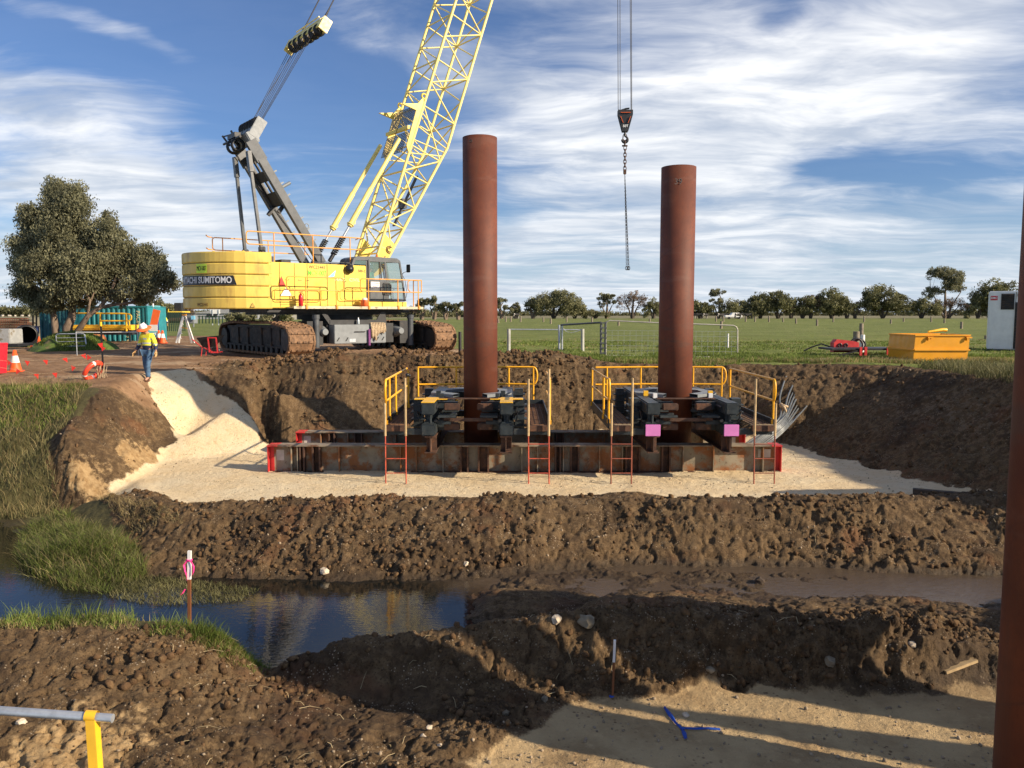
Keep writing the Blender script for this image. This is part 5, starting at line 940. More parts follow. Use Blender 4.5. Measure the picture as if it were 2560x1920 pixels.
# generator container
ca=atz(2466,879,.0); ct=aty(2472,728,ca.y); hgt=ct.z-ca.z
t=thing('generator_container','white generator container with black louvres at the right behind the near pile','generator',(ca.x,ca.y,ca.z),R(-30))
b=MB(); b.b2(0,3.2,0,2.3,.12,hgt,bev=.03); b.build('housing',wht,t); b=MB(); b.b2(.02,3.18,.05,2.25,0,.12); b.build('base_frame',blk,t)
pm=ca.y/2000
for x0,x1,z0,z1,nn in ((.50,.98,hgt-.85,hgt-.12,9),(1.06,2.2,.15,hgt-.52,16)):
    b=MB(); b.b2(x0,x1,-.012,.0,z0,z1); pv=b.build('louvre_panel',blk2,t)
    b=MB()
    for k in range(nn): z=z0+(z1-z0)*(k+.5)/nn; b.box(((x0+x1)/2,-.03,z),(x1-x0-.04,.05,.03),rot=Matrix.Rotation(R(35),3,'X'))
    b.b2(x0-.02,x0,-.04,0,z0,z1); b.b2(x1,x1+.02,-.04,0,z0,z1); b.build('louvre_blade',MATS['dusty_dark_steel'],pv)
b=MB(); b.b2(.06,.34,-.012,0,hgt-.42,hgt-.22); lg=b.build('red_badge',binr,t); lettering('EMC',.13,txtw,lg,(.20,-.016,hgt-.32),(1,0,0),bold=.003)
b=MB(); b.b2(1.05,1.07,-.008,0,.2,hgt-.05); b.bar((1.12,-.03,hgt-.25),(1.12,-.03,hgt-.12),.02,.03); b.build('door_seam',MATS['panel_gap'],t)
# posts, pvc pipe, hydraulic coupling and red rack by the skip
def gpost(name,px,pyb,pyt,r,m,label,cat,group=None,sq=False,y=None,lean=0,parts=None):
    p=G(px,pyb) if y is None else Vector((aty(px,pyb,y).x,y,aty(px,pyb,y).z)); tz=aty(px,pyt,p.y).z; h=tz-p.z
    b=MB(); 
    if sq: b.box((lean*h/2,0,h/2-.1),(r*2,r*2,h+.2),rot=Matrix.Rotation(math.atan(lean),3,'Y'))
    else: b.tube([(0,0,-.2),(lean*h*.5,0,h*.5),(lean*h,0,h)],[r,r*.97,r*.93],10)
    o=b.build(name,m,None,p); tag(o,label,cat,group); return o,p,h
gpost('white_pipe_post',1900+642/2.514,640+602/2.514,640+495/2.514,.10,wht,'white plastic pipe standing upright beside grey fence posts','pipe',y=36)
gpost('fence_post',1900+602/2.514,640+598/2.514,640+474/2.514,.15,postg,'thick grey wooden post just left of the white pipe','fence post',y=37)
gpost('fence_post',1900+633/2.514,640+560/2.514,640+423/2.514,.11,postg,'tall grey wooden post behind the white pipe','fence post',y=42)
p=aty(1900+562/2.514,640+604/2.514,34); t=thing('hydraulic_pump','red hydraulic unit with black hose coils in the grass left of the white pipe','hydraulic unit',p)
b=MB(); b.prism([(-.75,0),(.35,0),(.3,.42),(.05,.48),(-.62,.55),(-.75,.40)],-.2,.2,M=Matrix(((1,0,0,0),(0,0,1,0),(0,1,0,0),(0,0,0,1)))); b.build('body',redp,t); b=MB()
for x in (-.5,-.25): b.torus((x,-.22,.3),.07,.025,12,6,M=Matrix.Rotation(R(90),3,'X'))
b.torus((.25,-.1,.32),.26,.045,18,8,M=Matrix.Rotation(R(80),3,'X')); b.torus((.42,0,.30),.24,.045,18,8,M=Matrix.Rotation(R(90),3,'X')); b.tube([(-.75,0,.2),(-1.2,0,.35),(-1.6,.1,.2),(-1.9,.1,.05)],.03,6); b.build('hose_coil',blk2,t)
p=aty(2215,893,32.5); t=thing('steel_rack','low dark steel rack with red uprights between the white pipe and the skip','steel rack',(p.x-.3,32.5,p.z)); b=MB(); b.b2(-1.9,1.5,0,1.5,.28,.36); b.b2(-1.9,1.5,.0,.06,.02,.10); b.bar((-1.9,0,.0),(-.7,0,.3),.06,.06); b.build('frame',blk,t)
for x in (-.75,-.55,.35): b=MB(); b.b2(x-.05,x+.05,-.06,.0,0,.42); b.build('upright',redp,t)
# hoses over the edge
rim_x0=D(1690,785,0).x
hp=[((2105,903),(2030,950),(1985,1012),(1962,1040)),((2000,915),(1972,930),(1950,990),(1951,1040)),((2020,905),(2000,930),(1972,985),(1955,1043)),((2032,904),(2008,935),(1978,990),(1958,1046)),((2045,903),(2018,935),(1985,992),(1961,1048)),((2058,903),(2030,938),(1992,995),(1964,1050)),((2075,905),(2040,948),(1998,1005),(1968,1052)),((2090,906),(2052,958),(2003,1012),(1970,1056)),((2112,907),(2060,975),(2012,1022),(1972,1060)),((2120,912),(2078,942),(2030,1000),(1975,1062))]
labs=['leftmost','second from left','third from left','fourth from left','fifth from left','sixth from left','seventh from left','eighth from left','ninth from left','rightmost']
order=sorted(range(len(hp)),key=lambda i:hp[i][0][0])
rk={i:k for k,i in enumerate(order)}
for i,q in enumerate(hp):
    ys_=(29.3,27.9,26.5,24.6); P=[aty(a_[0],a_[1],y) for a_,y in zip(q,ys_)]; P=[P[0]+Vector((.9,1.6,-.35 if False else -.05))]+P+[P[-1]+Vector((-.6,-.5,-.35)),P[-1]+Vector((-1.3,-.8,-.75))]
    P[0].z=max(P[0].z,.02); 
    S_=[]
    for k in range(len(P)-1):
        p0=P[max(0,k-1)];p1_=P[k];p2_=P[k+1];p3=P[min(len(P)-1,k+2)]
        for j in range(6): u=j/6; S_.append(.5*((2*p1_)+(p2_-p0)*u+(2*p0-5*p1_+4*p2_-p3)*u*u+(3*p1_-p0-3*p2_+p3)*u**3))
    S_.append(P[-1]); b=MB(); b.tube(S_,.030 if i%3 else .022,8); tag(b.build('hydraulic_hose',hose),'grey hydraulic hose hanging over the pit edge, %s of the bundle'%labs[rk[i]],'hose','hydraulic hoses hanging over the pit edge')
p=aty(1900+145/2.514,640+955/2.514,25.1); b=MB(); b.torus(p,.13,.05,14,6,M=Matrix.Rotation(R(60),3,'Y')); b.torus(p+Vector((.02,0,.08)),.11,.04,14,6,M=Matrix.Rotation(R(20),3,'Y')); tag(b.build('cable_tie',ropef),'pale rag tied round the bundle of hoses','tie')
# timber plank on the pit floor at right
a=atz(1900+960/2.514,640+1478/2.514,-2.30); c=atz(1900+1300/2.514,640+1508/2.514,-2.30); b=MB(); b.bar((0,0,0),c-a,.16,.13); tag(b.build('timber_plank',woodd,None,a),'dark timber sleeper lying on the limestone at the right of the pit','timber')
# ---------------------------------------------------------------- gates and posts in the paddock
def zg(x,y,Y): return aty(*Z7(x,y),Y)
Yg=32.0
t=thing('field_gate','wide farm gate of galvanised pipe and wire mesh behind the right pile','gate',(0,Yg,0)); P=[(512,372),(512,246),(516,235),(528,230),(720,239),(870,244),(1030,250),(1042,256),(1047,266),(1047,360)]; P=[zg(x,y,Yg)-Vector((0,Yg,0)) for x,y in P]; b=MB(); b.tube(P,.028,8); b.tube([zg(512,372,Yg)-Vector((0,Yg,0)),zg(1047,380,Yg)-Vector((0,Yg,0))],.028,8); b.build('pipe_frame',mat('pale_pipe',(.42,.40,.34),.5,.3),t)
b=MB()
x0,x1=P[0].x,P[-1].x; zt_=P[4].z; zb_=P[0].z
for k in range(1,6): z=zb_+(zt_-zb_)*k/6.5; b.tube([(x0,0,z),(x1,0,z-.05)],.005,4)
for k in range(1,22): x=x0+(x1-x0)*k/22; b.tube([(x,0,zb_),(x,0,zb_+(zt_-zb_)*.75)],.004,4)
b.build('wire_mesh',galv,t)
t=thing('strainer_post','pair of dark steel gate posts with hinges left of the wide farm gate','gate post',zg(500,372,Yg)); b=MB()
for dx_ in (-.09,.09): b.tube([(dx_,0,0),(dx_,0,zg(500,235,Yg).z-zg(500,372,Yg).z)],.045,10)
for k in range(7): b.box((0,-.05,.1+k*.2),(.26,.05,.05))
b.build('post',gry,t)
t=thing('pipe_gate','small pipe gate frame with a sloping grey top rail','gate',(0,0,0)); pa=zg(328,348,33); pb=zg(328,248,33); pc=zg(492,238,Yg+.3); b=MB(); b.tube([pa-Vector((.06,0,0)),pb-Vector((.06,0,0))],.05,10); b.tube([pa+Vector((.06,0,0)),pb+Vector((.06,0,0))],.035,10); b.build('post',galv,t); b=MB(); b.tube([pb,pc],.04,8); b.build('top_rail',gry,t)
b=MB(); k0=zg(340,262,33); b.tube([k0,zg(350,275,33),zg(372,280,33),zg(395,274,33),zg(412,268,33)],.012,5); b.build('gate_chain',galv,t)
Yh=36.; t=thing('rail_fence','low galvanised rail between two white topped posts beyond the spoil','rail',(0,0,0)); b=MB(); b.tube([zg(117,266,Yh),zg(417,268,Yh)],.03,8); b.build('rail',galv,t)
for x in (117,417): b=MB(); b.tube([zg(x,375,Yh),zg(x,264,Yh)],.08,10); b.build('post',mat('grey_white_post',(.38,.38,.34),.7) if x==117 else MATS['grey_white_post'],t)
posts=[(1008,343,283),(75,240,222),(105,226,213),(125,226,213),(165,224,212),(258,232,217),(288,243,222),(352,226,214),(455,236,218),(563,251,228),(690,238,222),(980,262,232),(990,228,210),(1118,226,214),(1175,224,210),(1232,233,219),(1285,243,222),(1370,251,225),(1436,226,213),(1562,226,212),(1670,243,225),(1722,234,220),(1888,240,224),(1957,263,235),(2057,305,290),(1835,224,213),(960,224,212),(1080,224,213)]
ORD=['first','second','third','fourth','fifth','sixth','seventh','eighth','ninth','tenth','eleventh','twelfth','thirteenth','fourteenth']
def zn(x,yb_): return 'far' if yb_<230 else ('left' if x<760 else 'right')
for i,(x,yb_,yt_) in enumerate(posts):
    px,py=Z7(x,yb_); near=G(px,py,150)
    if i==0: lab='thin pale stake inside the wide farm gate'; gr_=None
    else:
        k=sorted(q[0] for q in posts[1:] if zn(q[0],q[1])==zn(x,yb_)).index(x)
        lab={'far':'%s from the left of the small far posts near the trees','left':'%s from the left of the paddock posts left of the right pile','right':'%s from the left of the paddock posts right of the right pile'}[zn(x,yb_)]%ORD[k]
        gr_={'far':'far paddock posts near the trees','left':'paddock posts left of the right pile','right':'paddock posts right of the right pile'}[zn(x,yb_)]
    h=aty(px,660+yt_/1.6265,near.y).z-near.z; b=MB(); r_=.045 if i==0 else .0035*near.y/2; r_=min(.16,max(.04,r_)); b.tube([(0,0,-.2),(rnd.uniform(-.04,.04),0,h)],[r_,r_*.9],8); tag(b.build('stake' if i==0 else 'fence_post',wht if i==0 else postg,None,near),lab,'stake' if i==0 else 'fence post',gr_)
# cattle and a white trough far off
def cow(px,py,Y,rz,lab,k=1.0):
    z=float(height(np.array([0.]),np.array([float(Y)]),False)[0]); p=aty(px,py,Y); p.z=z
    vs=[(-.75,0,1.18),(-.35,0,1.15),(.25,0,1.12),(.65,0,1.2),(.95,0,1.32),(1.22,0,1.25),(1.45,0,1.05),(-.78,0,.95)]; 
    me=bpy.data.meshes.new('c'); V_=[Vector(v) for v in vs]; E_=[(0,1),(1,2),(2,3),(3,4),(4,5),(5,6),(0,7)]; rr=[.28,.34,.35,.30,.2,.16,.10,.12]
    for (bi,xx,back) in ((3,.6,0),(0,-.68,1)):
        for sd in (-.2,.2):
            n=len(V_); V_+=[Vector((xx,sd,.85)),Vector((xx+(-.10 if back else .02),sd,.48)),Vector((xx+(.0 if back else 0),sd,.04))]; E_+=[(bi,n),(n,n+1),(n+1,n+2)]; rr+=[.15,.08,.06]
    return skin_obj('cow',V_,E_,rr,cowm,loc=p,rz=rz,root=1),lab
def skin_obj(name,V_,E_,rr,m,parent=None,loc=(0,0,0),rz=0,root=0,sub=1):
    me=bpy.data.meshes.new(name); me.from_pydata([tuple(v) for v in V_],E_,[]); o=bpy.data.objects.new(name,me); col.objects.link(o)
    sk=o.modifiers.new('s','SKIN'); 
    for i,r_ in enumerate(rr): 
        r2_=r_ if isinstance(r_,(tuple,list)) else (r_,r_); me.skin_vertices[0].data[i].radius=r2_; me.skin_vertices[0].data[i].use_root=(i==root)
    sk.use_smooth_shade=True; sb=o.modifiers.new('u','SUBSURF'); sb.levels=sub+1; sb.render_levels=sub+1
    dg=bpy.context.evaluated_depsgraph_get(); dg.update(); m2=bpy.data.meshes.new_from_object(o.evaluated_get(dg)); bpy.data.objects.remove(o); m2.name=name; m2.materials.clear()
    o=mkobj(name,m2,m,parent,True); o.location=loc; o.rotation_euler=(0,0,rz); return o
for ci,(px,py,Y,rz) in enumerate(((1732,788,215,0),(1748,789,210,3),(1762,788,220,.4),(1800,789,205,0.2),(1815,788,212,2.9),(1845,790,200,.1),(1872,790,206,3.1),(1290,789,212,.3))):
    o,_l=cow(px,py,Y,rz,''); tag(o,'%s from the left of the dark cows grazing far off right of the right pile'%ORD[ci] if ci<7 else 'lone dark cow grazing far off between the two piles','cow','cows grazing far off')
p=aty(1842,790,208); t=thing('farm_vehicle','low white vehicle parked far off among the cows','vehicle',(p.x,208,.35)); b=MB(); b.b2(-3,1.5,0,2,.5,1.1,bev=.1); b.prism([(-1.5,1.1),(-1.0,1.75),(.6,1.75),(1.2,1.1)],.1,1.9,M=Matrix(((1,0,0,0),(0,0,1,0),(0,1,0,0),(0,0,0,1)))); b.build('body',wht,t)
for x in (-2,.7): b=MB(); b.tube([(x,-.02,.35),(x,.2,.35)],.35,12); b.build('wheel',blk2,t)
# ---------------------------------------------------------------- people
def person(name_,label,loc,rz,hatbrim=True,walk=.0,look=.0,arms=0.,k=1.0,vis=hiv,trs=denim,helmet=hatw):
    t=thing(name_,label,'person',loc,rz); t.scale=(k,k,k)
    # facing -Y
    hipz=.94; f=walk
    lk=[(.10,0,hipz-.04),(.115,-.16*f,.52),(.12,-.20*f+.02,.10-.0)]; rk_=[(-.10,0,hipz-.04),(-.115,.02*f,.50),(-.12,.16*f,.10)]
    hd_=Vector((0,-.05-.10*look,1.66-.03*look))
    sh=1.43; el_l=(.27,.03,1.16); wr_l=(.33+.06*arms,-.08,.93); el_r=(-.28,.02,1.16); wr_r=(-.36-.06*arms,-.06,.93)
    V_=[Vector(p) for p in [(0,0,hipz),(0,.0,1.12),(0,.0,1.30),(0,-.01,1.44),(0,-.03,1.53),tuple(hd_-Vector((0,0,.07))),tuple(hd_+Vector((0,-.005,.03))),tuple(hd_+Vector((0,.01,.10))),
        (.17,0,sh),el_l,wr_l,(-.17,0,sh),el_r,wr_r]+lk+rk_+[(.12,-.20*f-.13,.045),(-.12,.16*f-.13,.045)]]
    E_=[(0,1),(1,2),(2,3),(3,4),(4,5),(5,6),(6,7),(3,8),(8,9),(9,10),(3,11),(11,12),(12,13),(0,14),(14,15),(15,16),(0,17),(17,18),(18,19),(16,20),(19,21)]
    rr=[(.145,.105),(.135,.095),(.155,.105),(.09,.075),(.055,.055),(.075,.085),(.08,.095),(.055,.065),.062,.045,.030,.062,.045,.030,.082,.058,.045,.082,.058,.045,.035,.035]
    body=skin_obj('body',V_,E_,rr,skin,t)
    # face: nose, brows, mouth, ears joined to the body mesh
    b=MB(); c=hd_; b.add([c+Vector(v) for v in ((-.012,-.088,.02),(.012,-.088,.02),(.018,-.088,-.025),(-.018,-.088,-.025),(0,-.115,-.022))],[(0,1,4),(1,2,4),(2,3,4),(3,0,4)]); 
    for sd in (-1,1): b.ball(c+Vector((sd*.085,.0,-.005)),.024,n=8,sq=(1,1,1.3))
    b.build('nose_and_ears',skin,t)
    b=MB()
    for sd in (-1,1): b.ball(c+Vector((sd*.032,-.083,.018)),.011,n=8)
    b.build('eyes',MATS['black_plastic'],t); b=MB(); b.box(c+Vector((0,-.088,-.052)),(.045,.01,.010)); b.build('mouth',mat('lips',(.3,.11,.08),.6) if 'lips' not in MATS else MATS['lips'],t)
    # shirt
    SV_=V_[0:4]+[V_[8],V_[9],V_[10]+(V_[9]-V_[10])*.12,V_[11],V_[12],V_[13]+(V_[12]-V_[13])*.12,Vector((0,-.02,1.49))]
    so_=skin_obj('shirt',[SV_[0]-Vector((0,0,.02))]+SV_[1:],[(0,1),(1,2),(2,3),(3,4),(4,5),(5,6),(3,7),(7,8),(8,9),(3,10)],[(.175,.135),(.165,.125),(.185,.13),(.115,.10),.085,.072,.056,.085,.072,.056,.068],vis,t)
    so_.data.materials.append(navy); so_.data.materials.append(refl)
    for pl_ in so_.data.polygons:
        cz=sum((so_.data.vertices[i].co.z for i in pl_.vertices))/len(pl_.vertices); ax=abs(sum((so_.data.vertices[i].co.x for i in pl_.vertices))/len(pl_.vertices))
        if ax>.215: pl_.material_index=1 if cz<1.12 else (2 if 1.13<cz<1.17 else 0)
        else: pl_.material_index=1 if cz<1.13 else (2 if (1.14<cz<1.19 or 1.29<cz<1.33) else 0)
    tr=[V_[0]]+V_[14:20]; 
    skin_obj('trousers',[tr[0],tr[1],tr[2],tr[3]+Vector((0,0,.0)),tr[4],tr[5],tr[6]],[(0,1),(1,2),(2,3),(0,4),(4,5),(5,6)],[(.155,.115),.105,.08,.078,.105,.08,.078],trs,t)
    for (a_,c_) in ((16,20),(19,21)):
        b=MB(); A_=V_[a_];C_=V_[c_]; b.box((A_+C_)/2+Vector((0,.01,-.045)),(.10,.29,.09),bev=.035); b.box(A_+Vector((0,.01,-.01)),(.105,.12,.12),bev=.03); b.build('boot',boot,t)
    for wi,ei,sd in ((10,9,1),(13,12,-1)):
        wv=V_[wi]; d=(V_[wi]-V_[ei]).normalized(); sx_=Vector((0,1,0)); fx=d.cross(sx_).normalized()*sd
        b=MB(); M_=Matrix((fx,sx_-d*sx_.dot(d),d)).transposed(); b.box(wv+d*.045,(.038,.085,.11),rot=M_,bev=.015)
        for q,(off,ln) in enumerate(((-.032,.075),(-.011,.088),(.011,.082),(.032,.065))):
            s0=wv+d*.10+Vector((0,off,0)); b.tube([s0,s0+d*ln*.5-fx*.006,s0+d*ln*.85-fx*.022,s0+d*ln-fx*.036],[.0125,.012,.0105,.008],8)
        s0=wv+d*.03+Vector((0,-.042,0)); b.tube([s0,s0+d*.035+Vector((0,-.025,0)),s0+d*.07+Vector((0,-.032,0))-fx*.01],[.015,.013,.010],8)
        b.build('gloved_hand',glove,t)
    # hard hat and sun brim
    Mh=Matrix.Rotation(R(-22*look),3,'X').inverted() if look else Matrix.Identity(3)
    Mh=Matrix.Rotation(R(24*look),3,'X'); hc=hd_+Vector((0,.0,.035))
    b=MB(); b.lathe([(.118,0),(.12,.035),(.108,.085),(.075,.125),(.035,.142),(.001,.146)],hc,20,M=Mh); b.bar(hc+Mh@Vector((0,-.09,.10)),hc+Mh@Vector((0,.09,.10)),.03,.09); hh=b.build('hard_hat',helmet,t)
    if hatbrim:
        b=MB(); prof=[(.11,.012),(.16,.012),(.215,-.02),(.235,-.03),(.235,-.038),(.16,-.0),(.11,.0)]; b.lathe(prof,hc,28,M=Mh); b.lathe([(.105,.0),(.12,-.10),(.115,-.10),(.10,.0)],hc+Mh@Vector((0,.03,0)),20,M=Mh); b.build('sun_brim',hato,hh)
    else:
        b=MB(); b.lathe([(.118,0),(.15,-.008),(.15,-.0),(.118,.015)],hc,20,M=Mh); b.build('hat_brim',helmet,hh)
    return t
wp=G(372,951); wz=gz(wp.x,wp.y)
wt_=person('person','worker in orange brimmed hard hat and hi-vis shirt walking down the limestone ramp',(wp.x,wp.y,wz-.02),R(-14),True,1.0,1.0,.6,k=1.0)
w2=G(410,838); person('person','far worker in white helmet and hi-vis vest standing on the red road',(w2.x,w2.y,w2.z),R(15),False,.2,0,-.3,trs=navy,k=1.0)
w3=aty(312,800,58); person('person','worker with white helmet whose head shows above the teal container',(w3.x,58,.55),0,False,.1,0,0,trs=navy)
op=wor(.82,-1.9,2.42); person('person','crane operator in green hi-vis sitting behind the cab window',(op.x,op.y,op.z-.18),TH+R(30),False,.1,0,0,k=.93,vis=mat('hi_vis_green',(.12,.62,.38),.7))
# ---------------------------------------------------------------- left yard
def L2(x,y,Y): return aty(*Z2(x,y),Y)
def cone(px,pyb,hpx,lab,lying=False,group=None,y=None,white=True):
    p=G(px,pyb) if y is None else aty(px,pyb,y); h=hpx*p.y/2000
    t=thing('traffic_cone',lab,'traffic cone',p,rnd.uniform(0,1),group); 
    if lying: t.rotation_euler=(R(78),0,rnd.uniform(-1.2,1.2)+lying); t.location.z+=.14
    b=MB(); b.lathe([(.19*h/.7,.03),(.045*h/.7,h),(.001,h)],(0,0,0),18); b.build('cone_body',conem,t); b=MB(); b.b2(-.24*h/.7,.24*h/.7,-.24*h/.7,.24*h/.7,0,.035,bev=.01); b.build('cone_base',conem,t)
    if white:
        b=MB(); f=lambda z: (.19+(.045-.19)*(z-.03*1)/(.97))*h/.7+.004
        b.lathe([(f(.42),h*.42),(f(.74),h*.74)],(0,0,0),18); b.build('reflective_band',conew,t)
cone(39,929,54,'near orange cone with white band beside the red bin')
cone(34,846,23,'orange cone behind the black culvert pipe',y=56); cone(98,863,22,'plain orange cone right of the black culvert pipe',y=45,white=False)
cone(398,857,31,'left cone of the pair beside the white sign right of the container',y=48); cone(407,858,32,'right cone of the pair beside the white sign right of the container',y=47.6)
cone(78,873,13,'fallen orange cone lying in front of the culvert pipe',1.2,y=40); cone(104,873,13,'fallen orange cone lying right of the culvert pipe',-1.1,y=40,white=False)
# red bin with white sign
p=atz(-10,933,-.12); t=thing('red_bin','red plastic bin with white diamond sign at the left edge','bin',(p.x,p.y,p.z),R(-15)); b=MB(); h=.98; b.add([(-.2,-.2,0),(.2,-.2,0),(.2,.2,0),(-.2,.2,0),(-.25,-.25,h*.9),(.25,-.25,h*.9),(.25,.25,h*.9),(-.25,.25,h*.9)],[(3,2,1,0),(4,5,6,7),(0,1,5,4),(1,2,6,5),(2,3,7,6),(3,0,4,7)]); b.build('bin_body',binr,t); b=MB(); b.b2(-.28,.28,-.28,.28,h*.9,h*.98,bev=.03); b.build('lid',binr,t)
b=MB(); b.add([(.10,-.245,.38),(.18,-.25,.50),(.10,-.256,.62),(.02,-.25,.50)],[(0,1,2,3)]); b.build('diamond_sign',txtw,t)
for z in (.70,.76,.82): b=MB(); b.b2(.04,.15,-.262,-.258,z,z+.03); b.build('white_label',txtw,t)
# container (corrugated)
def corr_box(t,L_,W_2,H_,m,n):
    b=MB(); vs=[];fs=[]; k=0
    for i in range(n):
        x0=L_*i/n; q=L_/n
        for dx_,dy_ in ((0,0),(q*.3,0),(q*.42,.045),(q*.88,.045)): vs+=[(x0+dx_,dy_,.12),(x0+dx_,dy_,H_-.1)]; k+=1
    vs+=[(L_,0,.12),(L_,0,H_-.1)]; k+=1
    for i in range(k-1): fs.append((2*i,2*i+2,2*i+3,2*i+1))
    b.add(vs,fs); b.b2(0,L_,.06,W_2,.12,H_-.1); b.build('corrugated_wall',m,t)
    b=MB(); b.b2(-.03,L_+.03,-.03,.09,H_-.1,H_); b.b2(-.03,L_+.03,-.03,.09,0,.12)
    for x in (-.03,L_-.09): b.b2(x,x+.12,-.035,.09,.12,H_-.1)
    b.b2(0,L_,.09,W_2,H_-.08,H_-.03); b.build('corner_frame',m,t)
zc2=-.35; a=aty(180,860,52); c=aty(366,862,51.5)
t=thing('shipping_container','teal corrugated shipping container behind the gum tree','container',(a.x,52.2,zc2),R(-4)); corr_box(t,c.x-a.x,2.4,2.62,teal,15)
lettering('PACIFIC',.35,txtl,t,(c.x-a.x-.62,-.04,1.7),(0,0,-1),up=(1,0,0)); lettering('7 2 3 4',.3,txtl,t,(c.x-a.x-1.35,-.04,.75),(0,0,-1),up=(1,0,0))
a2=aty(99,860,50); t=thing('shipping_container','dark shaded teal container left of the gum tree trunk','container',(a2.x,50.2,zc2),R(3)); corr_box(t,aty(172,860,50).x-a2.x,2.4,2.5,mat('shaded_teal_paint',(.012,.10,.135),.5,var=.15),8)  # darker copy of the container teal, with shade put into the colour
a3=aty(366,858,57); t=thing('water_tank','pale teal tank with white signs at the end of the container','tank',(a3.x,57,-.2),0); w_=aty(381,858,57).x-a3.x
b=MB(); b.b2(0,w_,0,1.6,.1,2.55,bev=.03); b.build('tank_body',teal2,t); b=MB(); b.b2(w_*.2,w_*.8,-.012,0,1.4,2.0); b.build('white_panel',wht,t)
b=MB(); b.tube([(w_+.15,0,0),(w_+.15,0,2.7)],.06,8); b.build('pole',wht,t)
t=thing('warning_sign','leaning red and white warning sign at the end of the container','sign',aty(388,832,50)); b=MB(); b.box((0,0,.8),(.45,.03,1.3),rot=Matrix.Rotation(R(14),3,'Y')); b.build('board',orst,t); b=MB(); b.box((-.08,-.03,.3),(.5,.02,.4)); b.build('lower_panel',wht,t)
t=thing('site_sign','white sign board with blue ring beside the two cones','sign',aty(386,853,48)); b=MB(); b.b2(-.17,.17,-.02,.02,0,.52); b.build('board',wht,t); b=MB(); b.torus((0,-.03,.33),.11,.02,16,5,M=Matrix.Rotation(R(90),3,'X')); b.build('blue_ring',lblue,t)
for k,(x,y_) in enumerate(((381,830),(386,826))): p=aty(x,y_,53); b=MB(); b.lathe([(.001,0),(.28,0),(.29,.3),(.28,.32),(.29,.6),(.27,.85),(.001,.86)],(0,0,0),18); tag(b.build('blue_drum',dblue,None,p),'%s of the blue drums behind the leaning warning sign'%['left','right'][k],'drum','blue drums')
# yellow railed platform in front of the container
Yp=50.; t=thing('railed_platform','yellow railed work platform in front of the teal container','platform',(0,0,0))
b=MB(); q=lambda x,y: L2(x,y,Yp); b.tube([q(740,592),q(1290,597),q(1345,603),q(1362,625),q(1360,655),q(1340,672),q(1040,672)],.05,8); b.tube([q(1038,592),q(1035,760)],.05,8); b.tube([q(1308,600),q(1312,780)],.06,8); b.tube([q(1340,672),q(1345,765)],.04,6); b.build('rail',yrl,t)
b=MB(); P0=q(740,742);P1=q(1362,768); b.b2(P0.x,P1.x,Yp,Yp+1.2,P1.z,P1.z+.32); b.b2(P0.x,P1.x,Yp-.05,Yp,P1.z+.1,P1.z+.28); b.build('deck_edge',yrl,t); b=MB(); b.b2(P0.x+.5,P1.x,Yp+.05,Yp+1.1,P1.z-.30,P1.z-.01); b.b2(q(1300,0).x,q(1315,0).x,Yp,Yp+.1,P1.z-1.6,P1.z); b.build('deck_underside',blk,t)
P=[L2(930,840,Yp-1)]; t=thing('red_barrel','faded red and orange tank lying under the yellow platform','tank',L2(880,800,Yp-.5)); b=MB(); b.lathe([(.001,-1.1),(.62,-1.05),(.66,0),(.62,1.05),(.001,1.1)],(0,0,-.7),20,M=Matrix.Rotation(R(90),3,'Y')); b.build('shell',mat('faded_red',(.42,.10,.05),.6,c2=(.5,.3,.1),c2s=1.5),t)
# grass mound, small gate, culvert, crate, reo, grey tank
def mound(px,py,Y,rx,ry,h,name,label=None):
    p=aty(px,py,Y); n=30; vs=[];fs=[]
    for j in range(13):
        for i in range(n):
            a=2*math.pi*i/n; f=j/12; r_=1-f; k=1+.18*math.sin(a*3+1)+.1*math.sin(a*7); vs.append((p.x+rx*r_*k*math.cos(a),p.y+ry*r_*k*math.sin(a),p.z-.25+(h+.25)*(1-(r_**2.2))+.12*math.sin(a*5+j*2)*(1-abs(2*f-1))))
    for j in range(12):
        for i in range(n): fs.append((j*n+i,j*n+(i+1)%n,(j+1)*n+(i+1)%n,(j+1)*n+i))
    return p,vs,fs
mg=mat('mound_grass',(.06,.10,.016),.95,var=.3,c2=(.12,.09,.045),c2s=1.2,bump=.6,bs_=10); 
p_m,vs,fs=mound(184,877,40.5,2.0,2.6,.85,'m'); b=MB(); b.add(vs,fs,0,True); MOUND=b.build('grass_mound',mg); tag(MOUND,kind='structure')
Yg2=38.8; q=lambda x,y: L2(x,y,Yg2); t=thing('small_gate','short galvanised gate leaning on the grass mound','gate',(0,0,0)); b=MB(); b.tube([q(592,970),q(580,825),q(592,812),q(610,808),q(860,806),q(878,815),q(893,915)],.03,8)
for ya_,yb_ in ((850,846),(890,884),(938,932)): b.tube([q(586,ya_),q(884,yb_)],.018,6)
b.build('frame',galv,t)
p=L2(282,925,43); t=thing('culvert_pipe','large black plastic culvert pipe lying end on in the yard','pipe',(p.x,43,p.z)); b=MB(); M_=Matrix.Rotation(R(33),3,'Z')@Matrix.Rotation(R(90),3,'X'); b.lathe([(.45,0),(.53,0),(.53,-1.6),(.001,-1.6),(.001,-1.5),(.45,-1.5),(.45,0)],(0,0,.55),36,M=M_); b.torus((0,0,.55),.53,.03,30,6,M=M_); b.build('shell',blk2,t)  # far end closed by an added disc so the bore stays dark
p=L2(312,790,46); t=thing('blue_crate','dark blue steel box standing behind the culvert pipe','box',(p.x,46,p.z-.1)); b=MB(); b.b2(-.25,.25,0,.5,0,.42,bev=.02); b.b2(-.28,.28,-.03,.53,.38,.44); b.build('body',dblue,t)
t=thing('steel_stand','tall black steel frame standing left of the dark container','frame',(0,0,0)); q=lambda x,y: L2(x,y,49); b=MB()
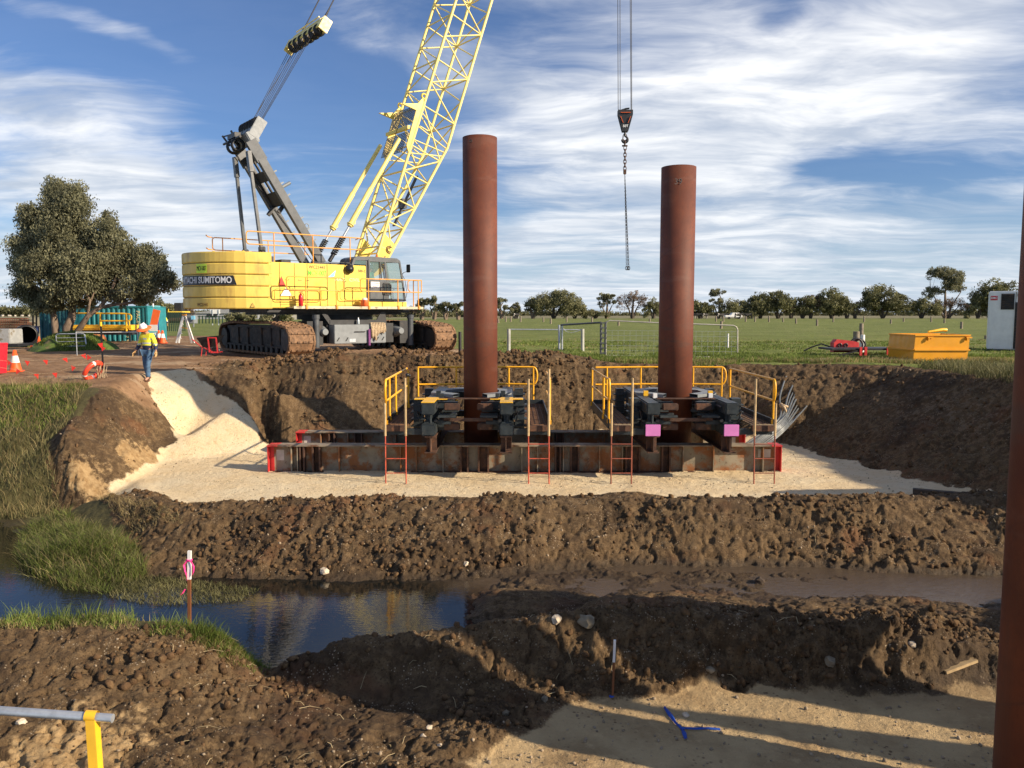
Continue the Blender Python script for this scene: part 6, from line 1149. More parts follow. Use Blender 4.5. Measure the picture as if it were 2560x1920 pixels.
for x in (342,378): b.bar(q(x,850),q(x,562),.07,.07)
b.bar(q(336,564),q(410,570),.08,.07); b.bar(q(342,690),q(378,700),.05,.05); b.bar(q(200,664),q(342,664),.05,.05); b.build('frame',mat('brown_black_steel',(.05,.035,.025),.6),t)
# reinforcing bar stack
t=thing('rebar_stack','stack of rusty reinforcement bars and cages at the left edge','steel bars',L2(0,800,55)); b=MB(); W2=(L2(330,800,55)-L2(0,800,55)).x
for k in range(8):
    z=k*.30/2.2+.02
    for j in range(3): b.tube([(-3,j*.5,z),(W2-.15*abs(k-3)+rnd.uniform(-.3,.1),j*.5+rnd.uniform(-.1,.1),z+rnd.uniform(-.03,.03))],.045,5)
for i in range(26): x=-1+i*(W2+1)/26; b.tube([(x,-.06,0),(x,-.06,1.02)],.018,4)
b.build('bars',mat('rusty_rebar',(.19,.065,.03),.8,var=.3),t)
p=L2(-10,910,36); t=thing('grey_tank','pale grey box tank behind the red bin at the left edge','tank',(p.x-1,36,p.z)); b=MB(); b.b2(-.5,L2(103,900,36).x-p.x+1,0,1,0,.66,bev=.03); b.build('body',mat('grey_plastic',(.36,.37,.36),.5,c2=(.2,.17,.12),c2s=3),t); b=MB(); b.b2(-.5,L2(103,900,36).x-p.x+1.4,-.1,1.1,-.12,0); b.build('pallet',blk2,t)
# picket, ring, bunting, tape
bp=G(Z2(1075,1262)[0],Z2(1075,1262)[1]); bp=Vector((bp.x,bp.y,bp.z)); tp=aty(*Z2(1045,700),bp.y); t=thing('star_picket','black star picket with yellow cap leaning beside the red life ring','picket',bp); d=tp-bp; b=MB(); b.bar(Vector((0,0,-.2)),d,.05,.018); b.bar(Vector((0,0,-.2)),d,.018,.05); b.build('post',blk2,t); b=MB(); b.tube([d-Vector((0,0,.08)),d+Vector((0,0,.05))],.035,10); b.build('yellow_cap',yrl,t)
rc=(aty(*Z2(965,1190),bp.y-.15)); t=thing('life_ring','red life ring leaning against the star picket','life ring',rc); ax=Vector((.80,-.22,-.56)).normalized(); M_=ax.to_track_quat('Z','Y').to_matrix(); b=MB(); b.torus((0,0,0),.285,.072,36,12,M=M_); b.build('ring',ring,t)
b=MB()
for a0 in (20,110,200,290): b.torus((0,0,0),.285,.076,3,12,M=M_,a0=R(a0),a1=R(a0+10))
b.build('white_band',wht,t)
b=MB(); 
for k in range(10): a_=bp-rc+Vector((-.15+.03*k,-.05*(k%3),.55-.02*k)); b.tube([a_,a_+Vector((-.06+.02*(k%4),-.03,-.25)),a_+Vector((-.02+.03*(k%5),-.02,-.55-.03*(k%3)))],.008,4)
b.build('grab_line',ropef,t)
def flag(p,w_,h,rot,lab,gr_='red bunting flags on the barrier line'):
    b=MB(); c=math.cos(rot); s_=math.sin(rot); P=[Vector((-w_/2,0,0)),Vector((w_/2,.01,.0)),Vector((w_*.12,.03,-h))]; P=[Vector((v.x*c-v.z*s_,v.y,v.x*s_+v.z*c)) for v in P]; n=Vector((.01,.004,0)); P2=[v+Vector((0,.006,0)) for v in P]
    b.add(P+P2,[(0,1,2),(5,4,3),(0,3,4,1),(1,4,5,2),(2,5,3,0)]); return tag(b.build('bunting_flag',flagm,None,p),lab,'flag',gr_)
up=[(95,1092),(280,1088),(468,1078),(668,1058),(860,1020),(925,1038)]; dn=[(190,1180),(372,1222),(565,1212),(760,1145)]
YF=24.6
for k,(x,y) in enumerate(up): flag(aty(*Z2(x,y),YF),.155,.155,[-.6,-.2,.1,.35,.3,-.7][k],'%s from the left of the upper row of red bunting flags'%ORD[k])
for k,(x,y) in enumerate(dn): flag(aty(*Z2(x,y),YF-.8),.15,.16,[-.7,.15,.05,-.5][k],'%s from the left of the lower row of red bunting flags'%ORD[k])
flag(aty(*Z2(1035,905),bp.y-.1),.15,.2,.2,'upper red flag tied to the star picket','red flags on the star picket'); flag(aty(*Z2(1072,945),bp.y-.12),.14,.14,-.6,'lower red flag tied to the star picket','red flags on the star picket')
b=MB(); b.tube([aty(*Z2(x,y),YF+.01) for x,y in [(-60,1075)]+up+[(990,1045),(1060,1010)]],.006,4); tag(b.build('bunting_line',ropef),'upper bunting line running from the left edge to the star picket','line')
b=MB(); b.tube([aty(*Z2(x,y),YF-.79) for x,y in [(-60,1150)]+dn+[(960,1080)]],.006,4); tag(b.build('bunting_line',ropef),'lower bunting line sagging below the upper one','line')
b=MB(); b.tube([aty(*Z2(790,790),34),aty(*Z2(1060,792),34),aty(*Z2(1425,788),34)],.018,5); tag(b.build('barrier_tape',wht),'thin white line stretched in front of the container','tape')
for x in (788,1428): b=MB(); a=G(Z2(x,0)[0],868); b.tube([Vector((aty(*Z2(x,790),34).x,34,-.1)),aty(*Z2(x,788),34)],.02,6); tag(b.build('tape_post',galv),'%s post holding the thin white line'%('left' if x<1000 else 'right'),'post')
# A-frame ladder, wheelbarrow
q=lambda x,y,Y=46.: aty(400+x/2.765,560+y/2.765,Y); t=thing('step_ladder','white A-frame step ladder standing on the red road','step ladder',(0,0,0))
zf_=q(120,822).z
b=MB()
for xb_ in (112,130): b.bar(q(xb_,822),q(160,628),.08,.07)
for k in range(1,6): f=k/6; b.bar(q(112,822).lerp(q(160,628),f),q(130,822).lerp(q(160,628),f)+Vector((.1,0,0)),.06,.03)
b.build('front_frame',wht,t); b=MB()
for xb_ in (218,236): b.bar(q(xb_,822,46.9),q(172,628,46.2),.08,.07)
for k in range(1,6): f=k/6; b.bar(q(218,822,46.9).lerp(q(172,628,46.2),f),q(236,822,46.9).lerp(q(172,628,46.2),f),.05,.03)
b.build('rear_frame',wht,t); b=MB(); b.bar(q(155,628),q(182,628),.14,.1); b.build('orange_top',orr,t); b=MB(); b.bar(q(150,715),q(190,722),.04,.05); b.build('spreader',orr,t)
wb=G(400+360/2.765,560+912/2.765); t=thing('wheelbarrow','black wheelbarrow with red frame and handles beside the crane track','wheelbarrow',(wb.x,wb.y,wb.z),R(0)); sc=wb.y/2000/2.765
def wq(x,y,d=0): return Vector(((x-385)*sc,d,(912-y)*sc))
b=MB(); vs=[wq(300,785,-.3),wq(455,770,-.3),wq(400,850,-.2),wq(335,850,-.2),wq(300,785,.35),wq(455,770,.35),wq(400,850,.2),wq(335,850,.2)]; b.add(vs,[(0,3,2,1),(4,5,6,7),(0,4,7,3),(1,2,6,5),(3,7,6,2)]); vs2=[v*.96+Vector((0,0,.03)) for v in vs]; b.add(vs2,[(1,2,3,0),(7,6,5,4),(3,7,4,0),(5,6,2,1),(2,6,7,3)]); b.build('tray',blk2,t)
b=MB()
for d in (-.25,.25): b.tube([wq(268,795,d),wq(325,845,d),wq(400,885,d*.5),wq(450,885,d*.5)],.022,8); b.tube([wq(335,850,d),wq(325,912,d)],.02,8)
b.build('frame',redp,t); b=MB(); 
for x in (383,438): b.bar(wq(x,785,-.36),wq(x+8,885,-.36),.05,.03)
b.bar(wq(380,785,-.36),wq(440,785,-.36),.04,.04); b.bar(wq(400,885,-.36),wq(450,885,-.36),.05,.05); b.build('red_brace',redp,t); b=MB(); b.torus(wq(416,880,-.1),.15,.05,20,8,M=Matrix.Rotation(R(90),3,'X')); b.tube([wq(416,880,-.13),wq(416,880,-.07)],.1,12); b.build('wheel',blk2,t)
# far left: sign, fences, roller, shed
q=lambda x,y,Y: aty(400+x/2.765,560+y/2.765,Y)
t=thing('power_box','grey cabinet with blue sign on a pole behind the step ladder','cabinet',(0,0,0)); b=MB(); a=q(183,688,62); c=q(232,628,62); b.b2(a.x,c.x,62,62.8,a.z,c.z,bev=.03); b.build('cabinet',gryl,t); b=MB(); a=q(218,660,61.9); c=q(243,635,61.9); b.b2(a.x,c.x,61.8,61.9,a.z,c.z); b.build('blue_sign',lblue,t); b=MB(); b.tube([q(232,712,62),q(232,690,62)],.06,6); b.build('leg',gryl,t)
t=thing('notice_board','blank white notice board on two posts behind the crane','sign',(0,0,0)); b=MB(); a=q(350,620,80); c=q(413,590,80); b.b2(a.x,c.x,80,80.08,a.z,c.z); b.build('board',wht,t); b=MB()
for x in (363,405): b.tube([q(x,700,80),q(x,592,80)],.06,6)
b.build('posts',galv,t)
t=thing('picket_fence','row of dark green pickets along the far grass','fence',(0,0,0)); b=MB()
for k in range(9): b.bar(q(248+k*23,688,72),q(248+k*23,634,72),.09,.05)
for k in range(10): b.bar(Vector((aty(388+k*5,0,72).x,72,.2)),Vector((aty(388+k*5,0,72).x,72,1.9)),.08,.05)
b.bar(q(240,640,72.1),q(440,640,72.1),.05,.05); b.build('pickets',mat('dark_green_steel',(.02,.05,.03),.5),t)
p=aty(438,808,118); t=thing('road_roller','dark road roller with yellow top parked on the far road','roller',(p.x,118,p.z)); sz=118/2000
b=MB(); b.b2(-1.1,1.1,0,3,.55,1.55,bev=.1); b.build('body',blk,t); b=MB(); b.b2(-1.1,1.1,0,3,1.55,1.75,bev=.05); b.b2(-1.0,-.9,0,.1,1.7,2.1); b.build('yellow_top',yel,t); b=MB(); b.tube([(-.9,.4,.5),(.9,.4,.5)],.5,20); b.build('drum',dkr,t); b=MB(); b.b2(-.5,.5,1,2.4,1.7,3.0,bev=.05); b.build('cab',blk,t)
for px,w2_,hh_,Y,lab,mm in ((400,2.2,1.5,150,'small grey shed far behind the container',bldm),(727,7,2.6,190,'pale low house seen under the crane walkway',bldm),(560,9,1.6,210,'long low shed seen under the crane counterweight',roofm)):
    p=aty(px,790,Y); t=thing('farm_shed',lab,'shed',(p.x,Y,.3)); b=MB(); b.b2(-w2_,w2_,0,6,0,hh_); b.build('wall',mm,t); b=MB(); b.prism([(-w2_-.3,hh_),(0,hh_+1.1),(w2_+.3,hh_)],-.3,6.3,M=Matrix(((1,0,0,0),(0,0,1,0),(0,1,0,0),(0,0,0,1)))); b.build('roof',roofm,t)
    b=MB(); b.b2(-w2_*.5,-w2_*.2,-.05,-.01,.6,1.4 if hh_>1.5 else 1.1); b.build('window',blk,t)
# dark posts beside the right track
p=atz(1148,893,.0); b=MB(); b.tube([(0,0,0),(0,0,.95)],.07,8); tag(b.build('fence_post',blk,None,Vector((aty(1150,880,36).x,36,0))),'dark post beside the right crane track','fence post')
# ---------------------------------------------------------------- stakes, ribbon, stones
p=aty(473,1578,9.35); zt_=aty(474,1377,9.35).z; zw=aty(473,1448,9.35).z; t=thing('survey_stake','white topped brown survey stake with pink ribbon on the near bank','stake',(p.x,9.35,p.z)); lx=aty(474,1377,9.35).x-p.x
b=MB(); b.bar((0,0,-.15),(lx*.6,0,zw-p.z),.036,.03); b.build('stake_body',stk,t); b=MB(); b.bar((lx*.6,0,zw-p.z),(lx,0,zt_-p.z),.040,.032); b.build('white_top',wht,t)
b=MB()
def ribbon(pts_,w_,b): 
    pts_=[Vector(v) for v in pts_]
    vs=[];fs=[]
    for i,v in enumerate(pts_): a_=.6*i; vs+=[v+Vector((w_*math.cos(a_),w_*math.sin(a_),0)),v-Vector((w_*math.cos(a_),w_*math.sin(a_),0))]
    for i in range(len(pts_)-1): fs.append((2*i,2*i+1,2*i+3,2*i+2))
    b.add(vs,fs)
zr=aty(473,1400,9.35).z-p.z; b.torus((lx*.8,0,zr),.028,.012,12,6); ribbon([(lx-.02,-.03,zr),(-.06+lx,-.03,zr-.05),(-.05+lx,-.03,zr-.12),(-.035+lx,-.02,zr-.20),(-.04+lx,-.02,zr-.25)],.011,b); ribbon([(lx+.02,-.03,zr),(.055+lx,-.03,zr-.07),(.05+lx,-.03,zr-.14),(.02+lx,-.02,zr-.19)],.010,b); ribbon([(-.02,-.02,zr-.35),(-.05,-.03,zr-.40),(-.075,-.03,zr-.42)],.009,b); b.build('pink_ribbon',pinkr,t)
p=atz(1531,1738,-2.57); zt_=aty(1537,1600,p.y).z; zw=aty(1535,1655,p.y).z; lx=aty(1537,1600,p.y).x-p.x; t=thing('survey_stake','thin white topped survey stake at the edge of the near pad','stake',(p.x,p.y,-2.6)); b=MB(); b.bar((0,0,-.1),(lx*.6,0,zw+2.6),.024,.02); b.build('stake_body',stk,t); b=MB(); b.bar((lx*.6,0,zw+2.6),(lx,0,zt_+2.6),.026,.022); b.build('white_top',wht,t); b=MB(); b.torus((0,0,.02),.03,.015,10,6); b.build('blue_tie',bpaint,t)
def gp(dx_,dy_): v=D(dx_,dy_,-2.59); return Vector((v.x,v.y,gz(v.x,v.y)+.012))
b=MB(); c0=gp(1474,1578)
for pth,w_ in (([(1436,1528),(1448,1545),(1458,1560),(1474,1578)],.020),([(1474,1578),(1478,1588),(1482,1600)],.018),([(1474,1576),(1500,1577),(1530,1576),(1556,1577)],.010)):
    P=[gp(*v) for v in pth]; vs=[];fs=[]
    for i,v in enumerate(P):
        d=(P[min(i+1,len(P)-1)]-P[max(i-1,0)]).normalized(); n_=Vector((-d.y,d.x,0))*w_*(1.2 if i==1 else .8); vs+=[v+n_+Vector((0,0,.012*(i%2))),v-n_+Vector((0,0,.0)),v+Vector((0,0,.02))]
    for i in range(len(P)-1): fs+=[(3*i,3*i+2,3*i+5,3*i+3),(3*i+2,3*i+1,3*i+4,3*i+5)]
    b.add(vs,fs)
b.ball(c0+Vector((0,0,.01)),.025,n=8,sq=(1,1,.6)); tag(b.build('blue_ribbon',bpaint),'knotted blue ribbon lying on the shaded near pad','ribbon')
def rockv(seed,n=2):
    bm=bmesh.new(); bmesh.ops.create_icosphere(bm,subdivisions=n,radius=1); r_=random.Random(seed)
    pl_=[(Vector((r_.gauss(0,1),r_.gauss(0,1),r_.gauss(0,1))).normalized(),r_.uniform(.55,.85)) for _ in range(9)]
    for v in bm.verts:
        c=v.co.copy()
        for n_,d_ in pl_:
            k=c.dot(n_)
            if k>d_: c-=n_*(k-d_)
        v.co=c*(1+r_.uniform(-.13,.13))
    V_=[tuple(v.co) for v in bm.verts]; F_=[tuple(v.index for v in f.verts) for f in bm.faces]; bm.free(); return np.array(V_),np.array(F_)
def stone(px,py,wpx,lab,m=rock,z0=None,seed=1,gr_=None):
    p=G(px,py); r_=wpx*p.y/2000/2; V_,F_=rockv(seed,2); b=MB(); b.add([(v[0]*r_,v[1]*r_*.8,v[2]*r_*.75) for v in V_],[tuple(f) for f in F_]); o=b.build('stone',m,None,Vector((p.x,p.y,gz(p.x,p.y)+r_*.35))); o.rotation_euler=(0,0,seed*1.3); tag(o,lab,'stone',gr_)
rockd=mat('grey_brown_boulder',(.20,.165,.11),.9,var=.3,vs=6,bump=.5,bs_=12)
for i,(x,y,w_,lab,mm) in enumerate(((1393,1553,34,'pale rounded boulder lit by the sun sliver on the near spoil bank',rock),(1463,1567,60,'large grey boulder in shade on the near spoil bank',rockd),(812,1432,30,'pale broken stone at the foot of the long berm',rock),(1165,1410,20,'small white stone near the waterline in the middle',rock),(1058,1838,26,'bigger white stone of the pair on the near dirt',rock),(1073,1824,20,'smaller white stone of the pair on the near dirt',rock),(1099,1862,16,'lone small white stone right of the white pair',rock),(1342,1757,22,'left grey stone of the two at the pad edge',rockd),(1362,1758,24,'right grey stone of the two at the pad edge',rockd),(1266,1790,24,'grey stone lying left of the pad corner',rockd),(1272,1812,18,'small grey stone below the pad corner',rockd),(1714,1793,22,'pale stone on the sunlit stripe beside the blue ribbon',rock),(1900,1460,36,'clod of roots lying in the muddy stream',woodd),(2245,1464,20,'red brown stone in the muddy stream at right',redl),(2280,1620,26,'pale stone half buried in the right end of the spoil bank',rock),(2075,1685,40,'grey boulder at the foot of the shaded spoil bank',rockd),(1775,1685,30,'pale boulder low in the shaded spoil bank',rockd),(55,1812,30,'cream stone embedded in the near left bank',rock))): stone(x,y,w_,lab,mm,seed=i+3)
a=D(2085,1492,-2.35); c=D(2120,1440,-2.2); 
p=atz(2400,1684,-2.5); b=MB(); b.bar((-.22,-.05,0),(.2,.05,.10),.09,.035); tag(b.build('wood_offcut',woodl,None,p+Vector((0,0,.05))),'short pale wood offcut at the right end of the spoil bank','wood')
# ---------------------------------------------------------------- loose soil lumps and stones (uncountable)
def zonesum(x,y): return zone(x,y)
RV=[rockv(100+i,1) for i in range(7)]
def scatter(name,x,y,sz,m,flat=.8,sink=.25):
    z=gza(x,y); Vs=[];Fs=[];off=0; N=len(x); which=npr.randint(0,len(RV),N)
    for k,(V_,F_) in enumerate(RV):
        s=np.where(which==k)[0]; n=len(s)
        if n==0: continue
        a=npr.rand(n)*6.283; tl=npr.rand(n)*6.283; sc=sz[s][:,None]*(.65+.7*npr.rand(n,3)); sc[:,2]*=flat
        P=V_[None]*sc[:,None,:]; c,s_=np.cos(tl*.3),np.sin(tl*.3); P=np.stack([P[...,0],P[...,1]*c[:,None]-P[...,2]*s_[:,None],P[...,1]*s_[:,None]+P[...,2]*c[:,None]],-1)
        c,s_=np.cos(a),np.sin(a); P=np.stack([P[...,0]*c[:,None]-P[...,1]*s_[:,None],P[...,0]*s_[:,None]+P[...,1]*c[:,None],P[...,2]],-1)
        P+=np.stack([x[s],y[s],z[s]+sz[s]*(.5-sink)*1.0],1)[:,None,:]; Vs.append(P.reshape(-1,3)); Fs.append((F_[None]+(np.arange(n)*len(V_))[:,None,None]).reshape(-1,3)+off); off+=n*len(V_)
    me=arrmesh(name,np.concatenate(Vs),np.concatenate(Fs),3); return mkobj(name,me,m)
def cand(n,x0,x1,y0,y1): return x0+(x1-x0)*npr.rand(n),y0+(y1-y0)*npr.rand(n)
SX=[];SY=[];SZ=[]
for n,(x0,x1,y0,y1),(a,b_),pw in ((5200,(-4.5,7.5,7.9,10.6),(.010,.070),3.4),(9000,(-9,11,13.9,18.2),(.010,.080),4.0),(2600,(-9.5,3,27.6,30.6),(.03,.13),3.2),(3000,(-12,13,18,28.5),(.015,.08),3.5),(3000,(-6.5,0,5.8,9.4),(.006,.028),3.0)):
    x,y=cand(n,x0,x1,y0,y1); l,r_,g_,t_,w_,p_,pit=zone(x,y); k=(l<.30)&(g_<.3)&(pit>.5)&(samp(HG,x,y)>-2.9); k&=npr.rand(n)<np.clip(-.45+2.3*vnoise(x*.75,y*.9,80),0.04,1); x=x[k];y=y[k]; s=a+(b_-a)*npr.rand(len(x))**pw; SX.append(x);SY.append(y);SZ.append(s)
lump=mat('soil_lump',(.098,.058,.029),.95,var=.35,vs=5,c2=(.17,.108,.052),c2s=9,c2t=(.5,.62),bump=.8,bs_=50,spec=.2)
tag(scatter('soil_clods',np.concatenate(SX),np.concatenate(SY),np.concatenate(SZ),lump),kind='stuff')
SX=[];SY=[];SZ=[]
for n,(x0,x1,y0,y1),(a,b_),lm in ((1500,(-5,7.5,6,10.5),(.005,.028),0),(1600,(-9,11,13.9,17.5),(.008,.035),0),(1500,(-1,7,6.6,9.6),(.006,.03),1),(1600,(-11,10,17.2,26.5),(.008,.03),1),(500,(-13,13,18,29),(.012,.05),0)):
    x,y=cand(n,x0,x1,y0,y1); l,r_,g_,t_,w_,p_,pit=zone(x,y); k=(l>.5) if lm else ((l<.4)&(g_<.3)&(samp(HG,x,y)>-2.9)); k&=npr.rand(n)<np.clip(2.2*vnoise(x*.7,y*.7,93)-.5,0,1); x=x[k];y=y[k]; SX.append(x);SY.append(y);SZ.append(a+(b_-a)*npr.rand(len(x))**3)
tag(scatter('gravel',np.concatenate(SX),np.concatenate(SY),np.concatenate(SZ),mat('gravel_stone',(.27,.21,.14),.9,var=.3,vs=6)),kind='stuff')
# roots and straws
b=MB()
for i in range(110):
    z_=rnd.random(); 
    x,y=(rnd.uniform(-4,6),rnd.uniform(8.4,10.2)) if z_<.5 else ((rnd.uniform(-9,10),rnd.uniform(14.2,16.5)) if z_<.85 else (rnd.uniform(-4.5,-1),rnd.uniform(6.5,8.6)))
    if float(samp(MLP,x,y))>.4: continue
    a_=rnd.uniform(0,6.28); l_=rnd.uniform(.06,.30); z0=gz(x,y); x2=x+l_*math.cos(a_); y2=y+l_*math.sin(a_)*.6; z2=max(gz(x2,y2),z0-.05)+rnd.uniform(0,.07); b.tube([(x,y,z0-.01),((x+x2)/2,(y+y2)/2+.02,(z0+z2)/2+.012),(x2,y2,z2)],[.004,.0035,.002],4,cap=False)
tag(b.build('root_litter',straw),kind='stuff')
# ---------------------------------------------------------------- grass
def grass(name,x,y,h,wd,m,lean=.45,z=None,windx=.15):
    n=len(x); z=gza(x,y)-.01 if z is None else z; a=npr.rand(n)*6.283; ln=h*lean*(.3+npr.rand(n)); ux=np.cos(a)*ln+windx*h; uy=np.sin(a)*ln*.8; b_=npr.rand(n)*6.283; px=np.cos(b_)*wd/2; py=np.sin(b_)*wd/2
    V_=np.empty((n,7,3)); 
    for k,(f,wf) in enumerate(((0,1.),(.4,.85),(.75,.5))):
        cx_=x+ux*f**1.8; cy_=y+uy*f**1.8; cz=z+h*(f-.18*f*f*npr.rand(n)*lean*2)
        V_[:,2*k,0]=cx_-px*wf;V_[:,2*k,1]=cy_-py*wf;V_[:,2*k,2]=cz; V_[:,2*k+1,0]=cx_+px*wf;V_[:,2*k+1,1]=cy_+py*wf;V_[:,2*k+1,2]=cz
    V_[:,6,0]=x+ux;V_[:,6,1]=y+uy;V_[:,6,2]=z+h*(1-.25*lean)
    T=np.array([[0,1,3],[0,3,2],[2,3,5],[2,5,4],[4,5,6]]); F_=(T[None]+(np.arange(n)*7)[:,None,None]).reshape(-1,3)
    me=arrmesh(name,V_.reshape(-1,3),F_,3); tone=np.clip(.15+.5*npr.rand(n)**2+.5*(fbm(x*2,y*2,2,77)),0,1); setattr_(me,'tone',np.repeat(tone,7)); o=mkobj(name,me,m); tag(o,kind='stuff'); return o
def poly_pts(n,poly):
    xs=[p[0] for p in poly]; ys_=[p[1] for p in poly]; x,y=cand(n,min(xs),max(xs),min(ys_),max(ys_)); ins=np.zeros(n,bool); m_=len(poly)
    for i in range(m_):
        x0,y0=poly[i][0],poly[i][1]; x1,y1=poly[(i+1)%m_][0],poly[(i+1)%m_][1]
        if y0!=y1: ins^=((y<y0)!=(y<y1))&(x<(x1-x0)*(y-y0)/(y1-y0)+x0)
    return x[ins],y[ins]
# hummock in the pond
x,y=poly_pts(26000,[D(30,1190,-2.95),D(60,1140,-2.9),D(130,1128,-2.8),D(200,1150,-2.7),D(300,1200,-2.8),D(320,1245,-2.95),D(240,1285,-2.95),D(120,1270,-2.95),D(50,1235,-2.95)])
k=npr.rand(len(x))<.62; hv=.35+1.1*vnoise(x*2.2,y*2.2,121); grass('pond_grass',x[k],y[k],(.10+.24*npr.rand(k.sum()))*hv[k],.010,grassG,.8); k=~k; grass('pond_grass',x[k],y[k],(.14+.30*npr.rand(k.sum()))*hv[k],.009,grassM,1.1); k=npr.rand(len(x))<.06; grass('dry_pond_grass',x[k],y[k],.2+.25*npr.rand(k.sum()),.008,grassD,1.2)
x,y=poly_pts(5000,[D(280,1240,-2.95),D(420,1255,-2.95),D(560,1275,-2.95),D(520,1300,-2.95),D(330,1310,-2.95),D(230,1290,-2.95)]); grass('water_weed',x,y,.05+.08*npr.rand(len(x)),.008,grassM,1.2,z=np.full(len(x),-2.955))
# near bank fringe
def fringe(n,pts_,w0,w1,hh,m,nm,lean=.5,dens=1.):
    t_=npr.rand(n)*(len(pts_)-1); i=t_.astype(int); f=t_-i; P=np.array([[p.x,p.y] for p in pts_]); c=P[i]*(1-f)[:,None]+P[np.minimum(i+1,len(P)-1)]*f[:,None]; x=c[:,0]+npr.randn(n)*.06; y=c[:,1]+w0+(w1-w0)*npr.rand(n); k=npr.rand(n)<np.clip(vnoise(x*2.6,y*2.6,97)*2.0-.35,0.05,1); x=x[k];y=y[k]
    return grass(nm,x,y,hh[0]+(hh[1]-hh[0])*npr.rand(len(x))**1.8,.0075,m,lean)
npts=nc[2:10]
fringe(9000,npts,-.10,.42,(.03,.13),grassG,'bank_grass',.8); fringe(1500,nc[2:8],.0,.35,(.10,.30),grassG,'bank_grass',.5); fringe(2600,nc[2:9],-.14,.25,(.04,.14),grassD,'dry_bank_grass',1.0)
x,y=poly_pts(2600,[D(410,1372,-1.85),D(430,1350,-1.9),D(480,1372,-2.1),D(512,1400,-2.25),D(520,1425,-2.3),D(500,1412,-2.2)]); grass('clover',x,y,.03+.04*npr.rand(len(x)),.02,grassG,.9)
# left bank slope: mixed
pb=[W_(-26,22.6,0),W_(-13.6,22.6,0),D(200,836,-.3),D(158,866,-.5),D(135,905,-.9),D(95,940,-1.3),D(122,985,-1.6),D(116,1040,-2.1),D(170,1080,-2.5),D(180,1105,-2.8),D(60,1118,-2.9),D(-80,1120,-2.9)]
x,y=poly_pts(60000,pb); up_=fbm(x*.7,y*.7,3,40)+(y-20.5)*.16; k=up_>0; grass('bank_grass',x[k],y[k],.05+.11*npr.rand(k.sum()),.014,grassG,.6); k2=~k; k2&=npr.rand(len(x))<.6; grass('dry_bank_grass',x[k2],y[k2],.11+.25*npr.rand(k2.sum())**1.4,.013,grassM,.7); 
k3=npr.rand(len(x))<.16; grass('dry_bank_grass',x[k3],y[k3],.18+.36*npr.rand(k3.sum())**1.5,.010,grassD,.8)
x,y=poly_pts(7000,[D(175,1075,-2.4),D(330,1090,-2.2),D(400,1130,-2.3),D(300,1150,-2.5),D(200,1110,-2.7)]); grass('dry_bank_grass',x,y,.06+.14*npr.rand(len(x)),.008,grassD,1.2)
# paddock edge and paddock
def field(n,x0,x1,y0,y1,h,wd,m,th,nm,seed=5):
    x,y=cand(n,x0,x1,y0,y1); l,r_,g_,*_r=zone(x,y); k=(g_>.55)&(vnoise(x*.8,y*.8,seed)>th)&(np.abs(x)<y*.72+1); x=x[k];y=y[k]; return grass(nm,x,y,h[0]+(h[1]-h[0])*npr.rand(len(x))**1.6,wd,m,.5)
field(52000,1.5,22,28.4,33.5,(.06,.20),.022,grassG,.25,'paddock_grass'); field(9000,1.5,22,28.3,29.6,(.10,.28),.016,grassD,.35,'dry_paddock_grass'); field(42000,-1,34,33,50,(.05,.15),.035,grassG,.45,'paddock_grass',6); field(9000,-1,34,33,55,(.05,.12),.035,grassD,.6,'dry_paddock_grass',8)
x,y=poly_pts(8000,[W_(13.3,26.4,0),W_(15.5,26.8,0),W_(15.2,19,0),W_(14.5,16.8,0),W_(12.9,16.8,0),W_(13.3,19.5,0),W_(13.2,22.5,0)]); grass('right_bank_grass',x,y,.12+.35*npr.rand(len(x)),.016,grassM,.8); x,y=poly_pts(5000,[W_(12.9,19.5,0),W_(14.5,20,0),W_(14.5,17,0),W_(12.2,17,0)]); grass('right_bank_grass',x,y,.12+.30*npr.rand(len(x)),.014,grassG,.9)
mx=npr.randn(9000)*.9+p_m.x; my=npr.randn(9000)*1.0+40.2; rr2=((mx-p_m.x)/2.0)**2+((my-40.5)/2.6)**2; k=rr2<.95; mx=mx[k];my=my[k]; grass('mound_grass_blades',mx,my,.08+.18*npr.rand(len(mx)),.03,grassG,.6,z=p_m.z-.27+1.1*(1-rr2[k]**1.1))
# ---------------------------------------------------------------- trees
def leaves(name,C,Rr,N,size,m,parent,tones=None,droop=.0,aspect=2.4):
    """C (k,3) cluster centres, Rr (k,) radii, N leaves in each"""
    k=len(C); n=k*N; c=np.repeat(C,N,0); r_=np.repeat(Rr,N); d=npr.randn(n,3); d/=np.linalg.norm(d,axis=1)[:,None]; p=c+d*(r_*npr.rand(n)**.45)[:,None]*np.array([1,1,.72]); p[:,2]-=droop*r_*npr.rand(n)
    u=npr.randn(n,3); u[:,2]-=droop*1.5; u/=np.linalg.norm(u,axis=1)[:,None]; v=npr.randn(n,3); v-=(v*u).sum(1)[:,None]*u; v/=np.linalg.norm(v,axis=1)[:,None]; s=size*(.6+.8*npr.rand(n)); a=u*(s*.5)[:,None]; b_=v*(s*.5/aspect)[:,None]
    V_=np.stack([p-a,p+b_,p+a,p-b_],1).reshape(-1,3); F_=np.arange(n*4).reshape(-1,4); me=arrmesh(name,V_,F_,4); tn=np.repeat(np.repeat(npr.rand(k)**1.5 if tones is None else tones,N)*.8+npr.rand(n)*.25,4); setattr_(me,'tone',np.clip(tn-.15,0,1)); o=mkobj(name,me,m,parent); return o
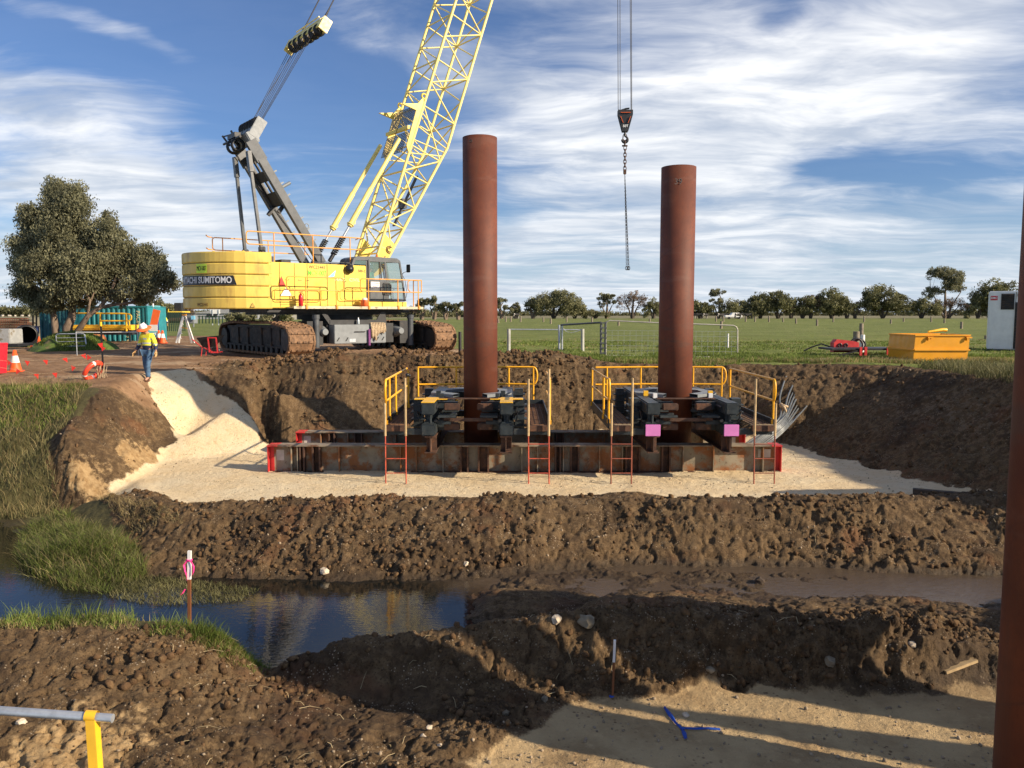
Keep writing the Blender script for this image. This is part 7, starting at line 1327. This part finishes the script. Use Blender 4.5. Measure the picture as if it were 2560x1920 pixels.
def tree(label,base,blobs,trunks,m,leaf,nper,cl,name='gum_tree',bk=bark,droop=.0,group=None,crad=.34,shell=.62,twig=.6):
    t=thing(name,label,'tree',base,0,group); C=[];Rr=[]
    for (cx_,cy_,cz,rx,ry,rz) in blobs:
        k=max(3,int(cl*(rx*rz)/1.0)); d=npr.randn(k,3); d/=np.linalg.norm(d,axis=1)[:,None]; f=shell+(1.0-shell)*npr.rand(k)**.6; f[:k//4]*=.55; C.append(np.array([cx_,cy_,cz])+d*f[:,None]*np.array([rx,ry,rz])*.86); Rr.append((.6+.8*npr.rand(k))*crad*min(rx,rz)**.5)
    C=np.concatenate(C);Rr=np.concatenate(Rr); leaves('crown',C,Rr,nper,leaf,m,t,droop=droop)
    b=MB()
    for tr in trunks: b.tube(tr[0],tr[1],9)
    ends=[(Vector(tr[0][-1]),tr[1][-1]) for tr in trunks]; mids=[(Vector(p_),r_) for tr in trunks for p_,r_ in zip(tr[0][1:],tr[1][1:])]
    sel=npr.permutation(len(C))[:int(len(C)*twig)]
    for i in sel:
        c=Vector(C[i]); p_,r_=min(mids,key=lambda q:(q[0]-c).length+(2.0 if q[0].z>c.z else 0)); md_=(p_+c)/2+Vector((0,0,-.12*(c-p_).length)); r0=min(r_*.55,.02+.012*(c-p_).length); b.tube([p_,md_,c],[r0,r0*.6,r0*.2],5,cap=False)
    b.build('trunk',bk,t); return t
BX,BY_=aty(169,858,46).x,46.; bz=-.12; mz=46/2000/3.606
def bl(x,y,rx,rz,dy=0): return ((x/3.606-169)*46/2000,dy,(858-(y/3.606+400))*46/2000,rx*mz,rx*mz*.9,rz*mz)
BL=[bl(650,300,220,170),bl(520,200,100,75,.2),bl(700,380,180,190,-.3),bl(400,480,170,130,-.2),bl(330,560,120,140,.5),bl(230,850,100,190,.2),bl(280,720,110,120,-.5),bl(560,640,300,250,.0),bl(450,900,260,200,-.8),bl(1000,560,110,130,.3),bl(1060,680,170,190,-.2),bl(1150,850,170,180,.4),bl(850,880,300,230,-.6),bl(1420,850,90,110,.3),bl(1420,980,150,140,-.2),bl(1540,1060,80,120,.1),bl(1330,1100,190,110,-.4),bl(250,1080,120,120,.0),bl(400,1180,190,110,.3),bl(600,1180,170,110,-.5),bl(950,1130,260,110,.5),bl(760,1080,200,120,-.9),bl(820,640,150,200,.2),bl(930,900,200,200,.3),bl(1280,980,180,150,.2),bl(1300,820,120,120,.1),bl(700,900,260,240,.4),bl(420,720,220,200,.3),bl(300,1210,150,80,.4),bl(470,1270,150,70,-.3),bl(700,1230,130,60,.5),bl(1120,1190,180,60,.6),bl(1380,1180,130,60,.2),bl(620,480,200,160,-.2)]
def tp_(x,y,d=0): return ((x/4.148-169)*46/2000,d,(858-(640+y/4.148))*46/2000)
TR=[([(0,0,-.3),tp_(705,830),tp_(712,700),tp_(740,600,.2),tp_(760,420,.2),tp_(720,200,.1),tp_(690,-100,.2),tp_(640,-300,.1)],[.36,.30,.26,.22,.17,.13,.09,.05]),([tp_(590,830),tp_(570,700,.1),tp_(560,560,.1),tp_(500,380,.1),tp_(400,150,.1),tp_(330,-50,.1)],[.22,.19,.17,.13,.09,.05]),
 ([tp_(760,840,-.2),tp_(860,720,-.3),tp_(960,590,-.4),tp_(1090,500,-.4),tp_(1190,370,-.3),tp_(1240,220,-.2),tp_(1270,60,0)],[.20,.17,.14,.12,.09,.07,.04]),([tp_(1090,500,-.4),tp_(1250,465,-.2),tp_(1400,450,0),tp_(1540,350,.1),tp_(1700,330,.1),tp_(1800,250,.1)],[.11,.09,.08,.06,.045,.02]),([tp_(960,590,-.4),tp_(1010,430,-.6),tp_(960,320,-.6),tp_(880,190,-.6)],[.08,.07,.05,.03]),([tp_(1010,430,-.5),tp_(1055,330,-.5),tp_(1050,220,-.4)],[.06,.05,.03])]
tree('big spreading grey green gum tree in front of the teal containers',(BX,BY_,bz),BL,TR,leafA,.15,170,30,droop=.9,crad=.50,twig=.45,shell=.45)
# paddock trees
TY=225.
def bgt(xc,top,wd,kind,lab,base=219,Y=TY,hb=None,zf=Z7):
    px,pb_=zf(xc,base); pt=zf(xc,top)[1]; zg_=float(height(np.array([0.]),np.array([Y]),False)[0]); p=aty(px,790,Y); p.z=zg_; H=aty(px,pt,Y).z-zg_; W=wd/1.6265*Y/2000/2; B=[]; r_=random.Random(int(xc*7))
    if kind=='dome':
        B=[(0,0,H*.62,W*1.0,W*.8,H*.38),(-W*.55,0,H*.44,W*.5,W*.5,H*.26),(W*.55,0,H*.44,W*.5,W*.5,H*.26),(0,0,H*.38,W*.85,W*.6,H*.2)]; m=leafB; n=120; cl=2.0; cr=.85; nm='paddock_tree'; sh=.62; lf=.60
    elif kind=='gum':
        for i in range(7): a=r_.uniform(-1,1); zz=r_.uniform(.45,.9); B.append((a*W*.72*(1.15-zz*.4),r_.uniform(-.4,.4)*W,H*zz,W*r_.uniform(.26,.42),W*.35,H*r_.uniform(.09,.15)))
        B.append((0,0,H*.86,W*.5,W*.4,H*.13)); m=leafA; n=80; cl=3.0; cr=.72; nm='gum_tree'; sh=.5; lf=.5
    elif kind=='willow':
        for i in range(6): a=(i-2.5)/2.5; B.append((a*W*.75,r_.uniform(-.3,.3)*W,H*(.60-.22*abs(a)+r_.uniform(-.06,.06)),W*.45,W*.4,H*.33))
        m=leafC; n=95; cl=2.6; cr=.78; nm='paddock_tree'; sh=.4; lf=.5
    else:
        for i in range(6): a=(i-2.5)/2.5; B.append((a*W*.7,0,H*(.66-.18*abs(a)),W*.38,W*.35,H*.27))
        m=leafD; n=60; cl=2.2; cr=.75; nm='paddock_tree'; sh=.3; lf=.36
    T=[([(0,0,-.3),(r_.uniform(-.3,.3),0,H*.22),(r_.uniform(-.8,.8),0,H*.5),(r_.uniform(-1,1),0,H*.72)],[.42,.36,.25,.1]),([(.2,0,0),(W*.2,0,H*.25),(W*.45,0,H*.5)],[.25,.2,.1]),([(-.2,0,0),(-W*.22,0,H*.28),(-W*.45,0,H*.52)],[.25,.2,.1])]
    tree(lab,p,B,T,m,lf,n,cl,name=nm,bk=barkd if kind!='gum' else bark,crad=cr,shell=sh,twig=.35 if kind!='bare' else .9,droop=.3 if kind in('willow','gum') else 0.)
bgt(300,82,200,'willow','broad olive green tree between the two piles'); bgt(385,128,110,'willow','lighter green tree just right of the broad olive tree',base=222)
bgt(215,138,80,'gum','grey green tree left of the broad olive tree'); bgt(145,155,75,'gum','low dark green tree right of the left pile'); bgt(88,128,65,'gum','gum tree touching the right side of the left pile')
bgt(515,110,100,'gum','grey gum tree left of the bare brown tree'); bgt(620,85,135,'bare','brown leafless looking tree left of the right pile',base=222); bgt(705,128,75,'willow','small dark tree touching the left side of the right pile')
bgt(895,140,110,'dome','dark low tree touching the right side of the right pile'); bgt(970,95,110,'gum','tall gum tree above the parked white vehicle'); bgt(1050,122,140,'willow','broad dark green tree behind the parked white vehicle',base=222)
bgt(1140,120,100,'dome','dome tree second right of the tall gum tree'); bgt(1212,104,140,'dome','dark dome tree with pointed top in the middle of the row'); bgt(1312,128,115,'dome','small dome tree right of the pointed dome tree'); bgt(1345,100,70,'bare','thin bare tree sticking up between two dome trees')
bgt(1430,98,145,'dome','dark dome tree left of the widest dome tree'); bgt(1492,138,85,'willow','round shrubby tree right of the dark dome tree'); bgt(1525,140,50,'bare','small bare tree at the left foot of the widest dome tree')
bgt(1638,88,205,'dome','widest dome tree above the orange skip'); bgt(1795,118,140,'willow','sparse rounded tree left of the umbrella gum'); bgt(1890,4,270,'gum','tallest umbrella shaped gum tree near the right edge',base=222); bgt(1905,120,180,'bare','leafless tree in front of the umbrella gum',base=224)
bgt(2025,98,110,'willow','sparse tree right of the umbrella gum'); bgt(2092,56,190,'dome','large dome tree behind the white generator'); bgt(1265,150,70,'bare','low bare shrub between two dome trees in the middle'); bgt(470,175,90,'willow','low shrubby tree left of the grey gum',base=219); bgt(835,150,60,'gum','tree hidden behind the right pile')
Z8=lambda x,y:(540+x/3.352,760+y/3.352)
for xc,tp2,wd,k,lab in ((1725,-60,150,'gum','left gum tree behind the crane cab'),(1830,-75,140,'gum','middle gum tree behind the crane cab'),(1925,-40,130,'gum','right gum tree behind the crane cab'),(2030,-25,110,'gum','gum tree touching the left side of the left pile'),(1640,-10,120,'bare','bare shrub left of the gums under the crane cab'),(1400,0,180,'bare','bare shrub seen between the crane body and its tracks')):
    bgt(xc,tp2,wd*.55,k,lab,base=105,Y=190.,zf=Z8)
for x,y0_,wd,k,lab in ((410,735,95,'willow','olive tree behind the far road left of the counterweight'),(352,745,60,'gum','gum tree behind the container end'),(460,748,70,'bare','bare tree behind the counterweight'),(690,768,110,'willow','low tree between counterweight and track'),(600,772,100,'willow','low tree under the middle of the counterweight')):
    bgt(x,y0_,wd*1.6265*.8,k,lab,base=798,Y=150.,zf=lambda a,b__:(a,b__))
# far woods
def woods(px0,px1,ptop,Y,nm,n,zlo=.0):
    a=aty(px0,780,Y).x; c=aty(px1,780,Y).x; x=a+(c-a)*npr.rand(n); hm=aty(0,ptop,Y).z; hh=hm*(.55+.45*vnoise(x*.06,x*0,31)+.15*npr.rand(n)); C=np.stack([x,Y+10*npr.rand(n),hh*(.25+.65*npr.rand(n))],1); o=leaves(nm,C,np.full(n,2.2),26,1.5,leafB,None); tag(o,kind='stuff')
woods(-120,90,756,420,'far_wood',230); woods(90,1300,775,520,'far_wood',700); woods(1300,2600,777,600,'far_wood',900); woods(440,1180,781,330,'far_wood',300)
# scattered sheep, far left
for i in range(14):
    px=rnd.uniform(2,75); py=rnd.uniform(779,784); Y=rnd.uniform(330,420); p=aty(px,787,Y); z=float(height(np.array([0.]),np.array([Y]),False)[0]); vs=[Vector((-.45,0,.6)),Vector((0,0,.62)),Vector((.45,0,.65)),Vector((.75,0,.8))]; rr=[.28,.32,.28,.15]; E_=[(0,1),(1,2),(2,3)]
    for bi,xx in ((0,-.4),(2,.4)):
        for sd in (-.15,.15): n=len(vs); vs+=[Vector((xx,sd,.35)),Vector((xx,sd,.03))]; E_+=[(bi,n),(n,n+1)]; rr+=[.07,.05]
    if i==0: SH=skin_obj('sheep',vs,E_,rr,mat('sheep_wool',(.50,.46,.38),.9),loc=(p.x,Y,z),rz=rnd.uniform(0,6),root=1,sub=0); o=SH
    else: o=SH.copy(); col.objects.link(o); o.location=(p.x,Y,z); o.rotation_euler=(0,0,rnd.uniform(0,6))
    tag(o,'pale sheep far off on the dry field at the left, one of a scattered flock','sheep','sheep far off on the dry field')
